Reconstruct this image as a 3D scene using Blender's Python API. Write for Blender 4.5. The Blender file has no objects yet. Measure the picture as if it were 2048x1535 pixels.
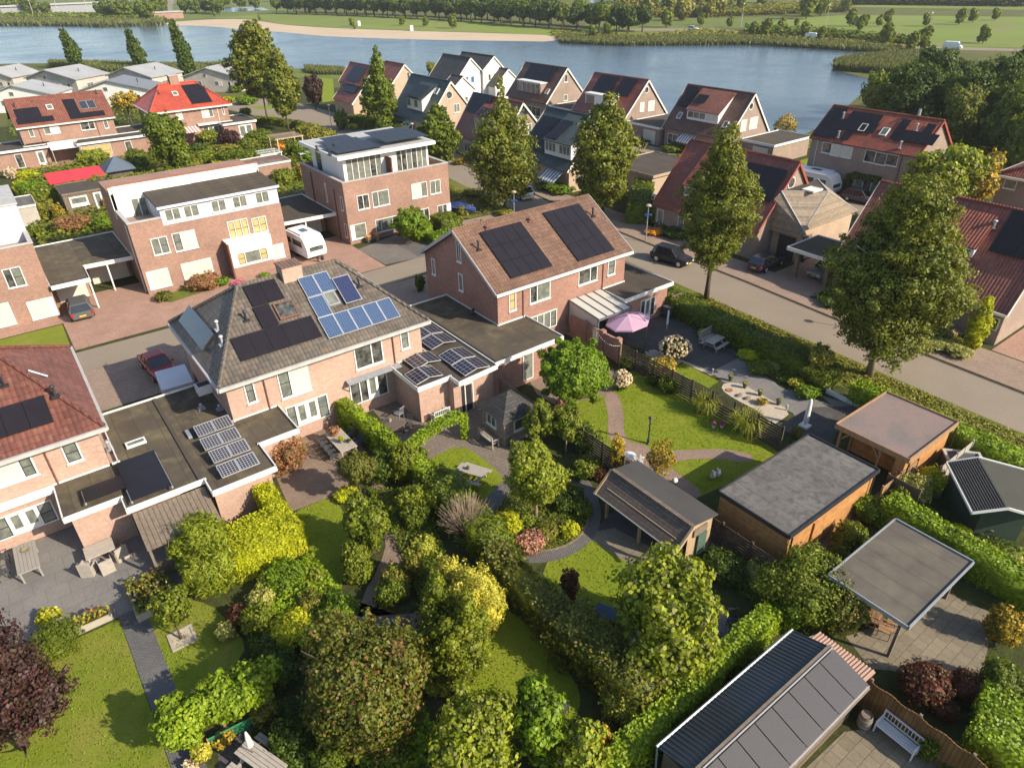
import bpy, math, random
import numpy as np
from mathutils import Vector, Matrix
random.seed(7)
SC = bpy.context.scene
COL = SC.collection
# ---------------------------------------------------------------- camera, sky, sun
CR = Vector((0.79731888, -0.60329692, -0.01776034)).normalized()
CU = Vector((0.32751523, 0.40775337, 0.85233266)).normalized()
CW = Vector((0.50696784, 0.6853977, -0.52269839)).normalized()
FPX, CH = 1374.2217, 26.0
cd = bpy.data.cameras.new('camera'); cam = bpy.data.objects.new('camera', cd); COL.objects.link(cam)
cd.sensor_width = 36; cd.lens = FPX / 2048 * 36; cd.clip_start = 0.5; cd.clip_end = 6000
cam.matrix_world = Matrix(((CR.x, CU.x, -CW.x, 0), (CR.y, CU.y, -CW.y, 0), (CR.z, CU.z, -CW.z, CH), (0, 0, 0, 1)))
SC.camera = cam
W = bpy.data.worlds.new('World'); SC.world = W; W.use_nodes = True
SUN_EL, SUN_D = math.radians(31.5), Vector((0.455, -0.89, 0)).normalized()   # direction towards the sun, on the ground
wn = W.node_tree; sky = wn.nodes.new('ShaderNodeTexSky'); sky.sky_type = 'NISHITA'; sky.sun_disc = False
sky.sun_elevation = SUN_EL; sky.sun_rotation = math.atan2(SUN_D.x, SUN_D.y)
sky.air_density = 1.0; sky.dust_density = 1.0
bg = wn.nodes['Background']; bg.inputs[1].default_value = 0.135
wn.links.new(sky.outputs[0], bg.inputs[0])
sl = bpy.data.lights.new('sun', 'SUN'); sl.energy = 5.0; sl.angle = math.radians(0.55); sl.color = (1.0, 0.885, 0.71)
so = bpy.data.objects.new('sun', sl); COL.objects.link(so)
sd = Vector((SUN_D.x * math.cos(SUN_EL), SUN_D.y * math.cos(SUN_EL), math.sin(SUN_EL)))
so.rotation_euler = sd.to_track_quat('Z', 'Y').to_euler()
vs = SC.view_settings; vs.view_transform = 'Standard'; vs.look = 'None'; vs.gamma = 1; vs.exposure = 0.64
SC.cycles.max_bounces = 5; SC.cycles.diffuse_bounces = 3; SC.cycles.glossy_bounces = 2; SC.cycles.transmission_bounces = 3
SC.cycles.transparent_max_bounces = 6; SC.cycles.caustics_reflective = False; SC.cycles.caustics_refractive = False

# ---------------------------------------------------------------- measuring: map readings to places
ZO = {'F': (0, 0, 1), 'a': (0, 0, 2.926), 'b': (600, 0, 2.926), 'c': (1250, 0, 2.5664), 'd': (0, 350, 2.926), 'e': (600, 350, 2.926),
      'f': (1250, 350, 2.5664), 'g': (0, 700, 3.4117), 'h': (500, 700, 3.4117), 'i': (1000, 650, 3.4117), 'j': (1448, 700, 3.4117),
      'k': (0, 1085, 3.4117), 'l': (500, 1085, 3.4117), 'm': (1000, 1085, 3.4117), 'n': (1448, 1085, 3.4117),
      'o': (640, 740, 5.689), 'p': (0, 900, 5.117), 'q': (0, 160, 6.206), 'r': (270, 130, 5.389), 's': (1000, 560, 5.117),
      't': (850, 60, 5.12), 'u': (0, 340, 5.903), 'v': (540, 250, 5.389), 'w': (840, 380, 4.04), 'x': (340, 520, 3.938),
      'y': (1420, 780, 3.838), 'z': (0, 680, 4.797), 'A': (1280, 300, 4.04), 'B': (1580, 200, 4.265)}
ORG = Vector((0, 0, CH))
def ray(k, x, y):
    o = ZO[k]; x = o[0] + x / o[2]; y = o[1] + y / o[2]
    return CR * (x - 1024) - CU * (y - 767.5) + CW * FPX
def G(k, x, y, z=0.0):
    d = ray(k, x, y); return ORG + d * ((z - CH) / d.z)
def PY(k, x, y, Y):           # point on the wall plane y = Y  -> (x, z)
    d = ray(k, x, y); p = ORG + d * (Y / d.y); return p.x, p.z
def PXX(k, x, y, X):          # point on the wall plane x = X  -> (y, z)
    d = ray(k, x, y); p = ORG + d * (X / d.x); return p.y, p.z
def PL(k, x, y, p0, n):       # point on any plane
    d = ray(k, x, y); n = Vector(n); return ORG + d * ((Vector(p0) - ORG).dot(n) / d.dot(n))
def MPP(k, p):                # metres per reading unit at a place
    return (Vector(p) - ORG).dot(CW) / FPX / ZO[k][2]

# ---------------------------------------------------------------- mesh helpers
def finish(name, me, mat, parent=None, smooth=False, loc=None):
    o = bpy.data.objects.new(name, me); COL.objects.link(o)
    if mat:
        for m in (mat if isinstance(mat, (list, tuple)) else [mat]): me.materials.append(m)
    if parent: o.parent = parent
    if loc is not None: o.location = loc
    if smooth: me.polygons.foreach_set('use_smooth', [True] * len(me.polygons))
    return o
class MB:
    def __init__(s): s.v = []; s.f = []; s.m = []; s.mi = 0
    def add(s, vs, fs):
        n = len(s.v); s.v += [tuple(v) for v in vs]; s.f += [tuple(n + i for i in f) for f in fs]; s.m += [s.mi] * len(fs); return s
    def box(s, x0, y0, z0, x1, y1, z1):
        x0, x1 = sorted((x0, x1)); y0, y1 = sorted((y0, y1)); z0, z1 = sorted((z0, z1))
        return s.add([(x0,y0,z0),(x1,y0,z0),(x1,y1,z0),(x0,y1,z0),(x0,y0,z1),(x1,y0,z1),(x1,y1,z1),(x0,y1,z1)],
                     [(0,3,2,1),(4,5,6,7),(0,1,5,4),(1,2,6,5),(2,3,7,6),(3,0,4,7)])
    def bar(s, a, b, w, h=None, up=(0,0,1)):
        a, b = Vector(a), Vector(b); h = h or w; d = (b - a).normalized(); up = Vector(up)
        if abs(d.dot(up)) > .98: up = Vector((1, 0, 0))
        r = d.cross(up).normalized(); u = r.cross(d).normalized(); r *= w / 2; u *= h / 2
        vs = [a-r-u, a+r-u, a+r+u, a-r+u, b-r-u, b+r-u, b+r+u, b-r+u]
        return s.add(vs, [(0,1,2,3),(4,7,6,5),(0,4,5,1),(1,5,6,2),(2,6,7,3),(3,7,4,0)])
    def tube(s, pts, rad, n=8, cap=True):
        pts = [Vector(p) for p in pts]; R = rad if isinstance(rad, (list, tuple)) else [rad] * len(pts); base = len(s.v); ref = Vector((1, 0, 0))
        for i, p in enumerate(pts):
            d = (pts[min(i+1, len(pts)-1)] - pts[max(i-1, 0)]).normalized()
            q = ref if abs(d.dot(ref)) < .9 else Vector((0, 1, 0))
            a = d.cross(q).normalized(); b = d.cross(a).normalized()
            s.v += [tuple(p + (a*math.cos(t) + b*math.sin(t)) * R[i]) for t in [2*math.pi*j/n for j in range(n)]]
        fs = []
        for i in range(len(pts)-1):
            for j in range(n):
                fs.append((base+i*n+j, base+i*n+(j+1) % n, base+(i+1)*n+(j+1) % n, base+(i+1)*n+j))
        if cap: fs += [tuple(base+j for j in range(n))[::-1], tuple(base+(len(pts)-1)*n+j for j in range(n))]
        s.f += fs; s.m += [s.mi] * len(fs); return s
    def lathe(s, c, prof, n=16):
        base = len(s.v); c = Vector(c)
        for r, z in prof: s.v += [(c.x + r*math.cos(2*math.pi*j/n), c.y + r*math.sin(2*math.pi*j/n), c.z + z) for j in range(n)]
        fs = [(base+i*n+j, base+i*n+(j+1) % n, base+(i+1)*n+(j+1) % n, base+(i+1)*n+j) for i in range(len(prof)-1) for j in range(n)]
        fs += [tuple(base+j for j in range(n))[::-1], tuple(base+(len(prof)-1)*n+j for j in range(n))]
        s.f += fs; s.m += [s.mi] * len(fs); return s
    def prism(s, pts, z0, z1):      # vertical prism over a polygon
        n = len(pts); a = sum(pts[i][0]*pts[(i+1) % n][1]-pts[(i+1) % n][0]*pts[i][1] for i in range(n))
        if a < 0: pts = pts[::-1]
        vs = [(p[0], p[1], z0) for p in pts] + [(p[0], p[1], z1) for p in pts]
        return s.add(vs, [tuple(range(n))[::-1], tuple(range(n, 2*n))] + [(i, (i+1) % n, n+(i+1) % n, n+i) for i in range(n)])
    def slab(s, pts, t):            # planar polygon in space, given thickness t along its normal (downwards)
        pts = [Vector(p) for p in pts]; n = len(pts); nr = Vector((0, 0, 0))
        for i in range(n): nr += (pts[i]-pts[0]).cross(pts[(i+1) % n]-pts[0])
        nr.normalize()
        if nr.z < 0: pts = pts[::-1]; nr = -nr
        lo = [p - nr*t for p in pts]
        return s.add(pts+lo, [tuple(range(n)), tuple(range(n, 2*n))[::-1]] + [(i, n+i, n+(i+1) % n, (i+1) % n) for i in range(n)])
    def build(s, name, mat, parent=None, smooth=False, loc=None):
        me = bpy.data.meshes.new(name); me.from_pydata(s.v, [], s.f)
        if isinstance(mat, (list, tuple)): me.polygons.foreach_set('material_index', s.m)
        return finish(name, me, mat, parent, smooth, loc)
def tag(o, label=None, cat=None, group=None, kind=None):
    if label: o['label'] = label
    if cat: o['category'] = cat
    if group: o['group'] = group
    if kind: o['kind'] = kind
    return o
def empty(name, loc=(0, 0, 0), rz=0, label=None, cat=None, group=None):
    o = bpy.data.objects.new(name, None); COL.objects.link(o); o.location = loc; o.rotation_euler = (0, 0, rz); o.empty_display_size = .2
    return tag(o, label, cat, group)
def dup(root, loc, rz=None, label=None, group=None, scale=None):
    def cp(o, par):
        c = o.copy(); COL.objects.link(c)
        if par: c.parent = par
        for ch in KIDS(o): cp(ch, c)
        return c
    r = cp(root, None); r.location = loc
    if rz is not None: r.rotation_euler = (0, 0, rz)
    if label: r['label'] = label
    if group: r['group'] = group
    if scale: r.scale = (scale,)*3 if not isinstance(scale, tuple) else scale
    return r
def KIDS(o): return list(o.children)

# ---------------------------------------------------------------- materials
MT = {}
def nodes(name):
    m = bpy.data.materials.new(name); m.use_nodes = True; nt = m.node_tree; b = nt.nodes['Principled BSDF']; MT[name] = m
    return m, nt, b
def N(nt, t, **kw):
    n = nt.nodes.new(t)
    for k, v in kw.items(): setattr(n, k, v)
    return n
def ramp(nt, fac, c1, c2, p1=0.3, p2=0.7):
    r = N(nt, 'ShaderNodeValToRGB'); r.color_ramp.elements[0].color = (*c1, 1); r.color_ramp.elements[1].color = (*c2, 1)
    r.color_ramp.elements[0].position = p1; r.color_ramp.elements[1].position = p2; nt.links.new(fac, r.inputs[0]); return r.outputs[0]
def noise(nt, scale, detail=4, vec=None, rough=0.6):
    n = N(nt, 'ShaderNodeTexNoise'); n.inputs['Scale'].default_value = scale; n.inputs['Detail'].default_value = detail; n.inputs['Roughness'].default_value = rough
    if vec is None: vec = pos(nt)
    nt.links.new(vec, n.inputs['Vector']); return n.outputs['Fac']
def pos(nt): return N(nt, 'ShaderNodeNewGeometry').outputs['Position']
def mixc(nt, fac, a, b, mode='MIX'):
    m = N(nt, 'ShaderNodeMix', data_type='RGBA', blend_type=mode)
    for i, s in ((0, fac), (6, a), (7, b)):
        if isinstance(s, (int, float)): m.inputs[i].default_value = s
        elif isinstance(s, tuple): m.inputs[i].default_value = (*s, 1)
        else: nt.links.new(s, m.inputs[i])
    return m.outputs[2]
def mth(nt, op, a, b=0.0):
    m = N(nt, 'ShaderNodeMath', operation=op)
    for i, s in ((0, a), (1, b)):
        if isinstance(s, (int, float)): m.inputs[i].default_value = s
        else: nt.links.new(s, m.inputs[i])
    return m.outputs[0]
def bump(nt, b, h, dist=0.02, strength=1.0):
    n = N(nt, 'ShaderNodeBump'); n.inputs['Distance'].default_value = dist; n.inputs['Strength'].default_value = strength
    nt.links.new(h, n.inputs['Height']); nt.links.new(n.outputs[0], b.inputs['Normal'])
def spec(b, rough, sp=0.5, metal=0.0):
    b.inputs['Roughness'].default_value = rough; b.inputs['Specular IOR Level'].default_value = sp; b.inputs['Metallic'].default_value = metal
def plain(name, c1, c2=None, scale=1.0, rough=0.8, sp=0.3, bmp=0.0, bs=None, metal=0, c3=None, s3=8, seam=0):
    m, nt, b = nodes(name); c2 = c2 or tuple(x*0.8 for x in c1)
    col = ramp(nt, noise(nt, scale), c1, c2)
    if c3: col = mixc(nt, ramp(nt, noise(nt, s3, 6), (0,0,0), (1,1,1), .45, .7), col, c3)
    if seam:    # overlapping sheets of felt, with a bleached or mossy lap here and there
        sx = N(nt, 'ShaderNodeSeparateXYZ'); nt.links.new(pos(nt), sx.inputs[0]); q = mth(nt, 'DIVIDE', mth(nt, 'ADD', sx.outputs[0], mth(nt, 'MULTIPLY', noise(nt, .7, 2), .08)), seam)
        wn_ = N(nt, 'ShaderNodeTexWhiteNoise'); wn_.noise_dimensions = '1D'; nt.links.new(mth(nt, 'FLOOR', q), wn_.inputs['W']); col = mixc(nt, 1.0, col, ramp(nt, wn_.outputs['Value'], (.92, .92, .92), (1.07, 1.07, 1.06), 0, 1), 'MULTIPLY')
        col = mixc(nt, mth(nt, 'MULTIPLY', mth(nt, 'LESS_THAN', mth(nt, 'FRACT', q), .06), .45), col, tuple(x*.45 for x in c1))
        col = mixc(nt, mth(nt, 'MULTIPLY', ramp(nt, noise(nt, 5, 8, rough=.8), (0, 0, 0), (1, 1, 1), .55, .8), .22), col, tuple(min(1, x*1.6) for x in c1))
    nt.links.new(col, b.inputs['Base Color']); spec(b, rough, sp, metal)
    if bmp: bump(nt, b, noise(nt, bs or scale*6, 5), bmp)
    return m
def wallcoord(nt, k=1.0):
    sx = N(nt, 'ShaderNodeSeparateXYZ'); nt.links.new(pos(nt), sx.inputs[0])
    c = N(nt, 'ShaderNodeCombineXYZ'); nt.links.new(mth(nt, 'ADD', sx.outputs[0], sx.outputs[1]), c.inputs[0]); nt.links.new(sx.outputs[2], c.inputs[1]); return c.outputs[0]
def brick(name, a, b_, mortar, w=0.22, h=0.075, flat=False, rough=0.9, stain=0.35, msz=0.012):
    m, nt, b = nodes(name); t = N(nt, 'ShaderNodeTexBrick'); vec = pos(nt) if flat else wallcoord(nt)
    if flat:
        mp = N(nt, 'ShaderNodeMapping'); mp.inputs['Rotation'].default_value = (0, 0, flat if flat is not True else 0); nt.links.new(vec, mp.inputs[0]); vec = mp.outputs[0]
    nt.links.new(vec, t.inputs['Vector']); t.inputs['Scale'].default_value = 1; t.inputs['Brick Width'].default_value = w; t.inputs['Row Height'].default_value = h
    t.inputs['Mortar Size'].default_value = msz; t.inputs['Color1'].default_value = (*a, 1); t.inputs['Color2'].default_value = (*b_, 1); t.inputs['Mortar'].default_value = (*mortar, 1)
    t.inputs['Bias'].default_value = 0.0; t.inputs['Mortar Smooth'].default_value = .3
    n1 = ramp(nt, noise(nt, 0.55, 6), (.72, .72, .72), (1.18, 1.15, 1.12)); c = mixc(nt, stain*1.6, t.outputs['Color'], mixc(nt, 1.0, t.outputs['Color'], n1, 'MULTIPLY'))
    n2 = ramp(nt, noise(nt, 7, 3), (.85, .85, .85), (1.15, 1.15, 1.15)); c = mixc(nt, .7, c, mixc(nt, 1.0, c, n2, 'MULTIPLY'))
    nt.links.new(c, b.inputs['Base Color']); spec(b, rough, .2); bump(nt, b, t.outputs['Fac'], -0.008); return m
def tiles(name, c1, c2, moss=None, w=0.30, l=0.36, rough=0.55, sp=0.4, depth=0.06, mossamt=.5):
    """pantiles: rounded ribs down the slope, a step at each course; follows whichever way the slope faces"""
    m, nt, b = nodes(name); g = N(nt, 'ShaderNodeNewGeometry'); sx = N(nt, 'ShaderNodeSeparateXYZ'); nt.links.new(g.outputs['Position'], sx.inputs[0])
    sn = N(nt, 'ShaderNodeSeparateXYZ'); nt.links.new(g.outputs['True Normal'], sn.inputs[0])
    sel = mth(nt, 'GREATER_THAN', mth(nt, 'ABSOLUTE', sn.outputs[0]), mth(nt, 'ABSOLUTE', sn.outputs[1]))
    u = mth(nt, 'ADD', mth(nt, 'MULTIPLY', sx.outputs[1], sel), mth(nt, 'MULTIPLY', sx.outputs[0], mth(nt, 'SUBTRACT', 1.0, sel)))
    hl = mth(nt, 'SQRT', mth(nt, 'SUBTRACT', 1.0, mth(nt, 'MULTIPLY', sn.outputs[2], sn.outputs[2])))
    v = mth(nt, 'DIVIDE', sx.outputs[2], mth(nt, 'MAXIMUM', hl, 0.05))
    uu = mth(nt, 'DIVIDE', u, w); vv = mth(nt, 'DIVIDE', v, l)
    rib = mth(nt, 'ABSOLUTE', mth(nt, 'SINE', mth(nt, 'MULTIPLY', uu, math.pi))); stp = mth(nt, 'SUBTRACT', 1.0, mth(nt, 'FRACT', vv))
    hgt = mth(nt, 'ADD', rib, mth(nt, 'MULTIPLY', stp, 0.9))
    wn_ = N(nt, 'ShaderNodeTexWhiteNoise'); wn_.noise_dimensions = '2D'; cb = N(nt, 'ShaderNodeCombineXYZ'); nt.links.new(mth(nt, 'FLOOR', uu), cb.inputs[0]); nt.links.new(mth(nt, 'FLOOR', vv), cb.inputs[1]); nt.links.new(cb.outputs[0], wn_.inputs['Vector'])
    c = ramp(nt, wn_.outputs['Value'], c1, c2, 0, 1)
    nn = ramp(nt, noise(nt, 0.5, 5), (.75, .75, .75), (1.2, 1.2, 1.2)); c = mixc(nt, 1.0, c, nn, 'MULTIPLY'); c = mixc(nt, mth(nt, 'MULTIPLY', mth(nt, 'LESS_THAN', mth(nt, 'FRACT', vv), .16), .28), c, (.02, .015, .012))  # dark line along each course: shadow under the tile lap, painted into the colour
    if moss: c = mixc(nt, mth(nt, 'MULTIPLY', ramp(nt, noise(nt, 2.2, 7, rough=.75), (0,0,0), (1,1,1), .52, .68), mossamt), c, moss)
    nt.links.new(c, b.inputs['Base Color']); spec(b, rough, sp); bump(nt, b, hgt, depth); return m
def planks(name, c1, c2, w=0.14, axis='wall', rough=0.7, dark=(0.02, .015, .01), rot=0):
    m, nt, b = nodes(name); sx = N(nt, 'ShaderNodeSeparateXYZ'); nt.links.new(pos(nt), sx.inputs[0])
    s = {'wall': sx.outputs[2], 'x': sx.outputs[0], 'y': sx.outputs[1], 'v': mth(nt, 'ADD', sx.outputs[0], sx.outputs[1])}[axis]
    q = mth(nt, 'DIVIDE', s, w); fr = mth(nt, 'FRACT', q); gap = mth(nt, 'LESS_THAN', fr, 0.1)
    wn_ = N(nt, 'ShaderNodeTexWhiteNoise'); wn_.noise_dimensions = '1D'; nt.links.new(mth(nt, 'FLOOR', q), wn_.inputs['W'])
    c = mixc(nt, wn_.outputs['Value'], c1, c2); c = mixc(nt, .8, c, mixc(nt, 1.0, c, ramp(nt, noise(nt, 3, 5), (.7,.7,.7), (1.25,1.25,1.25)), 'MULTIPLY'))
    c = mixc(nt, mth(nt, 'MULTIPLY', gap, .75), c, dark); nt.links.new(c, b.inputs['Base Color']); spec(b, rough, .3); bump(nt, b, gap, -0.01); return m
def slabs(name, c1, c2, w, h, joint, rough=.85, rot=0, msz=.012):
    m = brick(name, c1, c2, joint, w, h, flat=rot or True, rough=rough, msz=msz); return m
def grass(name, c1, c2, c3, amt=.5):
    m, nt, b = nodes(name); c = ramp(nt, noise(nt, 1.3, 7, rough=.7), c1, c2, .32, .68)
    c = mixc(nt, mth(nt, 'MULTIPLY', ramp(nt, noise(nt, .35, 5), (0,0,0), (1,1,1), .42, .66), amt), c, c3)
    f = ramp(nt, noise(nt, 14, 6, rough=.85), (.62, .66, .6), (1.35, 1.3, 1.25), .3, .7); c = mixc(nt, .9, c, mixc(nt, 1.0, c, f, 'MULTIPLY'))
    nt.links.new(c, b.inputs['Base Color']); spec(b, .9, .15); bump(nt, b, noise(nt, 30, 4), 0.05); return m
def leaf(name, c1, c2, trans=.3, rough=.55, sp=.35, c3=None, f3=.15):
    """per-leaf colour from the island's random number, clump-scale variation from noise"""
    m, nt, b = nodes(name); g = N(nt, 'ShaderNodeNewGeometry'); c = ramp(nt, g.outputs['Random Per Island'], c1, c2, .1, .9)
    if c3:
        wn_ = N(nt, 'ShaderNodeTexWhiteNoise'); wn_.noise_dimensions = '1D'; nt.links.new(mth(nt, 'MULTIPLY', g.outputs['Random Per Island'], 37.7), wn_.inputs['W'])
        c = mixc(nt, mth(nt, 'LESS_THAN', wn_.outputs['Value'], f3), c, c3)
    oi = N(nt, 'ShaderNodeObjectInfo'); v = ramp(nt, noise(nt, .9, 3), (.7, .72, .7), (1.3, 1.28, 1.2)); c = mixc(nt, 1.0, c, v, 'MULTIPLY')
    nt.links.new(c, b.inputs['Base Color']); spec(b, rough, sp)
    t = N(nt, 'ShaderNodeBsdfTranslucent'); nt.links.new(mixc(nt, 1.0, c, (1.25, 1.2, .55), 'MULTIPLY'), t.inputs[0]); mx = N(nt, 'ShaderNodeMixShader'); mx.inputs[0].default_value = trans
    out = nt.nodes['Material Output']; nt.links.new(b.outputs[0], mx.inputs[1]); nt.links.new(t.outputs[0], mx.inputs[2]); nt.links.new(mx.outputs[0], out.inputs[0]); return m
# brick, stone, paint
B_PEACH = brick('brick_peach', (.53, .345, .27), (.455, .28, .215), (.42, .33, .27))
B_RED = brick('brick_red', (.40, .22, .17), (.31, .155, .12), (.30, .21, .17))
B_TOWN = brick('brick_town', (.39, .235, .175), (.30, .168, .128), (.29, .215, .175))
B_FAR = brick('brick_grey', (.34, .26, .21), (.28, .205, .165), (.30, .24, .20))
B_SAND = brick('brick_sand', (.50, .37, .27), (.43, .31, .22), (.42, .33, .25))
B_PALE = brick('brick_pale', (.50, .46, .40), (.44, .40, .35), (.44, .40, .36))
B_DARK = brick('brick_dark', (.22, .10, .07), (.16, .07, .05), (.15, .1, .08))
WHITE = plain('white_paint', (.72, .71, .68), (.66, .65, .62), .8, .5, .4)
CREAM = plain('cream_paint', (.72, .68, .60), (.66, .62, .54), .8, .6, .3)
GREYW = plain('grey_trim', (.46, .45, .43), (.36, .35, .33), 1.5, .6, .3)
ZINC = plain('zinc', (.40, .42, .44), (.30, .32, .34), 2, .45, .5, metal=.4)
LILAC = plain('pale_cladding', (.58, .60, .66), (.52, .54, .60), 1, .6, .3)
BLACKM = plain('black_metal', (.03, .03, .035), (.02, .02, .022), 3, .5, .5)
RUBBER = plain('rubber', (.02, .02, .02), (.03, .03, .03), 3, .85, .2)
LEADM = plain('lead', (.30, .31, .33), (.22, .23, .25), 4, .5, .4)
SASH = plain('dark_sash', (.035, .045, .055), (.03, .04, .05), 2, .4, .5)
BITU = plain('bitumen_roof', (.105, .085, .062), (.055, .046, .038), .45, .9, .2, .006, 12, c3=(.15, .125, .075), s3=.9, seam=1.05)
BITU2 = plain('bitumen_brown', (.085, .07, .055), (.065, .054, .044), .5, .9, .2, .004, 12, seam=1.05)
FELT = plain('grey_felt', (.175, .162, .15), (.115, .108, .102), .5, .9, .15, .004, 20, c3=(.08, .075, .072), s3=2.8, seam=1.0)
FELT2 = plain('brown_felt', (.125, .108, .09), (.085, .076, .066), .35, .9, .15, .004, 20, c3=(.15, .13, .10), s3=.6, seam=1.0)
FELT3 = plain('dark_felt', (.075, .07, .067), (.058, .055, .053), .6, .9, .15, .004, 20)
GRAVEL = plain('gravel_roof', (.24, .18, .12), (.12, .095, .07), 1.2, .95, .1, .02, 25)
# tiles
T_GREY = tiles('tile_grey_mossy', (.145, .122, .10), (.092, .079, .066), (.25, .16, .06), w=.24, depth=.035, mossamt=.45)
T_BROWN = tiles('tile_brown', (.205, .118, .080), (.145, .083, .057), (.28, .16, .07), w=.24, depth=.04, mossamt=.45)
T_RUST = tiles('tile_rust', (.180, .066, .047), (.125, .047, .035), (.28, .15, .09), w=.26, l=.42, rough=.55, depth=.03, mossamt=.5)
T_ORANGE = tiles('tile_orange_red', (.52, .092, .052), (.45, .078, .045), None, rough=.45)
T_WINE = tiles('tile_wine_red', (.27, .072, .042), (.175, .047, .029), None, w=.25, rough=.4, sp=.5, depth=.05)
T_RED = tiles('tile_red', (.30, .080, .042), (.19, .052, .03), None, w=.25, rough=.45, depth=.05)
T_DKBR = tiles('tile_dark_brown', (.16, .072, .046), (.105, .05, .033), None, rough=.42, depth=.08)
T_GREEN = tiles('tile_blue_green', (.055, .075, .07), (.035, .05, .048), None, rough=.4, depth=.08)
T_BLACK = tiles('tile_black', (.075, .065, .055), (.05, .045, .038), None, rough=.55)
T_OLDBR = tiles('tile_old_brown', (.25, .095, .062), (.19, .07, .048), (.33, .17, .09), mossamt=.4)
T_SHING = brick('shingle_grey', (.075, .072, .068), (.05, .048, .047), (.035, .033, .032), .3, .13, stain=.3)
T_SHBR = brick('shingle_brown', (.175, .135, .11), (.135, .105, .086), (.09, .07, .058), .3, .12, stain=.3)
METALR = plain('pale_metal_roof', (.37, .37, .365), (.31, .31, .305), .3, .5, .4, metal=0)
# timber
W_ORANGE = planks('larch_cladding', (.50, .25, .09), (.42, .205, .07), .13)
W_GREY = planks('weathered_cladding', (.23, .17, .12), (.17, .125, .09), .14)
W_SILVER = planks('silvered_cladding', (.34, .27, .20), (.21, .165, .12), .12)
W_FENCE = planks('fence_boards', (.16, .12, .085), (.11, .085, .06), .15, 'wall')
W_FENCE2 = planks('brown_fence_boards', (.24, .125, .045), (.18, .09, .03), .16, 'v')
W_DECK = planks('deck_boards', (.22, .15, .10), (.17, .115, .075), .14, 'x')
W_TABLE = planks('weathered_boards', (.36, .30, .25), (.27, .22, .18), .12, 'y')
TEAK = plain('teak', (.36, .22, .12), (.26, .15, .08), 5, .7, .3)
OLDWOOD = plain('old_wood', (.22, .175, .13), (.15, .115, .085), 5, .85, .2, .005, 20)
PALEWOOD = plain('pale_wood', (.62, .46, .35), (.54, .39, .29), 4, .75, .25)
W_BEIGE = plain('beige_timber', (.42, .30, .18), (.34, .24, .14), 3, .7, .3)
BARK = plain('bark', (.12, .09, .065), (.065, .05, .038), 4, .95, .1, .03, 18)
BARKP = plain('pale_bark', (.28, .22, .16), (.17, .13, .1), 4, .95, .1, .02, 18)
TWIG = plain('bare_twigs', (.30, .23, .17), (.20, .15, .11), 6, .9, .1)
# glass and panels
def glassm(name, c1, c2, rough=.06, sc=1.2, sp=.7):
    m, nt, b = nodes(name); nt.links.new(ramp(nt, noise(nt, sc, 3), c1, c2, .35, .65), b.inputs['Base Color']); spec(b, rough, sp); return m
GL_DARK = glassm('window_glass', (.012, .016, .018), (.13, .13, .11), .06, 2.0)
GL_MID = glassm('window_glass_curtained', (.20, .21, .175), (.11, .12, .105), .1, 2.2, .6)
GL_YEL = glassm('window_glass_yellow_blind', (.52, .40, .17), (.45, .33, .14), .15, 2, .4)
GL_BLUE = glassm('window_glass_blue', (.07, .16, .33), (.05, .11, .24), .08, 1, .6)
SHUT = plain('roller_shutter', (.60, .55, .46), (.56, .51, .43), .7, .6, .3)
def panelm(name, base, cell=None, frame=None, sp=.5, rough=.18):
    m, nt, b = nodes(name); tc = N(nt, 'ShaderNodeTexCoord'); c = base
    if cell:
        t = N(nt, 'ShaderNodeTexBrick'); t.offset = 0; nt.links.new(tc.outputs['Object'], t.inputs['Vector']); t.inputs['Scale'].default_value = 1
        t.inputs['Brick Width'].default_value = cell[0]; t.inputs['Row Height'].default_value = cell[0]; t.inputs['Mortar Size'].default_value = cell[1]
        t.inputs['Color1'].default_value = (*base, 1); t.inputs['Color2'].default_value = (*[x*1.25 for x in base], 1); t.inputs['Mortar'].default_value = (*cell[2], 1)
        nt.links.new(t.outputs['Color'], b.inputs['Base Color'])
    else: nt.links.new(ramp(nt, noise(nt, 1.5, 3), base, tuple(x*.75 for x in base)), b.inputs['Base Color'])
    spec(b, rough, sp); return m
PV_BLACK = panelm('solar_black', (.018, .015, .019), sp=.3, rough=.38)
PV_BLUE = panelm('solar_blue', (.026, .055, .125), (.158, .006, (.24, .28, .36)), rough=.32, sp=.4)
PV_NAVY = panelm('solar_navy', (.022, .028, .075), (.158, .004, (.10, .12, .2)))
PV_MONO = panelm('solar_mono', (.022, .02, .035), (.158, .011, (.42, .42, .42)))
PV_MESH = panelm('solar_fine', (.050, .047, .050), (.05, .006, (.11, .105, .105)), rough=.45, sp=.3)
PV_SLATE = panelm('collector_slate', (.045, .05, .065), rough=.12)
ALU = plain('aluminium', (.66, .66, .66), (.58, .58, .58), 3, .35, .5, metal=.5)
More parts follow.
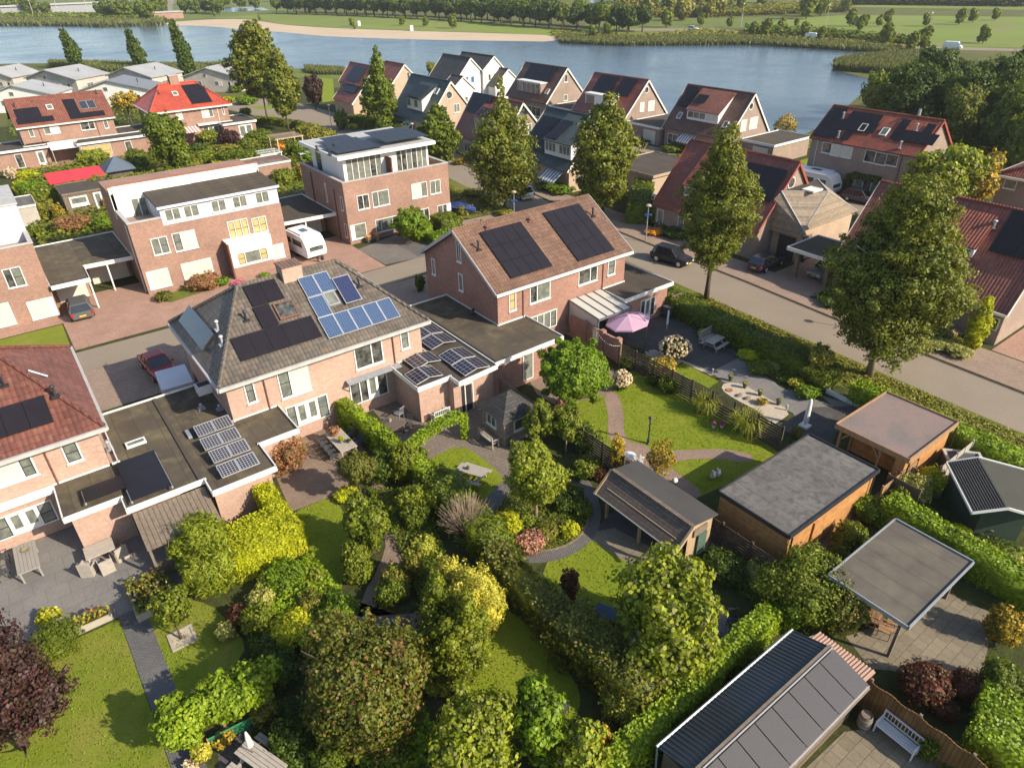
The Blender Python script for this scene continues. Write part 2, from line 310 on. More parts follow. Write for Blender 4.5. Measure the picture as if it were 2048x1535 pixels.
# ground
M_SOIL = plain('soil_and_cover', (.065, .070, .022), (.036, .034, .016), .8, .95, .1, .05, 8, c3=(.06, .085, .02), s3=2.5)
M_LAWN = grass('lawn', (.205, .255, .018), (.150, .205, .014), (.25, .25, .034), .45)
M_LAWN2 = grass('lawn_dry', (.200, .245, .022), (.145, .195, .016), (.27, .24, .060), .6)
M_VERGE = grass('verge_grass', (.150, .175, .026), (.100, .130, .020), (.20, .165, .055), .6)
M_ROAD = plain('asphalt', (.275, .228, .175), (.238, .196, .150), .25, .9, .15, .004, 40, c3=(.22, .18, .14), s3=9)
M_PAVE = brick('clay_pavers', (.36, .265, .205), (.295, .21, .16), (.2, .155, .12), .21, .105, flat=.785)
M_PAVER = brick('pink_pavers', (.43, .27, .205), (.36, .215, .16), (.26, .18, .14), .21, .105, flat=.785)
M_PAVEG = brick('grey_pavers', (.21, .19, .17), (.17, .155, .14), (.12, .11, .10), .21, .105, flat=.785)
M_GUT = plain('gutter_stones', (.13, .105, .08), (.09, .075, .055), 2, .95, .1)
M_PATIO = slabs('grey_slabs', (.20, .19, .18), (.185, .176, .167), 1.0, 1.0, (.145, .14, .135), msz=.01)
M_PATIO2 = slabs('brown_slabs', (.20, .165, .135), (.17, .14, .115), .3, .3, (.12, .10, .085))
M_PATIO3 = slabs('warm_pavers', (.27, .20, .15), (.225, .165, .125), .2, .1, (.16, .12, .09))
M_DKPAV = slabs('dark_slabs', (.095, .088, .085), (.08, .075, .073), .6, .6, (.05, .05, .05))
M_LTSLAB = slabs('mossy_slabs', (.235, .20, .145), (.185, .158, .115), .5, .5, (.145, .122, .088), msz=.014)
M_GPATH = slabs('grey_path', (.15, .145, .145), (.125, .122, .122), .2, .1, (.09, .09, .09))
M_PINKP = slabs('pink_path', (.32, .225, .18), (.265, .185, .145), .2, .1, (.19, .14, .11))
M_COBBLE = slabs('grey_cobbles', (.17, .16, .15), (.14, .13, .125), .12, .12, (.08, .075, .07))
M_PEBBLE = plain('pale_gravel', (.52, .44, .34), (.38, .32, .25), 9, .9, .2, .02, 30)
M_SAND = plain('beach_sand', (.52, .41, .29), (.45, .35, .24), .05, .95, .1)
M_FIELD = plain('meadow_grass', (.15, .185, .045), (.10, .135, .035), .02, .95, .1, c3=(.17, .18, .055), s3=.25)
M_FIELDB = plain('bright_meadow', (.185, .24, .045), (.14, .185, .04), .012, .95, .1, c3=(.20, .20, .075), s3=.05)
M_MARSH = plain('rough_land', (.125, .13, .038), (.085, .095, .028), .04, .95, .1, c3=(.13, .125, .045), s3=.3)
def waterm():
    m, nt, b = nodes('lake_water'); b.inputs['Base Color'].default_value = (.055, .082, .115, 1); spec(b, .16, .5)
    mp = N(nt, 'ShaderNodeMapping'); mp.inputs['Scale'].default_value = (1, 1, 1); nt.links.new(pos(nt), mp.inputs[0])
    nt.links.new(ramp(nt, noise(nt, .018, 5, rough=.7), (.10,)*3, (.27,)*3, .38, .62), b.inputs['Roughness'])
    h = mth(nt, 'ADD', noise(nt, 1.1, 4, mp.outputs[0]), noise(nt, .12, 3, mp.outputs[0])); bump(nt, b, h, .13, .7); return m
M_WATER = waterm()
# foliage (leaves, needles, petals)
L = {}
def LF(k, a, b, **kw):
    q = (1, 1, 1) if k in ('cream', 'pink', 'orange', 'magenta', 'peachy', 'yellow', 'purple', 'red', 'reed') else (1.95, 1.74, .72)
    L[k] = leaf('leaf_' + k, tuple(x*y for x, y in zip(a, q)), tuple(x*y for x, y in zip(b, q)), **kw)
LF('green', (.045, .076, .012), (.088, .120, .020)); LF('bright', (.062, .118, .012), (.105, .168, .02), trans=.35)
LF('dark', (.022, .045, .010), (.050, .080, .016)); LF('lime', (.190, .235, .018), (.260, .290, .025), trans=.35)
LF('mid', (.060, .092, .016), (.115, .145, .026)); LF('olive', (.085, .100, .030), (.145, .150, .050))
LF('yellow', (.42, .41, .05), (.58, .52, .08), trans=.3); LF('purple', (.045, .018, .020), (.095, .042, .038), c3=(.07, .07, .03), f3=.12)
LF('street', (.056, .080, .016), (.110, .132, .028), c3=(.19, .17, .035), f3=.10); LF('oak', (.095, .140, .018), (.170, .205, .035), trans=.35, c3=(.19, .19, .06), f3=.15)
LF('rust', (.040, .056, .014), (.082, .096, .024), c3=(.20, .10, .035), f3=.12); LF('red', (.13, .035, .022), (.20, .07, .035), c3=(.08, .08, .03), f3=.25)
LF('silver', (.16, .18, .12), (.24, .26, .19)); LF('ivy', (.085, .150, .014), (.150, .215, .025), trans=.3)
LF('conifer', (.060, .090, .014), (.115, .140, .020)); LF('reed', (.105, .125, .035), (.17, .175, .055)); LF('grassy', (.14, .17, .05), (.21, .24, .08))
LF('cream', (.62, .50, .33), (.70, .60, .44), c3=(.58, .36, .25), f3=.2, trans=.15); LF('pink', (.48, .18, .14), (.60, .30, .22), trans=.15, c3=(.12, .15, .04), f3=.25)
LF('orange', (.62, .24, .02), (.75, .36, .03), trans=.15); LF('autumn', (.20, .16, .03), (.30, .22, .05), c3=(.12, .14, .03), f3=.3); LF('magenta', (.45, .06, .16), (.58, .14, .28), trans=.1)
LF('peachy', (.22, .17, .05), (.34, .19, .08), c3=(.45, .17, .11), f3=.3)
LF('hedgy', (.040, .058, .014), (.105, .115, .030), c3=(.22, .19, .05), f3=.12)
LF('turf', (.085, .122, .018), (.115, .155, .024))
LF('bamboo', (.095, .140, .022), (.165, .205, .040), trans=.35)
# ---------------------------------------------------------------- foliage
def unit(n, rng):
    v = rng.normal(size=(n, 3)); return v / np.linalg.norm(v, axis=1)[:, None]
def sphere_core(c, r, rng, nu=12, nv=8, jit=.16):
    vs, fs = [], []
    for i in range(nv+1):
        t = math.pi*i/nv
        for j in range(nu):
            p = 2*math.pi*j/nu; k = 1 + rng.uniform(-jit, jit)
            vs.append((c[0]+r[0]*k*math.sin(t)*math.cos(p), c[1]+r[1]*k*math.sin(t)*math.sin(p), c[2]+r[2]*k*math.cos(t)))
    for i in range(nv):
        for j in range(nu): fs.append((i*nu+j, (i+1)*nu+j, (i+1)*nu+(j+1) % nu, i*nu+(j+1) % nu))
    return vs, fs
def leafmesh(name, P, Nn, size, rng, core=None, asp=.76, szv=.4, droop=0.0):
    """one mesh: a small pointed leaf (or leaf cluster) at each point, plus optional dense inner body"""
    size = size*1.28; n = len(P); Nn = Nn / (np.linalg.norm(Nn, axis=1)[:, None] + 1e-9)
    t = unit(n, rng); t[:, 2] -= droop; a = np.cross(Nn, t); a /= np.linalg.norm(a, axis=1)[:, None] + 1e-9; b = np.cross(Nn, a)
    s = size * (1 + rng.uniform(-szv, szv, size=(n, 1))); a = a*s*.5; b = b*s*.5*asp
    bend = Nn * s * .16
    V = np.stack([P - a, P + b - bend*0, P + a - bend, P - b], axis=1).reshape(-1, 3)
    cv, cf = [], []
    for (vs, fs) in (core or []):
        o = len(cv) + 4*n; cv += vs; cf += [tuple(o+i for i in f) for f in fs]
    me = bpy.data.meshes.new(name); nvt = 4*n + len(cv)
    me.vertices.add(nvt); co = V if not cv else np.vstack([V, np.array(cv)])
    me.vertices.foreach_set('co', co.astype(np.float32).ravel())
    li = np.arange(4*n); tot = [4]*n; fl = [i for f in cf for i in f]; tot += [len(f) for f in cf]
    loops = np.concatenate([li, np.array(fl, dtype=int)]) if fl else li
    me.loops.add(len(loops)); me.loops.foreach_set('vertex_index', loops.astype(np.int32))
    me.polygons.add(len(tot)); st = np.concatenate([[0], np.cumsum(tot)[:-1]]); me.polygons.foreach_set('loop_start', st.astype(np.int32))
    me.update(calc_edges=True); me.validate(); return me
def blobpts(blobs, n, rng, clump=.17, nc=None, flat=1.0, spread=.55):
    """points over lumpy crowns: leaves gather in clumps near the surface of each blob"""
    vol = np.array([(b[3]*b[4] + b[3]*b[5] + b[4]*b[5]) for b in blobs]); sh = vol/vol.sum(); Ps, Ns = [], []
    for b, s in zip(blobs, sh):
        m = max(12, int(n*s)); c = np.array(b[:3]); r = np.array(b[3:6]); k = nc or max(9, int(26*(1+math.log(1+m/1500))))
        d = unit(k, rng); rad = rng.uniform(.60, 1.14, size=(k, 1)); cc = d*rad
        w = rng.integers(0, k, m); sg = clump*rng.uniform(.6, 1.4, size=(k, 1))
        off = unit(m, rng)*(rng.uniform(0.35, 1, size=(m, 1)))*sg[w]*1.35
        p = cc[w] + off; nn = off/np.linalg.norm(off, axis=1)[:, None]*.7 + d[w]*.5
        m2 = int(m*spread); d2 = unit(m2, rng); p = np.vstack([p, d2*rng.uniform(.72, .97, size=(m2, 1))]); nn = np.vstack([nn, d2])
        Ps.append(p*r + c); Ns.append(nn/np.minimum(1, r/r.max()))
    P = np.vstack(Ps); Nn = np.vstack(Ns); Nn = Nn/np.linalg.norm(Nn, axis=1)[:, None] + unit(len(P), rng)*.55; return P, Nn
def crownmesh(name, blobs, n, size, seed, core=.5, clump=.17, asp=.78, droop=0, spread=.6):
    rng = np.random.default_rng(seed); P, Nn = blobpts(blobs, n, rng, clump, spread=spread)
    P[:, 2] = np.maximum(P[:, 2], .03)
    cores = [sphere_core(b[:3], [x*core for x in b[3:6]], rng) for b in blobs] if core else None
    return leafmesh(name, P, Nn, size, rng, cores, asp, droop=droop)
def coneblobs(r, z0, z1, seed, n=7, top=.25, belly=.35):
    """a stack of blobs along a street-tree profile: belly low down, narrowing upwards"""
    rng = random.Random(seed); out = []
    for i in range(n):
        t = i/(n-1); z = z0 + (z1-z0)*(.10 + .84*t); pr = r*((.72 + .28*min(1, t/belly)) if t < belly else (1 - (1-top)*((t-belly)/(1-belly))**1.25))
        k = max(1, int(3.2*pr/r + .5)) if pr > .45*r else 1
        a0 = rng.uniform(0, 6.28)
        for j in range(k):
            a = a0 + 6.283*j/k; off = pr*.42 if k > 1 else pr*.12; rr = pr*(.66 if k > 1 else .95)*rng.uniform(.85, 1.12)
            out.append((off*math.cos(a), off*math.sin(a), z + rng.uniform(-.4, .4)*r*.15, rr, rr, (z1-z0)/n*rng.uniform(.95, 1.25)*.95))
    return out
def trunkmb(h, r0, lean=(0, 0), limbs=5, zc=None, rc=1.5, seed=1, r1=None):
    m = MB(); rng = random.Random(seed); zc = zc or h*.5; r1 = r1 or r0*.3
    pts = [(lean[0]*t*t*h, lean[1]*t*t*h, h*t) for t in (0, .12, .3, .5, .7, .88, 1)]; rad = [r0*1.35, r0*1.02, r0*.88, r0*.75, r0*.6, r0*.42, r1*.6]
    m.tube(pts, rad, 8)
    for i in range(limbs):
        a = 6.283*i/limbs + rng.uniform(-.4, .4); t = rng.uniform(.42, .8); z = zc*.85 + (h-zc)*rng.uniform(0, .7); q = (lean[0]*(z/h)**2*h, lean[1]*(z/h)**2*h, z)
        L_ = rc*rng.uniform(.55, .85); e = (q[0]+math.cos(a)*L_, q[1]+math.sin(a)*L_, z + L_*rng.uniform(.5, .9)); md = (q[0]+math.cos(a)*L_*.5, q[1]+math.sin(a)*L_*.5, z+L_*.3)
        m.tube([q, md, e], [r0*.42, r0*.28, r0*.1], 5)
    return m
def tree(name, loc, h, r, zc, mat, label, cat='tree', group=None, n=7000, size=.2, shape='cone', r0=.16, bark=None, lean=(0, 0), seed=1, limbs=5, core=.5, top=.25, clump=.17, belly=.35, sq=1.0, blobs=None, asp=.78, trunk=True, spread=.6):
    rt = empty(name, loc, 0, label, cat, group); core = core*.8
    if blobs is None:
        if shape == 'cone': blobs = coneblobs(r, zc, h, seed, top=top, belly=belly)
        elif shape == 'ball': blobs = [(0, 0, (zc+h)/2, r, r, (h-zc)/2)]
        else:
            rg = random.Random(seed); blobs = [(0, 0, (zc+h)/2, r*.72, r*.72, (h-zc)*.42)]
            for i in range(int(top) if top > 1 else 7):
                a = rg.uniform(0, 6.28); d = r*rg.uniform(.4, .62); q = r*rg.uniform(.36, .52); blobs.append((d*math.cos(a), d*math.sin(a)*sq, zc + q*.7 + (h-zc-q*1.6)*rg.uniform(0, 1), q, q, q*rg.uniform(.8, 1.1)))
    if lean != (0, 0): blobs = [(b[0]+lean[0]*(b[2]/h)**2*h, b[1]+lean[1]*(b[2]/h)**2*h, *b[2:]) for b in blobs]
    finish('crown', crownmesh('crown', blobs, n, size, seed, core, clump, asp, 0, spread), mat, rt)
    if trunk: trunkmb(h*.86 if shape != 'ball' else (zc+h)/2, r0, lean, limbs, zc, r, seed).build('trunk', bark or BARK, rt, smooth=True)
    return rt
def bush(name, loc, rx, h, mat, label, cat='shrub', group=None, n=900, size=.12, seed=1, ry=None, rot=0, k=7, core=.5, clump=.2, flowers=None, asp=.78, droop=0, spread=.6, mound=True):
    """a shrub as ONE mesh, or an Empty with foliage and flowers"""
    rg = random.Random(seed); ry = ry or rx; bl = [(0, 0, h*.45, rx*.8, ry*.8, h*.5)] if mound else []
    for i in range(k):
        a = 6.283*i/k + rg.uniform(-.5, .5); q = rg.uniform(.38, .55)*min(rx, ry); hh = h*rg.uniform(.3, .5); bl.append((math.cos(a)*(rx-q)*.9, math.sin(a)*(ry-q)*.9, h*rg.uniform(.4, .72)-hh*.1, q, q, hh*.75))
    me = crownmesh(name, bl, n, size, seed, core, clump, asp, droop, spread)
    loc = (loc[0], loc[1], loc[2] if len(loc) > 2 else 0)
    if not flowers:
        o = finish(name, me, mat, loc=loc); o.rotation_euler = (0, 0, rot); return tag(o, label, cat, group)
    rt = empty(name, loc, rot, label, cat, group); finish('foliage', me, mat, rt)
    fm, fn, fs = flowers; rng = np.random.default_rng(seed+5); d = unit(fn*3, rng); d = d[d[:, 2] > -.1][:fn]
    P = d*np.array([rx, ry, h*.5])*rng.uniform(.93, 1.08, size=(len(d), 1)) + np.array([0, 0, h*.5]); Q, M_ = [], []
    for p in P:
        u = unit(9, rng); Q.append(p + u*fs*.38); M_.append(u)
    finish('flowers', leafmesh('flowers', np.vstack(Q), np.vstack(M_), fs*.62, rng, [sphere_core(p, (fs*.4,)*3, rng, 6, 4) for p in P], .9), fm, rt)
    return rt
def hedgemesh(name, segs, size, dens, seed, jit=.05, bulge=.08):
    """segs: boxes as (a, b, width, height, z0); dense body with leaves over its faces"""
    rng = np.random.default_rng(seed); Ps, Ns, cores = [], [], []
    for (a, b, w, h, z0) in segs:
        a = np.array([a[0], a[1]]); b = np.array([b[0], b[1]]); d = b-a; l = np.linalg.norm(d); d = d/l; r = np.array([-d[1], d[0]])
        hw = w/2
        def put(m, f):
            uu = rng.uniform(0, 1, m); p, nn = f(uu, m); Ps.append(p); Ns.append(nn)
        ph = rng.uniform(0, 6, 6)
        def lump(s, z): return bulge*(np.sin(s*1.7+ph[0]) + np.sin(s*4.1+z*2+ph[1])*.7 + np.sin(s*.6+ph[2])*.8)
        A = {'t': l*w, 's': l*h, 'e': w*h}
        m = int(A['t']*dens)
        s = rng.uniform(0, l, m); q = rng.uniform(-hw, hw, m); z = z0+h+lump(s, q)*.8+rng.normal(0, jit, m) - .25*np.clip(np.abs(q)/hw-.75, 0, 1)
        Ps.append(np.column_stack([a[0]+d[0]*s+r[0]*q, a[1]+d[1]*s+r[1]*q, z])); Ns.append(np.tile([0, 0, 1.], (m, 1)))
        for sg in (-1, 1):
            m = int(A['s']*dens); s = rng.uniform(0, l, m); z = rng.uniform(0, h, m); q = sg*(hw+lump(s, z)*.8+rng.normal(0, jit, m))
            Ps.append(np.column_stack([a[0]+d[0]*s+r[0]*q, a[1]+d[1]*s+r[1]*q, z0+z])); Ns.append(np.tile([r[0]*sg, r[1]*sg, 0], (m, 1)))
            m = int(A['e']*dens); q = rng.uniform(-hw, hw, m); z = rng.uniform(0, h, m); s = (l if sg > 0 else 0)+sg*np.abs(rng.normal(0, jit, m))
            Ps.append(np.column_stack([a[0]+d[0]*s+r[0]*q, a[1]+d[1]*s+r[1]*q, z0+z])); Ns.append(np.tile([d[0]*sg, d[1]*sg, 0], (m, 1)))
        e = .11; k = hw-e; c = [a+d*e-r*k, b-d*e-r*k, b-d*e+r*k, a+d*e+r*k]
        cores.append(([(p[0], p[1], z0) for p in c]+[(p[0], p[1], z0+h-e-.04) for p in c], [(0,3,2,1),(4,5,6,7),(0,1,5,4),(1,2,6,5),(2,3,7,6),(3,0,4,7)]))
    P = np.vstack(Ps); Nn = np.vstack(Ns) + unit(len(P), rng)*.6; P[:, 2] = np.maximum(P[:, 2], .03); return leafmesh(name, P, Nn, size, rng, cores)
def hedge(name, pts, w, h, mat, label, cat='hedge', group=None, size=.12, dens=70, seed=1, z0=0, bulge=.08, jit=.05):
    segs = [(pts[i], pts[i+1], w, h, z0) for i in range(len(pts)-1)]
    return tag(finish(name, hedgemesh(name, segs, size, dens, seed, jit, bulge), mat), label, cat, group)
def blades(name, loc, n, r, h, mat, seed=1, arch=.5, w=.03, spread=.3):
    rng = random.Random(seed); m = MB()
    for i in range(n):
        a = rng.uniform(0, 6.283); q = r*spread*rng.random(); x, y = q*math.cos(a), q*math.sin(a); hh = h*rng.uniform(.6, 1.05); o = r*rng.uniform(.3, 1)
        c, s = math.cos(a), math.sin(a); p0 = Vector((x, y, 0)); p1 = Vector((x+c*o*.35, y+s*o*.35, hh*.72)); p2 = Vector((x+c*o*.75, y+s*o*.75, hh)); p3 = Vector((x+c*o*1.1, y+s*o*1.1, hh*(1-arch*rng.random())))
        sd = Vector((-s, c, 0))*w*.5
        m.add([p0-sd, p0+sd, p1+sd, p1-sd, p2+sd*.8, p2-sd*.8, p3], [(0,1,2,3),(3,2,4,5),(5,4,6)])
    return m.build(name, mat, loc=loc)
def inpoly(x, y, poly):
    c = np.zeros(len(x), bool); n = len(poly)
    for i in range(n):
        x1, y1 = poly[i][:2]; x2, y2 = poly[(i+1) % n][:2]
        if y1 == y2: continue
        k = ((y1 > y) != (y2 > y)) & (x < (x2-x1)*(y-y1)/(y2-y1)+x1); c ^= k
    return c
def polyscatter(poly, n, rng):
    xs = [p[0] for p in poly]; ys = [p[1] for p in poly]; out = np.zeros((0, 2))
    for _ in range(40):
        x = rng.uniform(min(xs), max(xs), n*2); y = rng.uniform(min(ys), max(ys), n*2); k = inpoly(x, y, poly); out = np.vstack([out, np.column_stack([x[k], y[k]])])
        if len(out) >= n: break
    return out[:n]
def cover(name, poly, n, h, size, mat, label, seed=1, kind='stuff', z=0, up=.8, avoid=()):
    """countless low plants over an area"""
    rng = np.random.default_rng(seed); xy = polyscatter(poly, n, rng)
    for q in avoid: xy = xy[~inpoly(xy[:, 0], xy[:, 1], q)]
    m = len(xy)
    hh = h*(.45+.55*(np.sin(xy[:, 0]*1.1+seed)*np.sin(xy[:, 1]*1.3+seed*2)*.5+.5)); zz = z + hh*rng.uniform(0, 1, m)**.6
    Nn = unit(m, rng)*(1-up) + np.array([0, 0, up]); Nn = Nn + unit(m, rng)*.4
    return tag(finish(name, leafmesh(name, np.column_stack([xy, zz]), Nn, size, rng), mat), label, None, None, kind)
def reeds(name, poly, n, h, w, mat, label, seed=1):
    rng = np.random.default_rng(seed); xy = polyscatter(poly, n, rng); m = len(xy); hh = h*rng.uniform(.6, 1.1, m)
    a = rng.uniform(0, math.pi, m); dx, dy = np.cos(a)*w/2, np.sin(a)*w/2; lx, ly = rng.normal(0, h*.18, m), rng.normal(0, h*.18, m)
    V = np.stack([np.column_stack([xy[:, 0]-dx, xy[:, 1]-dy, np.zeros(m)]), np.column_stack([xy[:, 0]+dx, xy[:, 1]+dy, np.zeros(m)]),
                  np.column_stack([xy[:, 0]+lx+dx*.8, xy[:, 1]+ly+dy*.8, hh*.8]), np.column_stack([xy[:, 0]+lx*1.3, xy[:, 1]+ly*1.3, hh])], 1).reshape(-1, 3)
    me = bpy.data.meshes.new(name); me.vertices.add(4*m); me.vertices.foreach_set('co', V.astype(np.float32).ravel()); me.loops.add(4*m)
    me.loops.foreach_set('vertex_index', np.arange(4*m, dtype=np.int32)); me.polygons.add(m); me.polygons.foreach_set('loop_start', np.arange(0, 4*m, 4, dtype=np.int32)); me.update(calc_edges=True)
    return tag(finish(name, me, mat), label, None, None, 'stuff')

# ---------------------------------------------------------------- ground sheets
_K = [0]
def P_(s, z=0.0):
    """'zone x,y x,y ...' -> ground points"""
    t = s.split(); k = t[0]; out = []
    for q in t[1:]:
        if len(q) == 1: k = q; continue
        a, b = map(float, q.split(',')); p = G(k, a, b, z); out.append((p.x, p.y))
    return out
def sheet(name, pts, mat, lvl, label=None, kind='structure', cat=None):
    if isinstance(pts, str): pts = P_(pts)
    _K[0] += 1; z = .004*lvl + .00035*(_K[0] % 10); me = bpy.data.meshes.new(name); a = sum(pts[i][0]*pts[(i+1) % len(pts)][1]-pts[(i+1) % len(pts)][0]*pts[i][1] for i in range(len(pts)))
    if a < 0: pts = pts[::-1]
    me.from_pydata([(p[0], p[1], z) for p in pts], [], [tuple(range(len(pts)))]); return tag(finish(name, me, mat), label, cat, None, kind)
def smooth_(pts, it=2, closed=True):
    for _ in range(it):
        o = []; n = len(pts)
        for i in range(n if closed else n-1):
            a, b = pts[i], pts[(i+1) % n]; o += [(a[0]*.75+b[0]*.25, a[1]*.75+b[1]*.25), (a[0]*.25+b[0]*.75, a[1]*.25+b[1]*.75)]
        pts = o if closed else [pts[0]] + o + [pts[-1]]
    return pts
# ---------------------------------------------------------------- building kit
def house(name, loc, label, cat='house', group=None):
    return empty(name, loc, 0, label, cat, group)
_fin = finish
def finish(name, me, mat, parent=None, smooth=False, loc=None):    # children keep world coordinates: undo the Empty's own place
    o = _fin(name, me, mat, parent, smooth, loc)
    if parent is not None and parent.type == 'EMPTY' and parent.get('_w'): o.matrix_parent_inverse = (Matrix.Translation(parent.location) @ Matrix.Rotation(parent.rotation_euler.z, 4, 'Z')).inverted()
    return o
HS = []
def bld(name, loc, label, cat='house', group=None, world=True):
    o = empty(name, loc, 0, label, cat, group)
    if world: o['_w'] = 1; HS.append(o)
    return o
def gable(rt, ax, a0, a1, c0, c1, ze0, ze1, cr, zr, mat, wall, oh=.25, t=.16, verge=None, wname='wall', inset=.18, gut=None, base=0.0, wallc=None):
    """ax: ridge direction. a: along the ridge, c: across, ze0/ze1: eave heights, cr/zr: ridge"""
    q = (lambda a, c, z: (a, c, z)) if ax == 'x' else (lambda a, c, z: (c, a, z))
    lo = []
    for (c, ze) in ((c0, ze0), (c1, ze1)):
        MB().slab([q(a0-oh, c, ze), q(a1+oh, c, ze), q(a1+oh, cr, zr), q(a0-oh, cr, zr)], t).build('roof', mat, rt)
    MB().tube([q(a0-oh, cr, zr+.02), q(a1+oh, cr, zr+.02)], .11, 6).build('ridge_tiles', mat, rt)
    # walls follow the underside of the roof
    i0, i1 = c0+(inset if c0 < cr else -inset), c1-(inset if c1 > cr else -inset)
    f = lambda c: (ze0+(zr-ze0)*(c-c0)/(cr-c0)) if (c-c0)*(cr-c0) >= 0 and abs(c-c0) <= abs(cr-c0) else (ze1+(zr-ze1)*(c-c1)/(cr-c1))
    w0, w1 = (wallc or (i0, i1)); tt = t*1.45
    prof = [(w0, base), (w1, base), (w1, f(w1)-tt), (cr, zr-tt), (w0, f(w0)-tt)]
    m = MB(); n = 5; vs = [q(a0, c, z) for c, z in prof]+[q(a1, c, z) for c, z in prof]
    m.add(vs, [(0,1,2,3,4), (9,8,7,6,5)]+[(i, n+i, n+(i+1) % n, (i+1) % n) for i in range(n)]); m.build(wname, wall, rt)
    if verge:
        for a in (a0-oh, a1+oh):
            s = -.03 if a < a1 else .03; m = MB()
            for c, ze in ((c0, ze0), (c1, ze1)): m.bar(q(a+s, c, ze-.10), q(a+s, cr, zr-.10), .05, .24, up=(0,0,1))
            m.build('bargeboard', verge, rt)
    if gut:
        m = MB()
        for c, ze in ((c0, ze0), (c1, ze1)):
            s = -.06 if c < cr else .06; m.bar(q(a0-oh, c+s, ze-.12), q(a1+oh, c+s, ze-.12), .14, .2)
        m.build('gutter', gut, rt)
def hip(rt, x0, x1, y0, y1, ze, xr0, xr1, yr, zr, mat, t=.16, gut=None, ridge=None):
    A, B_, C_, D = (x0,y0,ze), (x1,y0,ze), (x1,y1,ze), (x0,y1,ze); E, F = (xr0, yr, zr), (xr1, yr, zr)
    m = MB(); m.slab([A, B_, F, E], t); m.slab([C_, D, E, F], t); m.slab([D, A, E], t); m.slab([B_, C_, F], t); m.build('roof', mat, rt)
    m = MB(); up = Vector((0, 0, .04))
    for a, b in ((E, F), (A, E), (D, E), (B_, F), (C_, F)): m.tube([Vector(a)+up, Vector(b)+up], .12, 6)
    m.build('ridge_tiles', ridge or mat, rt)
    if gut:
        m = MB(); g = .07
        for a, b in (((x0-g,y0-g),(x1+g,y0-g)), ((x1+g,y0-g),(x1+g,y1+g)), ((x1+g,y1+g),(x0-g,y1+g)), ((x0-g,y1+g),(x0-g,y0-g))): m.bar((*a, ze-.15), (*b, ze-.15), .16, .22)
        m.build('gutter', gut, rt)
def flatroof(rt, pts, z, mat, fascia=WHITE, t=.28, rim=.06, name='roof', skip=()):
    """flat felt roof with a raised painted edge around an outline"""
    n = len(pts); a = sum(pts[i][0]*pts[(i+1) % n][1]-pts[(i+1) % n][0]*pts[i][1] for i in range(n))
    if a < 0: pts = pts[::-1]
    MB().prism(pts, z-t+.02, z-.05).build(name, mat, rt)
    m = MB()
    for i in range(n):
        if i in skip: continue
        a, b = Vector((*pts[i], 0)), Vector((*pts[(i+1) % n], 0)); d = (b-a).normalized(); o = Vector((d.y, -d.x, 0))*.03
        m.bar(a+o-d*.06+Vector((0, 0, z-t/2+rim/2)), b+o+d*.06+Vector((0, 0, z-t/2+rim/2)), .06, t+rim)
    m.build('fascia', fascia, rt)
def walls(rt, x0, x1, y0, y1, z0, z1, mat, name='wall'): return MB().box(x0, y0, z0, x1, y1, z1).build(name, mat, rt)
KM = {'g': GL_DARK, 'G': GL_DARK, 'c': GL_MID, 'C': GL_MID, 's': SHUT, 'y': GL_YEL, 'b': GL_BLUE, 'w': WHITE, 'd': GL_DARK, 'D': GL_MID, 'o': None}
def window(rt, O, U, Nn, w, h, kinds='g', widths=None, frame=WHITE, name='window', sill=True, fw=.07, bar=.5, hood=0):
    """O: lower left corner on the wall plane; U: to the right; Nn: outwards. Each letter of kinds is one light."""
    O, U, Nn = Vector(O), Vector(U), Vector(Nn); Z = Vector((0, 0, 1))
    def bx(m, u0, u1, v0, v1, d0, d1):
        c = [O+U*u+Z*v+Nn*d for d in (d0, d1) for (u, v) in ((u0, v0), (u1, v0), (u1, v1), (u0, v1))]; m.add(c, [(0,3,2,1),(4,5,6,7),(0,1,5,4),(1,2,6,5),(2,3,7,6),(3,0,4,7)])
    if U.cross(Z).dot(Nn) < 0: pass
    widths = widths or [1]*len(kinds); s = sum(widths); m = MB()
    bx(m, 0, w, 0, fw, -.05, .05); bx(m, 0, w, h-fw, h, -.05, .05); bx(m, 0, fw, fw, h-fw, -.05, .05); bx(m, w-fw, w, fw, h-fw, -.05, .05)
    x = 0; cells = []
    for i, (k, ww) in enumerate(zip(kinds, widths)):
        x2 = x + w*ww/s; cells.append((max(x+fw/2, fw), min(x2-fw/2, w-fw), k))
        if i < len(kinds)-1: bx(m, x2-fw/2, x2+fw/2, fw, h-fw, -.05, .05)
        x = x2
    if sill: bx(m, -.04, w+.04, -.07, 0, -.02, .11)
    f = m.build(name, frame, rt)
    sm = MB(); groups = {}
    for (a, b, k) in cells:
        if k == 'o': continue
        g = groups.setdefault(k, MB())
        if k in 'sw': bx(g, a-.01, b+.01, fw if k == 's' else fw, h-fw*.6, .0, .045)
        else: bx(g, a, b, fw, h-fw, -.04, .012)
        if k in 'gcyd':
            q = .045; bx(sm, a, a+q, fw, h-fw, .012, .035); bx(sm, b-q, b, fw, h-fw, .012, .035); bx(sm, a, b, fw, fw+q, .012, .036); bx(sm, a, b, h-fw-q, h-fw, .012, .036)
            if k != 'd': bx(sm, a, b, h*bar-q/2, h*bar+q/2, .012, .037)
        if k in 'D':
            q = .11; wd = groups.setdefault('w', MB()); bx(wd, a, a+q, fw, h-fw, .012, .04); bx(wd, b-q, b, fw, h-fw, .012, .04); bx(wd, a+q, b-q, fw, fw+.28, .012, .04); bx(wd, a+q, b-q, h-fw-q, h-fw, .012, .04)
    for k, g in groups.items(): g.build({'s': 'shutter', 'w': 'panel'}.get(k, 'pane'), KM[k], f)
    if sm.v: sm.build('sash', SASH, f)
    return f
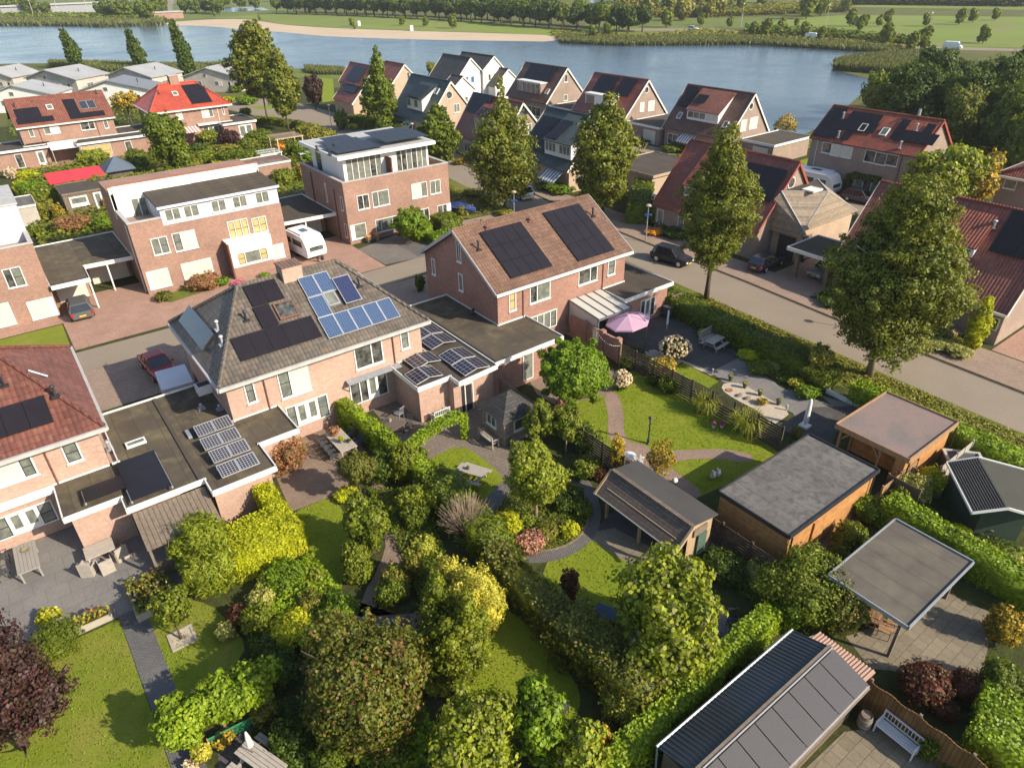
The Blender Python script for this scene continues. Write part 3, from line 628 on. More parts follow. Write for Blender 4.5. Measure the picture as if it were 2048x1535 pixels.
def wY(rt, Y, k, x0, y0, x1, y1, kinds='g', **kw):      # on a wall facing -y, from two measured corners (top left, bottom right)
    a, z1 = PY(k, x0, y0, Y); b, z0 = PY(k, x1, y1, Y); a, b = min(a, b), max(a, b); z0, z1 = min(z0, z1), max(z0, z1)
    return window(rt, (a, Y, z0), (1, 0, 0), (0, -1, 0), b-a, z1-z0, kinds, **kw)
def wX(rt, X, k, x0, y0, x1, y1, kinds='g', **kw):      # on a wall facing -x
    a, z1 = PXX(k, x0, y0, X); b, z0 = PXX(k, x1, y1, X); a, b = max(a, b), min(a, b); z0, z1 = min(z0, z1), max(z0, z1)
    return window(rt, (X, a, z0), (0, -1, 0), (-1, 0, 0), a-b, z1-z0, kinds, **kw)
def wYm(rt, Y, x, z, w, h, kinds='g', **kw): return window(rt, (x, Y, z), (1, 0, 0), (0, -1, 0), w, h, kinds, **kw)
def wXm(rt, X, y, z, w, h, kinds='g', **kw): return window(rt, (X, y, z), (0, -1, 0), (-1, 0, 0), w, h, kinds, **kw)
def plane_front(a, b, c):
    """slope plane through an eave line and ridge: returns point, normal"""
    a, b, c = Vector(a), Vector(b), Vector(c); n = (b-a).cross(c-a).normalized(); return a, (n if n.z > 0 else -n)
PVM = {}
def pvmesh(w, h, mat, frame):
    key = (w, h, mat.name, frame.name if frame else '')
    if key not in PVM:
        m = MB(); m.mi = 0; e = .035 if frame else 0; m.box(e, e, .02, w-e, h-e, .045)
        if frame:
            m.mi = 1; m.box(0, 0, 0, w, e, .055); m.box(0, h-e, 0, w, h, .055); m.box(0, e, 0, e, h-e, .055); m.box(w-e, e, 0, w, h-e, .055)
        me = bpy.data.meshes.new('solar_panel'); me.from_pydata(m.v, [], m.f); me.polygons.foreach_set('material_index', m.m); me.materials.append(mat); me.materials.append(frame or mat); PVM[key] = me
    return PVM[key]
def panels(rt, pl, k, px, py, rows, w=1.0, h=1.65, mat=None, frame=None, gap=.02, lift=.08, along=None, name='solar_panel', org=None):
    """rows: list of (shift, count) from the bottom up; first panel's lower left corner measured at px,py on the slope"""
    p0, n = pl; n = Vector(n); along = along or ((1, 0, 0) if n.z > .999 else None); up = (Vector((0, 0, 1)) - n*n.z).normalized(); al = Vector(along) if along else up.cross(n).normalized()
    if along: up = n.cross(al).normalized(); up = up if up.z >= -1e-6 else -up
    if al.cross(up).dot(n) < 0: al = al
    O = Vector(org) if org else PL(k, px, py, p0, n); me = pvmesh(w, h, mat or PV_BLACK, frame)
    for r, (sh, c) in enumerate(rows):
        for i in range(c):
            o = bpy.data.objects.new(name, me); COL.objects.link(o); o.parent = rt
            c0 = O + al*(sh*(w+gap)+i*(w+gap)) + up*(r*(h+gap)) + n*lift
            M_ = Matrix(((al.x, up.x, n.x, c0.x), (al.y, up.y, n.y, c0.y), (al.z, up.z, n.z, c0.z), (0, 0, 0, 1)))
            if rt.get('_w'): o.matrix_parent_inverse = Matrix.Translation(-Vector(rt.location))
            o.matrix_basis = M_
def skylight(rt, pl, k, px, py, w=.8, h=1.2, mat=None, frame=None, org=None, open_=0):
    p0, n = pl; n = Vector(n); up = (Vector((0, 0, 1)) - n*n.z).normalized()
    if up.length < .1: up = Vector((0, 1, 0))
    al = up.cross(n).normalized(); O = Vector(org) if org else PL(k, px, py, p0, n)
    def bx(m, u0, u1, v0, v1, d0, d1):
        c = [O+al*u+up*v+n*d for d in (d0, d1) for (u, v) in ((u0, v0), (u1, v0), (u1, v1), (u0, v1))]; m.add(c, [(0,3,2,1),(4,5,6,7),(0,1,5,4),(1,2,6,5),(2,3,7,6),(3,0,4,7)])
    m = MB(); e = .09; bx(m, 0, w, 0, e, 0, .14); bx(m, 0, w, h-e, h, 0, .14); bx(m, 0, e, e, h-e, 0, .14); bx(m, w-e, w, e, h-e, 0, .14)
    f = m.build('skylight', frame or LEADM, rt); m = MB(); bx(m, e, w-e, e, h-e, .02, .11); m.build('pane', mat or GL_DARK, f); return f
def vent(rt, pl, k, px, py, h=.5, r=.07, mat=None, cap=True):
    O = PL(k, px, py, *pl) if pl else G(k, px, py, 3); m = MB(); m.tube([O-Vector((0, 0, .15)), O+Vector((0, 0, h))], r, 8)
    if cap: m.lathe(O+Vector((0, 0, h)), [(r*1.7, 0), (r*1.9, .05), (r*1.2, .12), (.01, .14)], 10)
    m.box(O.x-.2, O.y-.2, O.z-.06, O.x+.2, O.y+.2, O.z+.03); return m.build('vent_pipe', mat or BLACKM, rt)
def pipe(rt, x, y, z0, z1, r=.04, mat=None, name='downpipe'): return MB().tube([(x, y, z0), (x, y, z1)], r, 6).build(name, mat or B_DARK, rt)
def dormer(rt, X, y0, y1, z0, z1, xback, zback, wallm, roofm, kinds='ggg', widths=None, front=WHITE, winz=None, wy=None, t=.14, pitch=True):
    """dormer on a slope that faces -x: front at x=X between y0<y1, its roof running back to xback at height zback"""
    m = MB().box(X, y0, z0, xback, y1, z1-.05); m.build('dormer', front, rt) if not pitch else None
    if pitch:
        vs = [(X,y0,z0),(X,y1,z0),(X,y1,z1),(X,y0,z1),(xback,y0,z0),(xback,y1,z0),(xback,y1,zback),(xback,y0,zback)]
        m = MB().add(vs, [(0,3,2,1)[::-1],(0,1,5,4),(1,2,6,5),(4,5,6,7),(0,4,7,3),(2,3,7,6)]); d = m.build('dormer', front, rt)
        MB().slab([(X-.25, y0-.15, z1+.04), (X-.25, y1+.15, z1+.04), (xback, y1+.15, zback+.1), (xback, y0-.15, zback+.1)], t).build('dormer_roof', roofm, rt)
    else:
        MB().box(X-.15, y0-.1, z1-.05, xback, y1+.1, z1+.12).build('dormer_roof', roofm, rt)
    a, b = wy or (y0+.15, y1-.15); q0, q1 = winz or (z0+.45, z1-.15)
    return window(rt, (X, b, q0), (0, -1, 0), (-1, 0, 0), b-a, q1-q0, kinds, widths=widths, sill=False)
def roundwin(rt, Y, x, z, r):
    m = MB(); n = 20
    for i in range(n):
        a, b = 2*math.pi*i/n, 2*math.pi*(i+1)/n; m.bar((x+r*math.cos(a), Y-.03, z+r*math.sin(a)), (x+r*math.cos(b), Y-.03, z+r*math.sin(b)), .09, .08, up=(0, 1, 0))
    f = m.build('window', WHITE, rt); m = MB(); m.add([(x+r*math.cos(2*math.pi*i/n), Y-.015, z+r*math.sin(2*math.pi*i/n)) for i in range(n)], [tuple(range(n))]); m.build('pane', GL_DARK, f)
def awning(rt, X, y0, y1, z, drop, out, m1, m2, n=12):
    a, b = MB(), MB(); w = (y1-y0)/n
    for i in range(n):
        q = (a if i % 2 else b); ya = y0+w*i; q.add([(X, ya, z), (X, ya+w, z), (X-out, ya+w, z-drop), (X-out, ya, z-drop), (X-out, ya+w, z-drop-.2), (X-out, ya, z-drop-.2)], [(0,1,2,3), (3,2,4,5)])
    f = a.build('awning', m1, rt); b.build('stripe', m2, f); MB().tube([(X-out, y0, z-drop), (X-out, y1, z-drop)], .03, 6).build('rail', WHITE, f)
AW_B = plain('awning_blue', (.16, .18, .26)); AW_R = plain('awning_red', (.55, .18, .15)); AW_Y = plain('awning_cream', (.60, .55, .38)); AW_P = plain('awning_plum', (.22, .14, .2)); AW_G = plain('awning_grey', (.35, .37, .38))

# ================================================================ FRONT ROW
# ---- grey-tiled hipped pair in the middle
M_ = bld('brick_house', (13.4, 42.2, 0), 'peach brick house pair under a grey hipped tile roof with blue and black solar panels')
walls(M_, 6.85, 19.95, 37.35, 47.1, 0, 5.5, B_PEACH)
hip(M_, 6.45, 20.35, 36.8, 47.65, 5.62, 10.06, 16.65, 42.22, 9.1, T_GREY, gut=GREYW)
YM = 37.35
pf = plane_front((6.45, 36.8, 5.62), (20.35, 36.8, 5.62), (13, 42.22, 9.1)); pfl = plane_front((6.45, 36.8, 5.62), (6.45, 47.65, 5.62), (10.06, 42.22, 9.1))
wY(M_, YM, 'x', 565, 950, 690, 1105, 'c'); wY(M_, YM, 'x', 830, 870, 1115, 1012, 'cs', widths=[.38, .62]); wY(M_, YM, 'x', 1440, 690, 1685, 790, 'Gg', widths=[.6, .4]); wY(M_, YM, 'x', 1805, 545, 1888, 682, 'c')
wY(M_, YM, 'x', 905, 1165, 1265, 1215, 'cDDc', widths=[.8, .9, .9, .9], sill=False)
wY(M_, YM, 'x', 1405, 965, 1722, 1040, 'gdDg', widths=[.9, .7, .9, .9], sill=False)
for px, py, z1 in ((727, 920, 5.4), (1745, 585, 5.4)):
    x, z = PY('x', px, py, YM); pipe(M_, x, YM-.05, 2.6 if px > 1000 else 0, 5.45, .045, B_DARK)
panels(M_, pf, 'x', 563, 805, [(0, 5)], 1.0, 1.66, PV_BLACK, gap=.015); panels(M_, pf, 'x', 735, 548, [(0, 1)], 1.0, 1.65, PV_BLACK); panels(M_, pf, 'x', 655, 375, [(0, 2)], 1.0, 1.62, PV_BLACK)
panels(M_, pf, 'x', 1252, 628, [(0, 5)], 1.0, 1.65, PV_BLUE, ALU); panels(M_, pf, 'x', 1168, 465, [(0, 1)], 1.0, 1.62, PV_BLUE, ALU); panels(M_, pf, 'x', 1085, 305, [(0, 2)], 1.0, 1.62, PV_BLUE, ALU)
panels(M_, pf, 'x', 1385, 360, [(0, 1)], 1.15, 2.15, PV_NAVY, ALU, lift=.2)
skylight(M_, pf, 'x', 872, 478, 1.25, 1.25, GL_DARK, B_DARK); skylight(M_, pf, 'x', 1255, 372, .8, 1.15, GL_MID, LEADM)
for q in ((600, 470), (1490, 205)): vent(M_, pf, 'x', *q)
for q in ((380, 545), (415, 665)): vent(M_, pfl, 'x', *q, mat=ALU)
n2 = Vector(pfl[1]); panels(M_, pfl, 'x', 0, 0, [(0, 1)], 5.3, 1.25, PV_SLATE, lift=.16, org=(6.95, 46.2-.1, 6.1), along=(0, -1, 0), name='solar_collector')
m = MB().box(12.8, 41.6, 8.0, 14.1, 42.75, 9.7); ch = m.build('chimney', B_PEACH, M_); MB().box(12.74, 41.54, 9.702, 14.16, 42.81, 9.78).build('cap', T_BROWN, ch)
# porch canopy over garden doors
m = MB(); m.slab([(14.1, 37.3, 2.98), (18.0, 37.3, 2.98), (18.0, 36.75, 2.9), (14.1, 36.75, 2.9)], .07); m.bar((14.1, 36.78, 2.85), (14.3, 37.3, 2.1), .05); m.build('canopy', LEADM, M_)

# ---- rust-red hipped pair at the left edge
H1 = bld('brick_house', (-6.2, 42.2, 0), 'peach brick house under a rust red hipped roof, cut by the left edge')
walls(H1, -12.9, .1, 37.35, 47.5, 0, 5.5, B_PEACH)
hip(H1, -13.3, .5, 36.8, 48.05, 5.62, -9.7, -3.1, 42.4, 9.1, T_RUST, gut=GREYW)
pl1 = plane_front((-13, 36.8, 5.62), (.5, 36.8, 5.62), (-6, 42.4, 9.1)); pr1 = plane_front((.5, 36.8, 5.62), (.5, 48.05, 5.62), (-3.1, 42.4, 9.1))
wY(H1, YM, 'z', 570, 1010, 805, 1135, 'c'); wY(H1, YM, 'z', -200, 1250, 375, 1275, 'sc', widths=[.72, .28])
wY(H1, YM, 'p', -150, 740, 610, 700, 'cDDc', widths=[1, .8, .8, .85], sill=False)
x, z = PY('z', 410, 1050, YM); pipe(H1, x, YM-.05, 2.9, 5.45, .045)
panels(H1, pl1, 'z', 0, 0, [(0, 6)], 1.0, 1.7, PV_BLACK, org=(-7.6, 37.73, 6.2))
for q in ((40, 430),): vent(H1, pl1, 'z', *q)
for q in ((530, 530),): vent(H1, pr1, 'z', *q)
m = MB(); m.slab([(-9, 37.3, 2.95), (-2.7, 37.3, 2.95), (-2.7, 36.9, 2.93), (-9, 36.9, 2.93)], .26); m.build('canopy', WHITE, H1)
m = MB(); p = PL('z', 280, 310, *pr1); m.tube([p+Vector((0, 0, .12)), p+Vector((.7, -.1, -.45))], .06, 6); m.build('flue_pipe', ZINC, H1)

# ---- flat garage block between them
GA = bld('garage', (3.4, 38, 0), 'long flat dark garage roof between the two hipped houses, carrying tilted and flat solar panels', 'garage')
walls(GA, .12, 6.84, 37.0, 42.7, 0, 2.7, B_PEACH); walls(GA, -2.4, .1, 34.3, 37.3, 0, 2.7, B_PEACH); walls(GA, .12, 3.5, 34.4, 37.0, 0, 2.7, B_PEACH); walls(GA, 3.9, 9.2, 34.5, 37.0, 0, 2.7, B_PEACH); walls(GA, 3.95, 7.0, 32.0, 34.5, 0, 2.7, B_PEACH)
flatroof(GA, [(.52, 43.1), (6.84, 43.1), (6.84, 37.34), (9.55, 37.34), (9.55, 34.15), (7.2, 34.15), (7.2, 31.5), (3.85, 31.5), (3.85, 32.85), (0, 32.85), (0, 34.05), (-2.65, 34.05), (-2.65, 37.34), (.12, 37.34), (.52, 37.34)], 2.9, BITU)
fl = ((0, 0, 2.92), (0, 0, 1))
m = MB(); m.box(3.55, 32.9, 2.84, 3.75, 43.0, 2.93); m.build('roof_seam', BITU2, GA)
for i, (px, py) in enumerate(((1520, 885), (1465, 785), (1405, 697), (1360, 607))):
    o = G('g', px, py, 3.0); nn = Vector((-.0, -.18, 1)).normalized(); panels(GA, (o, nn), 'g', 0, 0, [(0, 2)], 1.0, 1.02, PV_MONO, ALU, org=o, lift=.12, along=(1, 0, 0))
    m = MB().slab([o+Vector((0, 1.0, 0)), o+Vector((2.02, 1.0, 0)), o+Vector((2.02, 1.0, .3)), o+Vector((0, 1.0, .3))], .03); m.build('panel_frame', ALU, GA)
o = G('g', 905, 1045, 3.0); panels(GA, fl, 'g', 0, 0, [(0, 1), (0, 1), (0, 1)], 1.95, 1.28, PV_BLACK, org=(o.x, o.y, 2.95), lift=.18)
o = G('g', 590, 1055, 3.0); panels(GA, fl, 'g', 0, 0, [(0, 1)], 1.92, 1.28, PV_BLACK, org=(o.x, o.y, 2.95), lift=.18)
m = MB()
for px, py, L_ in ((1180, 940, 3.9), (905, 1045, 1.3), (590, 1055, 1.3), (843, 865, 1.3)):
    o = G('g', px, py, 3.1); m.bar((o.x, o.y, 3.12), (o.x, o.y+L_, 3.12), .07, .05)
m.build('panel_rail', ALU, GA)
o = G('g', 865, 668, 2.95); skylight(GA, ((0, 0, 2.9), (0, 0, 1)), 'g', 0, 0, 1.05, .55, GL_MID, WHITE, org=(o.x, o.y, 2.86))
vent(GA, ((0, 0, 2.9), (0, 0, 1)), 'g', 748, 672, .45, .09, ZINC)
o = G('g', 1300, 595, 2.95); MB().box(o.x-.1, o.y, 2.87, o.x+.1, o.y+.85, 3.02).build('roof_box', ZINC, GA)
o = G('g', 1360, 318, 2.95); ac = MB().box(o.x, o.y, 2.95, o.x+.95, o.y+.75, 3.55).build('air_conditioner', WHITE, GA); MB().box(o.x+.12, o.y+.1, 3.552, o.x+.83, o.y+.65, 3.57).build('fan_grille', BLACKM, ac)
for q in ((1375, 395), (1500, 400)): vent(GA, ((0, 0, 2.9), (0, 0, 1)), 'g', *q, .2, .06, ZINC)
# lean-to with plank roof
LT = bld('lean_to', (2.2, 31.6, 0), 'lean-to with a weathered ribbed plank roof under the garage edge beside grey patio', 'lean-to')
m = MB()
for i in range(15): m.slab([(.15+i*.235, 32.75, 2.55), (.15+i*.235+.2, 32.75, 2.55), (.15+i*.235+.2, 30.1, 2.1), (.15+i*.235, 30.1, 2.1)], .05)
m.build('roof', OLDWOOD, LT); m = MB()
m.slab([(.15, 32.75, 2.52), (3.7, 32.75, 2.52), (3.7, 30.1, 2.06), (.15, 30.1, 2.06)], .03); m.build('roof_backing', OLDWOOD, LT)
m = MB()
for x in (.25, 1.9, 3.6): m.bar((x, 30.3, 0), (x, 30.3, 2.05), .12)
m.bar((.15, 30.3, 2.0), (3.7, 30.3, 2.0), .1, .14); m.build('frame', OLDWOOD, LT)
MB().box(.22, 30.25, 0, 1.75, 30.32, 1.0).build('railing', OLDWOOD, LT)

# ---- annexes between grey-roof pair and brown pair
GB = bld('garage', (21.5, 35.2, 0), 'peach brick flat-roofed annexe with steep little rows of solar panels beside the thatched-look shed', 'garage')
GB['label'] = 'peach brick annexe with zigzag rows of small solar panels, between the grey-roofed and brown-roofed houses'
walls(GB, 17.55, 19.75, 33.9, 37.33, 0, 2.72, B_PEACH); walls(GB, 19.75, 22.95, 33.2, 44.4, 0, 2.72, B_PEACH)
flatroof(GB, [(17.4, 37.33), (20.35, 37.33), (20.35, 44.7), (23.04, 44.7), (23.04, 32.85), (19.85, 32.6), (19.85, 33.65), (17.4, 33.65)], 2.9, BITU2)
def tilt(o, w, l, s, rt=GB):
    al = Vector((0, 1, 0)); nn = Vector((-s*.20, 0, 1)).normalized(); upv = al.cross(nn)*1.0
    ax = Vector((1, 0, s*.20)).normalized(); me = pvmesh(1.0, 1.65, PV_MONO2, ALU); ob = bpy.data.objects.new('solar_panel', me); COL.objects.link(ob); ob.parent = rt
    ob.matrix_parent_inverse = Matrix.Translation(-Vector(rt.location)); ay = Vector((0, 1, 0)); nz = ax.cross(ay)
    ob.matrix_basis = Matrix(((ax.x, ay.x, nz.x, o[0]), (ax.y, ay.y, nz.y, o[1]), (ax.z, ay.z, nz.z, o[2]), (0, 0, 0, 1)))
PV_MONO2 = panelm('solar_dark_split', (.018, .016, .03), (.33, .012, (.3, .3, .32)))
for (x, y) in ((17.45, 33.85), (18.4, 35.6), (20.5, 32.85), (20.55, 34.6), (20.7, 37.3), (20.75, 39.1), (20.75, 40.85)):
    tilt((x, y, 3.0), 1, 1.65, 1); tilt((x+1.0, y, 3.2), 1, 1.65, -1)
wY(GB, 33.2, 'h', 1460, 235, 1530, 400, 'o', sill=False, frame=WHITE); MB().box(20.35, 33.18, .05, 21.15, 33.25, 2.1).build('doorway', BLACKM, GB)
GC = bld('garage', (26, 36, 0), 'wide flat brown felt roof with white fascia in front of the brown-tiled gable house', 'garage')
walls(GC, 23.0, 26.4, 33.5, 44.5, 0, 2.72, B_RED); walls(GC, 26.4, 28.95, 33.5, 37.5, 0, 2.72, B_RED)
flatroof(GC, [(23.1, 44.75), (26.62, 44.75), (26.62, 37.55), (29.2, 37.55), (29.2, 33.2), (23.1, 33.1)], 2.92, BITU)
wY(GC, 33.5, 'i', 155, 190, 225, 355, 'C', sill=False); MB().box(23.25, 33.2, 2.8, 23.4, 44.6, 2.97).build('roof_seam', BITU2, GC)
vent(GC, ((0, 0, 2.9), (0, 0, 1)), 'w', 430, 1000, .3, .08)

# ---- brown gabled pair
C2 = bld('brick_house', (33, 42.7, 0), 'red brick house pair with brown tiled gable roof and two large black solar arrays')
gable(C2, 'x', 26.65, 39.75, 37.2, 48.2, 5.62, 5.62, 42.7, 9.0, T_BROWN, B_RED, oh=.38, verge=GREYW, gut=WHITE, inset=.4)
YC = 37.6; pc = plane_front((26, 37.2, 5.62), (40, 37.2, 5.62), (33, 42.7, 9.0))
wY(C2, YC, 'w', 716, 820, 775, 962, 'y'); wY(C2, YC, 'w', 884, 760, 1050, 865, 'gC', widths=[.36, .64]); wY(C2, YC, 'w', 1281, 640, 1428, 722, 'Gg', widths=[.62, .38]); wY(C2, YC, 'w', 1520, 548, 1572, 672, 'c')
wY(C2, YC, 'w', 890, 1030, 1102, 1090, 'cCCc', sill=False)
for px, py, z0 in ((830, 800, 2.9), (1480, 590, 0)):
    x, z = PY('w', px, py, YC); pipe(C2, x, YC-.05, z0, 5.4)
XC = 26.65
wX(C2, XC, 'w', 290, 370, 338, 590, 'gG', widths=[1, 1]); wX(C2, XC, 'w', 310, 665, 352, 822, 'C'); wX(C2, XC, 'w', 92, 545, 130, 690, 'C')
panels(C2, pc, 'w', 738, 722, [(0, 4), (0, 4), (0, 4)], .96, 1.54, PV_BLACK, gap=.03)
panels(C2, pc, 'w', 1280, 582, [(0, 4), (0, 4), (0, 4)], .95, 1.74, PV_BLACK, gap=.03)
for q in ((472, 480), (1395, 210)): vent(C2, pc, 'w', *q, .6)
for q in ((538, 312), (884, 250)): vent(C2, pc, 'w', *q, .15, .09, B_DARK)
# annexe right of it with garden doors
GD = bld('extension', (41.3, 37.5, 0), 'brick side extension with flat felt roof and white French doors behind the mauve parasol', 'extension')
walls(GD, 39.78, 42.5, 35.1, 41.5, 0, 2.72, B_RED); walls(GD, 37.4, 39.78, 35.1, 37.55, 0, 2.72, B_RED)
flatroof(GD, [(39.78, 41.8), (42.8, 41.8), (42.8, 34.85), (37.15, 34.85), (37.15, 37.55), (39.78, 37.55)], 2.9, BITU2)
wY(GD, 35.1, 's', 1440, 215, 1570, 350, 'gDg', widths=[.6, .8, .6], sill=False)
# glass veranda
VR = bld('veranda', (35.3, 36, 0), 'veranda with a milky glazed roof on slim grey posts next to mauve parasol', 'veranda')
MILK = plain('milky_glass', (.52, .50, .45), (.46, .44, .40), .5, .3, .5)
m = MB().slab([(33.6, 37.55, 2.95), (37.1, 37.55, 2.95), (37.1, 34.1, 2.55), (33.6, 34.1, 2.55)], .05); m.build('glass_roof', MILK, VR)
m = MB()
for i in range(5): x = 33.6+i*.875; m.bar((x, 37.55, 2.99), (x, 34.05, 2.59), .05, .06)
m.bar((33.55, 34.05, 2.5), (37.15, 34.05, 2.5), .1, .14)
for x in (33.6, 37.05): m.bar((x, 34.1, 0), (x, 34.1, 2.5), .09)
m.build('frame', plain('grey_alu', (.12, .13, .14), rough=.5), VR)
MB().add([(33.62, 37.5, .9), (33.62, 34.15, .9), (33.62, 34.15, 2.45), (33.62, 37.5, 2.85)], [(0,1,2,3)]).build('side_screen', MILK, VR)
# ================================================================ SECOND ROW
def carport(rt, pts, z, posts, mat=BITU, back=None):
    flatroof(rt, pts, z, mat, t=.32)
    m = MB()
    for x, y in posts: m.box(x-.06, y-.06, 0, x+.06, y+.06, z-.3)
    m.build('post', WHITE, rt)
def townhouse2(x0, x1, yf, yb, label, full=True):
    h = bld('brick_house', ((x0+x1)/2, (yf+yb)/2, 0), label); walls(h, x0, x1, yf, yb, 0, 6.0, B_TOWN); return h
# A: white roof terrace and grey dormer
A_ = townhouse2(8.3, 22.2, 68.2, 79.2, 'three-storey brick house with white terrace wall and brown ribbed dormer roof, beyond the driveway')
MB().box(8.3, 68.2, 6.0, 11.2, 68.45, 6.75).box(8.3, 68.45, 6.0, 8.55, 73.2, 6.75).build('parapet', B_TOWN, A_)
MB().box(8.25, 68.15, 6.752, 11.2, 68.5, 6.85).box(8.25, 68.5, 6.752, 8.6, 73.2, 6.85).build('coping', GREYW, A_)
MB().box(8.31, 73.2, 6.0, 22.19, 79.19, 8.3).build('upper_wall', B_TOWN, A_)
MB().box(8.55, 73.1, 6.02, 22.0, 73.2, 8.98).build('white_wall', WHITE, A_)
MB().box(8.25, 73.2, 6.0, 22.25, 73.42, 8.98).build('parapet_band', WHITE, A_); MB().box(8.2, 73.1, 8.982, 22.3, 73.5, 9.06).build('coping', plain('orange_coping', (.38, .15, .08)), A_)
MB().box(11.2, 68.3, 6.01, 22.15, 73.08, 7.6).build('dormer_wall', LILAC, A_)
MB().slab([(11.05, 68.05, 7.75), (22.3, 68.05, 7.75), (22.3, 73.09, 8.1), (11.05, 73.09, 8.1)], .2).build('roof', BITU2, A_)
m = MB()
for i in range(7): t = i/6; m.bar((15.5, 68.2+4.7*t, 7.79+.33*t), (22.3, 68.2+4.7*t, 7.79+.33*t), .10, .08)
m.build('roof_ribs', BITU2, A_); MB().box(11.0, 68.0, 7.55, 22.35, 68.06, 7.78).build('fascia', LILAC, A_)
MB().add([(11.19, 68.3, 6.0), (11.19, 73.2, 6.0), (11.19, 73.08, 7.9), (11.19, 68.3, 7.6)], [(3,2,1,0)]).build('dormer_cheek', LILAC, A_)
wY(A_, 73.1, 'd', 760, 140, 890, 260, 'CC', sill=False)
for x in (11.55, 13.2, 15.7, 17.7, 19.9): wYm(A_, 68.3, x, 6.3, 1.35, 1.1, 'CC', sill=True)
YA = 68.2
wY(A_, YA, 'd', 875, 375, 1000, 450, 'Cc'); wY(A_, YA, 'd', 1000, 345, 1162, 420, 'cs', widths=[.36, .64]); wY(A_, YA, 'd', 1325, 275, 1465, 350, 'yyy'); wY(A_, YA, 'd', 1468, 255, 1570, 325, 'yy')
wY(A_, YA, 'd', 850, 570, 1008, 640, 'ws', widths=[.2, .8]); wY(A_, YA, 'd', 1055, 522, 1255, 575, 's'); wY(A_, YA, 'd', 1552, 420, 1670, 475, 'sw', widths=[.75, .25])
MB().box(16.0, 67.0, .0, 20.1, 68.2, 1.0).build('bay_base', B_TOWN, A_); MB().box(15.95, 66.95, 1.002, 20.15, 68.2, 2.55).build('bay', WHITE, A_); MB().box(15.9, 66.9, 2.552, 20.2, 68.2, 3.6).build('balcony', WHITE, A_)
MB().box(15.85, 66.6, 0, 16.0, 68.2, 3.5).build('fin_wall', B_DARK, A_)
wYm(A_, 66.95, 16.6, 1.2, 3.0, 1.2, 'yCy', widths=[.25, .5, .25], sill=False)
for x in (8.34,): pipe(A_, 8.22, 69.0, 0, 6.5, .05, WHITE)
# B: white penthouse with solar roof
Bh = townhouse2(29.0, 42.0, 68.2, 79.5, 'three-storey brick house with white penthouse under overhanging solar roof, beside the curved street')
m = MB().box(29.0, 68.2, 6.0, 42.0, 68.45, 6.7).box(29.0, 68.45, 6.0, 29.25, 79.5, 6.7).box(41.75, 68.45, 6.0, 42.0, 79.5, 6.7).box(29.25, 79.25, 6.0, 41.75, 79.5, 6.7); m.build('parapet', B_TOWN, Bh)
MB().box(28.95, 68.15, 6.702, 42.05, 68.5, 6.78).box(28.95, 68.5, 6.702, 29.3, 79.5, 6.78).box(41.7, 68.5, 6.702, 42.05, 79.5, 6.78).build('coping', GREYW, Bh)
MB().box(29.26, 68.46, 6.0, 41.74, 79.2, 6.12).build('terrace', TEAK, Bh)
MB().box(30.0, 69.7, 6.13, 40.4, 78.0, 8.85).build('penthouse_wall', WHITE, Bh)
MB().box(29.1, 68.7, 8.852, 40.9, 79.0, 9.2).build('roof', WHITE, Bh); MB().box(29.3, 68.9, 9.202, 40.7, 78.8, 9.22).build('roof_felt', GREYW, Bh)
wYm(Bh, 69.7, 30.3, 6.25, 4.2, 2.4, 'CCCCGC', sill=False); wYm(Bh, 69.7, 36.3, 6.25, 3.9, 2.4, 'GGCGCC', sill=False); wXm(Bh, 30.0, 76.8, 6.3, 1.6, 2.4, 'G', sill=False)
MB().box(35.0, 68.46, 6.13, 35.15, 69.7, 8.3).build('terrace_screen', B_DARK, Bh)
fB = ((0, 0, 9.25), (0, 0, 1)); nB = Vector((0, -.04, 1)).normalized()
panels(Bh, (Vector((0, 0, 9.3)), nB), 'v', 0, 0, [(0, 5), (0, 5), (0.4, 4), (1.0, 3)], 1.05, 1.75, PV_BLACK, org=(29.5, 69.4, 9.3), along=(1, 0, 0))
panels(Bh, (Vector((0, 0, 9.3)), nB), 'v', 0, 0, [(0, 5), (0, 5), (0, 5)], 1.05, 1.75, PV_BLACK, org=(35.25, 69.6, 9.45), along=(1, 0, 0), lift=.2)
for q in ((505, 265), (640, 320), (690, 245)): vent(Bh, ((0, 0, 9.25), (0, 0, 1)), 'v', *q, .3, .1, BLACKM)
wY(Bh, YA, 'v', 930, 765, 1078, 890, 'gg'); wY(Bh, YA, 'v', 1092, 725, 1292, 850, 'cC', widths=[.35, .65]); wY(Bh, YA, 'v', 1518, 640, 1698, 760, 'sc', widths=[.62, .38]); wY(Bh, YA, 'v', 1718, 605, 1842, 725, 'cC')
wY(Bh, YA, 'v', 860, 1085, 1048, 1200, 'wC', widths=[.25, .75]); wY(Bh, YA, 'v', 1130, 1025, 1388, 1105, 'cCc', widths=[.25, .5, .25]); wY(Bh, YA, 'v', 1485, 940, 1722, 1025, 'gGg', widths=[.25, .5, .25]); wY(Bh, YA, 'v', 1800, 870, 1955, 985, 'GGw', widths=[.4, .3, .3])
XB = 29.0
wX(Bh, XB, 'v', 755, 765, 800, 925, 'G'); wX(Bh, XB, 'v', 800, 1055, 845, 1215, 'G'); wX(Bh, XB, 'v', 585, 620, 630, 830, 'G'); pipe(Bh, 28.92, 70.6, 0, 5.6, .06); pipe(Bh, 28.92, 76.5, 2.9, 6.3, .06)
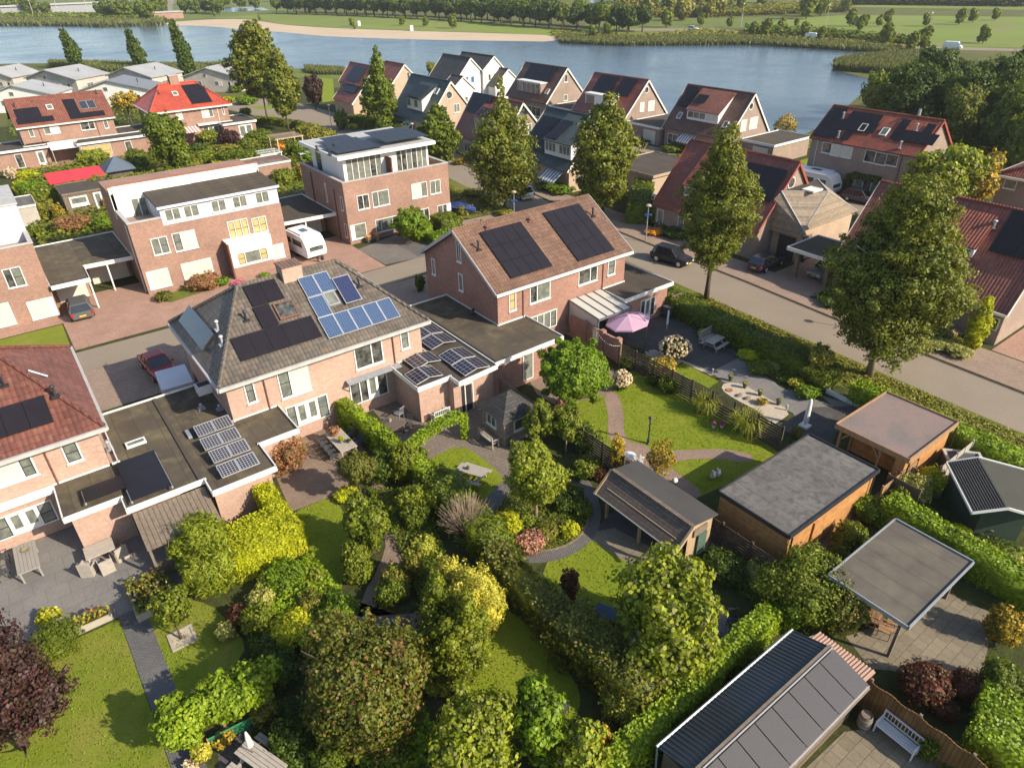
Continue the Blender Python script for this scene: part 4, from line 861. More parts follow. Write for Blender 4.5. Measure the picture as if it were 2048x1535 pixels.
# third house of that row, cut by the left edge
LB = townhouse2(-12.0, 1.0, 68.2, 79.2, 'pale-brick three-storey house with white terrace wall, cut by the left edge beyond the driveway')
MB().box(-12, 68.2, 6.0, 1.0, 68.45, 6.75).box(.75, 68.45, 6.0, 1.0, 72.0, 6.75).build('parapet', B_TOWN, LB); MB().box(-12, 68.15, 6.752, 1.05, 68.5, 6.85).box(.7, 68.5, 6.752, 1.05, 72, 6.85).build('coping', GREYW, LB)
MB().box(-12, 72.0, 6.0, .98, 79.19, 9.15).build('upper_wall', WHITE, LB); MB().box(-12.05, 71.9, 9.152, 1.1, 79.3, 9.3).build('coping', GREYW, LB)
wYm(LB, 72.0, -4.6, 6.3, 3.0, 2.5, 'CC', sill=False)
wY(LB, YA, 'd', 5, 555, 160, 640, 'gc', widths=[.45, .55]); wY(LB, YA, 'd', 150, 745, 345, 810, 'sw', widths=[.78, .22]); wY(LB, YA, 'd', -120, 780, 100, 865, 's')
# carports
K1 = bld('carport', (4.6, 75, 0), 'carport with dark felt roof, white fascia and white posts over the grey estate car', 'carport')
carport(K1, [(1.05, 80.4), (8.25, 80.4), (8.25, 71.3), (4.15, 71.6), (4.05, 67.9), (1.05, 67.9)], 2.9, [(4.0, 68.1), (6.0, 71.4)], BITU)
walls(K1, 1.1, 8.2, 74.3, 80.2, 0, 2.58, B_TOWN); MB().box(4.6, 74.2, .05, 7.9, 74.3, 2.35).build('garage_door', SHUT, K1); MB().box(1.4, 71.4, .05, 3.8, 71.5, 2.3).build('garage_door', SHUT, K1); walls(K1, 1.1, 4.05, 71.5, 74.3, 0, 2.58, B_TOWN, 'side_wall')
K2 = bld('carport', (25.6, 76, 0), 'carport with dark felt roof and white fascia between the two terrace-roofed brick houses', 'carport')
carport(K2, [(22.25, 80.5), (28.95, 80.5), (28.95, 71.1), (22.25, 71.6)], 2.9, [(25.6, 71.6), (22.6, 71.9)], BITU2)
walls(K2, 22.3, 28.9, 74.5, 80.3, 0, 2.58, B_TOWN); MB().box(25.9, 74.4, .05, 28.4, 74.5, 2.35).build('garage_door', SHUT, K2)

# ================================================================ THIRD ROW AND BUNGALOWS (upper left)
R1 = bld('brick_house', (12.6, 139.8, 0), 'brick house with old red-brown gable roof and L-shaped black solar arrays, upper left')
gable(R1, 'x', 5.9, 19.2, 134.3, 145.6, 5.6, 5.6, 140.0, 9.0, T_OLDBR, B_TOWN, oh=.35, verge=B_DARK, gut=CREAM, inset=.35); YR = 134.65
pr = plane_front((5, 134.3, 5.6), (20, 134.3, 5.6), (12, 140, 9.0))
wY(R1, YR, 'q', 335, 590, 435, 700, 'c'); wY(R1, YR, 'q', 525, 570, 755, 655, 'cs', widths=[.4, .6]); wY(R1, YR, 'q', 980, 520, 1190, 605, 'Gg', widths=[.6, .4]); wY(R1, YR, 'q', 1270, 490, 1355, 595, 'c')
for q in (480, 1220): x, z = PY('q', q, 620, YR); pipe(R1, x, YR-.05, 2.8, 5.4)
panels(R1, pr, 'q', 225, 560, [(0, 3), (0.15, 2), (.15, 2)], 1.65, 1.15, PV_BLACK); panels(R1, pr, 'q', 225+0, 560, [(3.0, 0)], 1.65, 1.15)
panels(R1, pr, 'q', 885, 490, [(0, 3), (0, 1), (0, 1), (0, 1)], 1.65, 1.15, PV_BLACK); panels(R1, pr, 'q', 1015, 370, [(0, 2)], 1.1, 1.9, PV_SLATE, ALU)
skylight(R1, pr, 'q', 590, 372, .9, 1.1, GL_MID, WHITE)
for q in ((185, 335), (1200, 170)): vent(R1, pr, 'q', *q)
X1 = bld('extension', (15, 131.5, 0), 'flat-roofed brick extension with white fascia in front of red-brown gabled house', 'extension')
walls(X1, 12.7, 22.5, 131.2, 134.25, 0, 2.6, B_TOWN); flatroof(X1, [(12.5, 134.6), (22.6, 134.6), (22.6, 130.8), (12.5, 130.8)], 2.85, BITU2)
wYm(X1, 131.2, 13.0, .2, 4.2, 2.1, 'yy', sill=False); wYm(X1, 131.2, 19.3, .1, 1.0, 2.1, 'G', sill=False)
X2 = bld('extension', (4, 132, 0), 'long flat-roofed brick outbuilding with open door and bins at the left edge', 'extension')
walls(X2, -8, 8.6, 132.9, 139, 0, 2.6, B_TOWN); flatroof(X2, [(-8, 140), (5.7, 140), (5.7, 134.2), (8.8, 134.2), (8.8, 132.5), (-8, 132.5)], 2.85, BITU2)
wYm(X2, 132.9, 4.0, .1, 1.0, 2.1, 'G', sill=False); wYm(X2, 132.9, 6.9, .1, 1.0, 2.1, 'D', sill=False); panels(X2, ((0, 0, 2.9), (0, 0, 1)), 'q', 0, 0, [(0, 2)], 1.6, 1.3, PV_BLACK, org=(6.1, 134.3, 2.9), lift=.2)
X3 = bld('canopy', (10.7, 131.5, 0), 'white scalloped sun canopy over terrace below red-brown gabled house', 'canopy')
m = MB().slab([(8.9, 134.4, 3.0), (13.0, 134.4, 3.0), (13.0, 131.0, 2.4), (8.9, 131.0, 2.4)], .06); m.build('cloth', WHITE, X3)
m = MB(); [m.bar((x, 131.1, 0), (x, 131.1, 2.4), .08) for x in (9.0, 12.9)]; m.build('post', GREYW, X3)
R2 = bld('brick_house', (31.3, 139.6, 0), 'brick house with a bright orange-red hipped roof and square chimney, upper left')
walls(R2, 25.2, 37.6, 133.9, 145.3, 0, 5.5, B_TOWN); hip(R2, 24.7, 38.2, 133.4, 145.8, 5.6, 28.6, 34.4, 139.8, 9.0, T_ORANGE, gut=CREAM)
p2 = plane_front((24, 133.4, 5.6), (38, 133.4, 5.6), (31, 139.8, 9.0)); YR2 = 133.9
panels(R2, p2, 'r', 620, 425, [(0, 3), (0, 3), (0, 3)], 1.12, 1.75, PV_BLACK); skylight(R2, p2, 'r', 415, 335, .9, 1.1, GL_MID, WHITE)
for q in ((255, 310), (755, 262)): vent(R2, p2, 'r', *q)
wY(R2, YR2, 'r', 705, 470, 850, 555, 'sc', widths=[.65, .35]); wY(R2, YR2, 'r', 925, 440, 970, 530, 'c'); wY(R2, YR2, 'r', 430, 500, 520, 580, 's'); m = MB().box(30.4, 139.4, 8, 31.9, 140.9, 10.2).build('chimney', B_TOWN, R2); MB().box(30.3, 139.3, 10.202, 32.0, 141, 10.32).build('cap', GREYW, m)
wYm(R2, YR2, 32.6, .1, 3.6, 2.2, 'gDDg', sill=False); x, z = PY('r', 890, 500, YR2); pipe(R2, x, YR2-.05, 2.8, 5.4, .05, WHITE)
MB().box(31.8, 133.0, 2.7, 35.3, 133.9, 2.95).build('canopy', WHITE, R2)
m1, m2 = MB(), MB()
for i in range(14): (m1 if i % 2 else m2).slab([(28.0+i*.27, 133.85, 2.7), (28.27+i*.27, 133.85, 2.7), (28.27+i*.27, 131.4, 2.1), (28.0+i*.27, 131.4, 2.1)], .03)
a = m1.build('awning', AW_R, R2); m2.build('stripe', WHITE, a)
X4 = bld('extension', (38, 133.5, 0), 'dark flat-roofed garage with white fascia right of orange-red house', 'extension'); walls(X4, 35.4, 41.0, 131.0, 138, 0, 2.6, B_TOWN); flatroof(X4, [(37.7, 138.4), (41.2, 138.4), (41.2, 130.7), (35.2, 130.7), (35.2, 133.2), (37.7, 133.2)], 2.85, BITU2)
wYm(X4, 131.0, 37.9, .1, 2.4, 2.2, 'DD', sill=False)
X5 = bld('garage', (22.5, 140, 0), 'dark flat double garage roof between the red-brown and orange roofed houses', 'garage'); walls(X5, 19.6, 24.6, 132, 141, 0, 2.6, B_TOWN); flatroof(X5, [(19.4, 141.3), (24.8, 141.3), (24.8, 131.5), (22.7, 131.5), (22.7, 134.7), (19.4, 134.7)], 2.8, BITU2)
# bungalows with low pale metal gables, turned against the grid
def bungalow(k, p1, p2, depth, label, roofm=METALR, seed=0, zr=5.6, ze=3.6, solar=False, wallm=None):
    a, b = G(k, *p1, ze), G(k, *p2, ze); d = (b-a); w = d.length; ang = math.atan2(d.y, d.x)
    h = empty('bungalow', (a.x, a.y, 0), ang, label, 'bungalow', 'pale bungalows by the lake'); q = zr
    m = MB().slab([(-.4, -.5, ze-.05), (w*.45, -.5, q), (w*.45, depth, q), (-.4, depth, ze-.05)], .2); m.build('roof', roofm, h)
    MB().slab([(w*.45, -.5, q), (w+.4, -.5, ze-.05), (w+.4, depth, ze-.05), (w*.45, depth, q)], .2).build('roof', roofm, h)
    pr_ = [(0, 0), (w, 0), (w, ze-.1), (w*.45, q-.3), (0, ze-.1)]; m = MB(); m.add([(x, 0, z) for x, z in pr_]+[(x, depth-.3, z) for x, z in pr_], [(0,1,2,3,4), (9,8,7,6,5)]+[(i, 5+i, 5+(i+1) % 5, (i+1) % 5) for i in range(5)]); m.build('wall', wallm or B_PALE, h)
    for x, z, ww, hh, kk in ((w*.2, 1.4, 1.6, 1.1, 'cc'), (w*.36, 3.3, 1.0, .9, 'c'), (w*.56, 1.4, 2.0, 1.1, 'cs'), (w*.8, .6, .9, 1.9, 'G')): window(h, (x, 0, z), (1, 0, 0), (0, -1, 0), ww, hh, kk, sill=False)
    window(h, (w, 3, 1), (0, 1, 0), (1, 0, 0), 2, 1.3, 'cc', sill=False)
    MB().tube([(w*.75, depth*.5, 4), (w*.75, depth*.5, 5.3)], .1, 6).build('flue_pipe', BLACKM, h)
    if solar:
        for i in range(5):
            m = MB(); u = Vector((w*.45+.4, 0, q-ze+.05)).normalized(); o = Vector((.6, 1.0+i*1.7, ze+.15+.3)); o = Vector((.5, 1.0+i*1.7, ze+.05+(q-ze)*.9/(w*.45+.4)+.12))
            m.slab([o, o+Vector((0, 1.6, 0)), o+Vector((0, 1.6, 0))+u*3.2, o+u*3.2], .05); m.build('solar_panel', PV_BLUE, h)
    return h
bungalow('a', (150, 455), (440, 462), 11, 'pale bungalow with low grey metal gable roof, second from the left by the lake')
bungalow('a', (630, 440), (885, 450), 10.5, 'pale bungalow with low grey gable roof directly behind the dark-roofed white bungalow')
bungalow('a', (1075, 445), (1385, 447), 10, 'pale bungalow with a grey roof beside the tallest tree, rightmost of the lakeside bungalows')
bungalow('a', (-130, 452), (68, 452), 10, 'pale bungalow with grey metal roof cut by the left edge, nearest the lake')
bungalow('a', (455, 532), (868, 520), 9, 'white bungalow with dark grey gable roof and solar strip between the red-brown and orange roofs', plain('dark_metal_roof', (.20, .20, .21), rough=.4), solar=True, wallm=WHITE)
bungalow('a', (-90, 560), (308, 548), 8.5, 'white bungalow with pale metal roof and blue solar panels at left edge', METALR, solar=True, wallm=WHITE)
bungalow('a', (-330, 470), (-140, 465), 10, 'pale bungalow mostly outside the left edge, furthest left by the lake')

# ================================================================ STREET HOUSES (ridges along the street)
def streethouse(label, y0, y1, xe, ze, xr, zr, xb, zb, roof, wall, verge=CREAM, **kw):
    h = bld('gabled_house', ((xe+xb)/2, (y0+y1)/2, 0), label, 'house', 'steep-roofed houses along the street'); gable(h, 'y', y0, y1, xe, xb, ze, zb, xr, zr, roof, wall, oh=.22, verge=verge, inset=kw.get('inset', .5), gut=kw.get('gut', None)); return h
def fpl(y0, xe, ze, xr, zr): return plane_front((xe, y0, ze), (xe, y0+5, ze), (xr, y0, zr))
T1 = streethouse('cream house with steep blue-green tiled roof, round gable window and solar dormer, nearest the leaning brick penthouse', 106.5, 119.2, 61.9, 2.9, 67.1, 9.1, 72.6, 2.6, T_GREEN, B_SAND)
T1['label'] = 'cream house with steep blue-green roof and round gable window, behind the shorter bushy tree'
dormer(T1, 63.0, 109.4, 114.6, 4.35, 6.2, 66.6, 8.4, 0, T_GREEN, 'cscs'); pt = fpl(106.5, 61.9, 2.9, 67.1, 9.1); panels(T1, (Vector((63, 109.4, 6.35)), Vector((-.52, 0, .85)).normalized()), 'b', 0, 0, [(0, 4), (0, 4)], 1.0, 1.5, PV_BLACK, org=(62.95, 114.3, 6.4))
skylight(T1, pt, 'b', 785, 550, .9, 1.1, GL_MID, WHITE); roundwin(T1, 106.5, *PY('b', 872, 556, 106.5), .62); wY(T1, 106.5, 'b', 822, 625, 858, 662, 'GG'); wY(T1, 106.5, 'b', 898, 610, 936, 655, 'CC')
awning(T1, 62.35, 111.5, 114.5, 2.5, 1.0, 1.6, AW_B, WHITE, 10); wXm(T1, 62.38, 118, .8, 2.4, 1.3, 'GG'); wXm(T1, 62.38, 110.5, .5, 2.4, 1.7, 'GG')
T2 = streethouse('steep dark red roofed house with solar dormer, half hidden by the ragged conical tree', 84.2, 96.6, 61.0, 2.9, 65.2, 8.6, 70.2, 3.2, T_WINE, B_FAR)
dormer(T2, 62.1, 87.4, 92.2, 4.3, 6.0, 65.0, 8.0, 0, T_WINE, 'yscs'); p_ = fpl(84, 61, 2.9, 65.2, 8.6); panels(T2, p_, 'b', 985, 640, [(0, 5), (0, 5)], 1.0, 1.6, PV_BLACK, org=(63.3, 96.2, 6.1)); panels(T2, (Vector((62, 88, 6.1)), Vector((-.55, 0, .83)).normalized()), 'b', 0, 0, [(0, 4)], 1.0, 1.6, PV_BLACK, org=(62.2, 91.8, 6.3))
wY(T2, 84.2, 'b', 1298, 730, 1356, 782, 'CsC'); m = MB().add([(64.0, 84.15, 6.9), (66.6, 84.15, 6.9), (65.25, 84.15, 8.2)], [(0,1,2)]).build('gable_window', GL_DARK, T2); wXm(T2, 61.48, 94.5, .6, 2.6, 1.6, 'GGG'); wXm(T2, 61.48, 89, .6, 2, 1.6, 'GG')
T3 = streethouse('cream house with green-black roof, wide ribbed dormer and striped awning beside the main road', 67.6, 78.2, 59.4, 2.9, 65.1, 8.75, 72.0, 2.2, T_GREEN, B_SAND)
dormer(T3, 60.4, 67.9, 73.2, 4.1, 5.9, 64.6, 8.5, 0, T_GREEN, 'CCCsCCC'); p_ = fpl(67, 59.4, 2.9, 65.1, 8.75); panels(T3, p_, 'b', 0, 0, [(0, 4), (0, 4), (0, 4)], 1.05, 1.7, PV_BLACK, org=(60.5, 77.9, 4.1)); panels(T3, (Vector((60.4, 70, 6.0)), Vector((-.53, 0, .85)).normalized()), 'b', 0, 0, [(0, 2), (0, 2)], 1.05, 1.7, PV_BLACK, org=(60.55, 73.0, 6.15))
awning(T3, 59.88, 68.6, 71.9, 2.6, 1.1, 1.7, AW_B, WHITE, 12); wXm(T3, 59.86, 76.5, .6, 2.2, 1.6, 'cG'); m = MB().tube([(64.2, 68.8, 7.6), (64.2, 68.8, 9.6)], .12, 8).build('flue_pipe', ZINC, T3)
X6 = bld('garage', (69.5, 63, 0), 'long cream flat-roofed garage beside dark green-black roofed house', 'garage'); walls(X6, 66.2, 75.5, 59.0, 67.4, 0, 2.7, B_SAND); flatroof(X6, [(66.0, 67.55), (75.7, 67.55), (75.7, 58.7), (66.0, 58.7)], 2.95, BITU2, B_SAND)
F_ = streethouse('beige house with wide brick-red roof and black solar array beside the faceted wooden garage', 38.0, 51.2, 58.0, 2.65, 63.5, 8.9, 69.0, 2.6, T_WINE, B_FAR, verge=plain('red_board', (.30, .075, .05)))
dormer(F_, 59.3, 45.7, 48.2, 3.85, 5.3, 63.2, 8.65, 0, T_RED, 'CG'); p_ = fpl(38, 58, 2.65, 63.5, 8.9); panels(F_, p_, 'c', 0, 0, [(0, 4), (0, 4)], 1.12, 1.75, PV_BLACK, org=(60.4, 42.9, 5.4)); roundwin(F_, 38.0, *PY('c', 853, 938, 38.0), .55)
wXm(F_, 58.5, 50.9, .5, .9, 1.7, 'C'); wXm(F_, 58.5, 47.9, .5, 1.6, 1.6, 'CC')
E_ = streethouse('beige lakeside house with dark brown tiled roof, broad dormer and striped awning', 65.4, 77.8, 88.8, 3.0, 94.0, 8.85, 99.0, 3.0, T_DKBR, B_FAR)
dormer(E_, 90.2, 68.4, 74.4, 4.4, 6.0, 93.6, 8.6, 0, T_OLDBR, 'GCCss'); p_ = fpl(65, 88.8, 3.0, 94, 8.85); panels(E_, p_, 'c', 0, 0, [(0, 2), (0, 2)], 1.05, 1.7, PV_BLACK, org=(91.4, 77.5, 6.0)); panels(E_, (Vector((90.2, 70, 6.15)), Vector((-.6, 0, .8)).normalized()), 'c', 0, 0, [(0, 2)], 1.05, 1.7, PV_BLACK, org=(91.0, 74.2, 6.9))
roundwin(E_, 65.4, *PY('c', 646, 546, 65.4), .5); wY(E_, 65.4, 'c', 598, 618, 618, 668, 's'); wY(E_, 65.4, 'c', 643, 606, 674, 655, 's'); awning(E_, 89.25, 71.3, 74.3, 2.6, .9, 1.4, AW_P, WHITE, 12); wXm(E_, 89.25, 77, .6, 2, 1.6, 'GG'); skylight(E_, p_, 'c', 262, 608, .8, 1.1, GL_MID, WHITE); skylight(E_, p_, 'c', 495, 655, .8, 1.1, GL_MID, WHITE)
D1 = streethouse('beige lakeside house with dark red-brown roof, brick-fronted dormer and narrow gable window', 106.8, 119.2, 88.2, 3.1, 93.4, 8.85, 98.6, 3.2, T_DKBR, B_FAR)
dormer(D1, 89.3, 109.6, 116.8, 3.2, 6.2, 92.0, 6.3, 0, WHITE, 'coooG', front=B_FAR, pitch=False); p_ = fpl(106, 88.2, 3.1, 93.4, 8.85); panels(D1, p_, 'c', 0, 0, [(0, 7), (0, 7)], 1.15, 1.7, PV_BLACK, org=(90.9, 117.2, 6.2))
wY(D1, 106.8, 't', 1425, 455, 1460, 532, 'G'); wY(D1, 106.8, 't', 1420, 665, 1458, 722, 'C'); skylight(D1, p_, 't', 1225, 655, .8, 1.1, GL_MID, WHITE); wXm(D1, 88.68, 113, .4, 4.2, 1.7, 'GGG')
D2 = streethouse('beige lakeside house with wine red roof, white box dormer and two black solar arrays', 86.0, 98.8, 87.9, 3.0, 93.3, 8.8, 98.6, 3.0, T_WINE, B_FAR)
dormer(D2, 89.2, 89.8, 96.8, 3.6, 6.0, 92.0, 6.3, 0, WHITE, 'Cws', pitch=False); p_ = fpl(86, 87.9, 3.0, 93.3, 8.8); panels(D2, p_, 'c', 0, 0, [(0, 4), (0, 4)], 1.15, 1.7, PV_BLACK, org=(90.7, 96.9, 6.1)); panels(D2, p_, 'c', 0, 0, [(0, 3), (0, 3)], 1.15, 1.7, PV_BLACK, org=(90.7, 91.4, 6.1)); roundwin(D2, 86.0, *PY('c', 110, 462, 86.0), .5)
wY(D2, 86.0, 'c', 78, 528, 96, 570, 's'); wY(D2, 86.0, 'c', 120, 520, 148, 565, 's')
for (nm, x0, x1, y0, y1, lb) in (('garage', 88.5, 99.0, 99.2, 106.2, 'flat brown-roofed garage between the two red-brown lakeside houses'), ('garage', 88.5, 98.0, 78.2, 85.6, 'flat-roofed carport block between the wine red and dark brown lakeside houses'), ('garage', 91.5, 101, 59.0, 64.8, 'flat-roofed garage right of the dark brown lakeside house, beside the clipped lakeside hedge')):
    g = bld(nm, ((x0+x1)/2, (y0+y1)/2, 0), lb, 'garage'); walls(g, x0+.2, x1-.2, y0+.2, y1-.2, 0, 2.6, B_FAR); flatroof(g, [(x0, y0), (x1, y0), (x1, y1), (x0, y1)], 2.85, BITU2); MB().box(x0+.12, y0+1, .05, x0+.2, y0+3.6, 2.2).build('garage_door', SHUT, g)
G_ = bld('gabled_house', (90.3, 43.6, 0), 'large beige house with bright red-brown roof and patchwork of black solar panels, behind the caravan')
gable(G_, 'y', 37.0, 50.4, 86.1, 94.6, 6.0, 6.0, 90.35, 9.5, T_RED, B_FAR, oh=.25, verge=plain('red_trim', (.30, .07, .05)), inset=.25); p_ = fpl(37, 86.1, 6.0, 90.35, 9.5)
panels(G_, p_, 'B', 195, 300, [(0, 3), (0, 7), (0, 2)], 1.0, 1.55, PV_BLACK); panels(G_, p_, 'B', 480, 175, [(0, 4)], 1.0, 1.5, PV_BLACK); panels(G_, p_, 'B', 425, 340, [(0, 1)], 1.0, 1.5, PV_BLACK); panels(G_, p_, 'B', 845, 335, [(0, 5)], 1.0, 1.6, PV_BLACK); panels(G_, p_, 'B', 905, 250, [(0, 1)], 1.0, 1.5, PV_BLACK); panels(G_, p_, 'B', 1120, 290, [(0, 1)], 1.0, 1.5, PV_BLACK)
for q in ((575, 265), (755, 300)): skylight(G_, p_, 'B', *q, .85, 1.15, GL_MID, WHITE)
for q in ((450, 160), (410, 320), (1075, 260), (935, 410)): vent(G_, p_, 'B', *q, .7, .1, ZINC)
XG = 86.35
wX(G_, XG, 'B', 285, 355, 350, 460, 'G'); wX(G_, XG, 'B', 360, 370, 432, 485, 's'); wX(G_, XG, 'B', 442, 385, 520, 500, 's'); wX(G_, XG, 'B', 650, 420, 718, 540, 'G'); wX(G_, XG, 'B', 735, 440, 810, 560, 'G'); wX(G_, XG, 'B', 830, 455, 908, 570, 'G')
wXm(G_, XG, 43.5, .7, 3.2, 1.5, 'CGC'); MB().box(85.7, 46.3, 2.5, 86.34, 49.3, 2.62).build('canopy', WHITE, G_); pipe(G_, XG-.06, 49.5, 0, 5.9, .05, WHITE); pipe(G_, XG-.06, 38.6, 0, 5.9); MB().tube([(90.6, 39.9, 9.2), (90.6, 39.9, 10.3)], .18, 8).build('flue_pipe', ZINC, G_)
vy = MB(); ivy = bld('climbing_plant', (86.2, 42, 0), 'dark green climber trained around the ground-floor window of large red-roofed house', 'climber', world=False)
finish('foliage', hedgemesh('foliage', [((0, 1.9), (0, 2.6), .35, 2.6, 0), ((0, -1.6), (0, 1.9), .35, .7, 2.2), ((0, -2.3), (0, -1.6), .35, 2.6, 0)], .25, 60, 3), L['dark'], ivy)
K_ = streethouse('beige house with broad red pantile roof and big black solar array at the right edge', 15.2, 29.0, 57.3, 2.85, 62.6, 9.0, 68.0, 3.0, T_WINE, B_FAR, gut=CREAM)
p_ = fpl(15, 57.3, 2.85, 62.6, 9.0); panels(K_, p_, 'f', 1865, 390, [(0, 4), (0, 4)], 1.75, 1.12*1.6, PV_BLACK); vent(K_, p_, 'f', 1890, 270, .5, .1, ZINC)
dormer(K_, 59.6, 19.3, 22.6, 4.6, 6.3, 62.0, 8.3, 0, T_RED, 'CC'); awning(K_, 57.6, 20.2, 23.4, 2.7, 1.0, 1.7, AW_Y, AW_Y, 10); wXm(K_, 57.78, 24, .5, 3.2, 1.7, 'GG'); wX(K_, 57.78, 'f', 1850, 715, 1905, 800, 'CG', sill=False)
Nh = bld('brick_house', (91, 22, 0), 'grey-brown house with dark red hipped roof, cut by right edge beside yellowing tree'); walls(Nh, 86.0, 96, 14, 27.8, 0, 5.8, B_FAR); hip(Nh, 85.5, 96.5, 13.5, 28.3, 5.9, 88.5, 93.5, 20.9, 9.2, T_RED, gut=WHITE); wX(Nh, 86.0, 'c', 1955, 915, 2000, 975, 'C')
# white twin-gabled house by the water
WH = bld('white_house', (88, 137, 0), 'white twin-gabled house with dark roofs and blue window panes by the lake')
gable(WH, 'y', 132, 142.5, 83.2, 91.2, 3.6, 6.5, 88.5, 9.1, T_BLACK, WHITE, oh=.2, verge=CREAM, inset=.3); gable(WH, 'y', 131.5, 143.5, 91.0, 97.3, 6.4, 6.0, 94.2, 9.0, T_BLACK, WHITE, oh=.2, verge=CREAM, inset=.3)
gable(WH, 'y', 128, 132, 80.6, 86.9, 3.9, 3.6, 83.8, 6.3, T_BLACK, WHITE, oh=.2, verge=CREAM, inset=.3); gable(WH, 'y', 128.5, 134, 92.0, 98.3, 3.4, 4.4, 95.7, 6.6, T_BLACK, WHITE, oh=.2, verge=CREAM, inset=.3)
wYm(WH, 132, 86.9, 4.2, .9, 1.3, 'b'); wYm(WH, 132, 88.4, 4.2, .9, 1.3, 'b'); wYm(WH, 131.5, 92.6, 4.3, .7, 1.3, 'G'); wYm(WH, 131.5, 94.0, 4.3, .7, 1.3, 'C'); wYm(WH, 131.5, 95.4, 4.3, .7, 1.3, 'G'); wYm(WH, 128, 82.2, 1.0, .8, 1.4, 'G'); wYm(WH, 128, 84.0, 1.0, .8, 1.4, 'C'); wYm(WH, 131.5, 87.6, .8, 2.2, 1.6, 'GG')
# red-roofed pair further left
S1 = bld('gabled_house', (67, 139, 0), 'sand-coloured house with stepped bright red solar roofs, left of the slender conical tree'); gable(S1, 'y', 133.8, 144.2, 63.8, 70.2, 5.7, 5.2, 67.0, 9.1, T_RED, B_SAND, oh=.2, verge=CREAM, inset=.3, wallc=(64, 70)); gable(S1, 'y', 134, 142.6, 61.3, 67.6, 2.8, 2.8, 65.0, 6.4, T_RED, B_SAND, oh=.2, verge=CREAM, inset=.3)
p_ = fpl(134, 63.8, 5.7, 67, 9.1); panels(S1, p_, 'b', 0, 0, [(0, 5), (0, 5)], 1.1, 1.6, PV_BLACK, org=(64.3, 141.6, 6.25)); p_ = fpl(134, 61.3, 2.8, 65, 6.4); panels(S1, p_, 'b', 0, 0, [(0, 5), (0, 5)], 1.1, 1.5, PV_BLACK, org=(62.9, 141.0, 4.4))
S2 = bld('gabled_house', (73.5, 137, 0), 'sand-coloured tall gable house with red roof just right of conical tree'); gable(S2, 'y', 132.6, 140, 68.6, 77.4, 4.6, 4.6, 73.0, 9.1, T_RED, B_SAND, oh=.2, verge=CREAM, inset=.3); wYm(S2, 132.6, 73.4, 3.0, .7, 4.6, 'GwG' if 0 else 'G'); wYm(S2, 132.6, 70.8, 1.0, 1, 1.6, 'C')
# wooden faceted garage
FG = bld('garage', (64, 37, 0), 'faceted garage clad in silvered boards with skewed triangular roof planes beside the red-roofed house', 'garage')
a0, a1 = G('A', 1140, 350, 6.3), G('A', 1520, 350, 6.3); a2 = G('A', 1435, 240, 6.3); lo1 = G('A', 1325, 655, 3.4); lo2 = G('A', 1755, 490, 3.4); le = G('A', 1085, 620, 3.0)
def V3(a, z): return Vector((a[0], a[1], z))
m = MB().slab([V3(a0, 6.5), V3(a1, 6.45), V3(a2, 6.35)], .15); m.build('roof', BITU2, FG)
m = MB(); m.add([V3(a0, 6.52), V3(lo1, 3.4), V3(a1, 6.47)], [(0,1,2)]); m.add([V3(a1, 6.47), V3(lo1, 3.4), V3(lo2, 3.4)], [(0,1,2)]); m.add([V3(a1, 6.47), V3(lo2, 3.4), V3(a2, 6.37)], [(0,1,2)])
m.add([V3(a0, 6.5), V3(lo1, 3.35), V3(lo1, 2.7), (60.5, 38.0, 2.7), (60.5, 38.0, 5.8)], [(0,4,3,2,1)]); m.build('facet_cladding', W_SILVER, FG)
m = MB(); [m.bar(V3(p, z)+Vector((0, 0, .04)), V3(q, w)+Vector((0, 0, .04)), .09, .06) for p, z, q, w in ((a0, 6.5, lo1, 3.4), (lo1, 3.4, a1, 6.45), (a0, 6.5, a1, 6.45), (a1, 6.45, a2, 6.35), (a1, 6.45, lo2, 3.4))]; m.build('edge_trim', GREYW, FG)
MB().box(61.1, 34.8, 0, 70.2, 37.9, 3.1).build('wall', B_SAND, FG); MB().box(60.95, 35.2, 0, 61.09, 37.0, 2.4).build('doorway', BLACKM, FG); MB().box(61.6, 34.7, .4, 63.0, 34.79, 2.6).build('window', W_GREY, FG)
o = G('A', 1395, 325, 6.5); skylight(FG, ((0, 0, 6.5), (0, 0, 1)), 'A', 0, 0, 1.6, 1.3, CREAM, CREAM, org=(o.x-.8, o.y-.6, 6.5))
CP = bld('carport', (57.6, 30.8, 0), 'small carport with white edge over a silver car beside the large street tree', 'carport'); flatroof(CP, [(57.5, 33.8), (62.5, 33.8), (62.5, 29.3), (57.5, 29.3)], 2.8, BITU2); m = MB(); [m.box(x, y, 0, x+.35, y+.35, 2.5) for x, y in ((57.7, 32.6), (57.7, 29.5))]; m.build('post', W_GREY, CP)

# ================================================================ GARDEN BUILDINGS
def shedbox(label, x0, x1, y0, y1, z, wallm, roofm, trim, name='garden_house', **kw):
    h = bld(name, ((x0+x1)/2, (y0+y1)/2, 0), label, 'shed'); MB().box(x0, y0, 0, x1, y1, z-.12).build('wall', wallm, h)
    flatroof(h, [(x0-.06, y1+.06), (x1+.06, y1+.06), (x1+.06, y0-.06), (x0-.06, y0-.06)], z, roofm, trim, t=.2, rim=.05); return h
SB = shedbox('large orange timber cabin with blotchy grey felt roof beside the decking', 24.7, 32.6, 11.5, 15.5, 2.62, W_ORANGE, FELT, BLACKM)
m = MB(); m.bar((24.85, 11.38, 2.4), (24.85, 11.38, 0), .07); m.bar((32.2, 11.38, 2.4), (32.2, 11.38, 0), .07); m.build('downpipe', BLACKM, SB); MB().box(26.9, 11.4, .1, 27.9, 11.49, 2.1).build('door', W_ORANGE, SB)
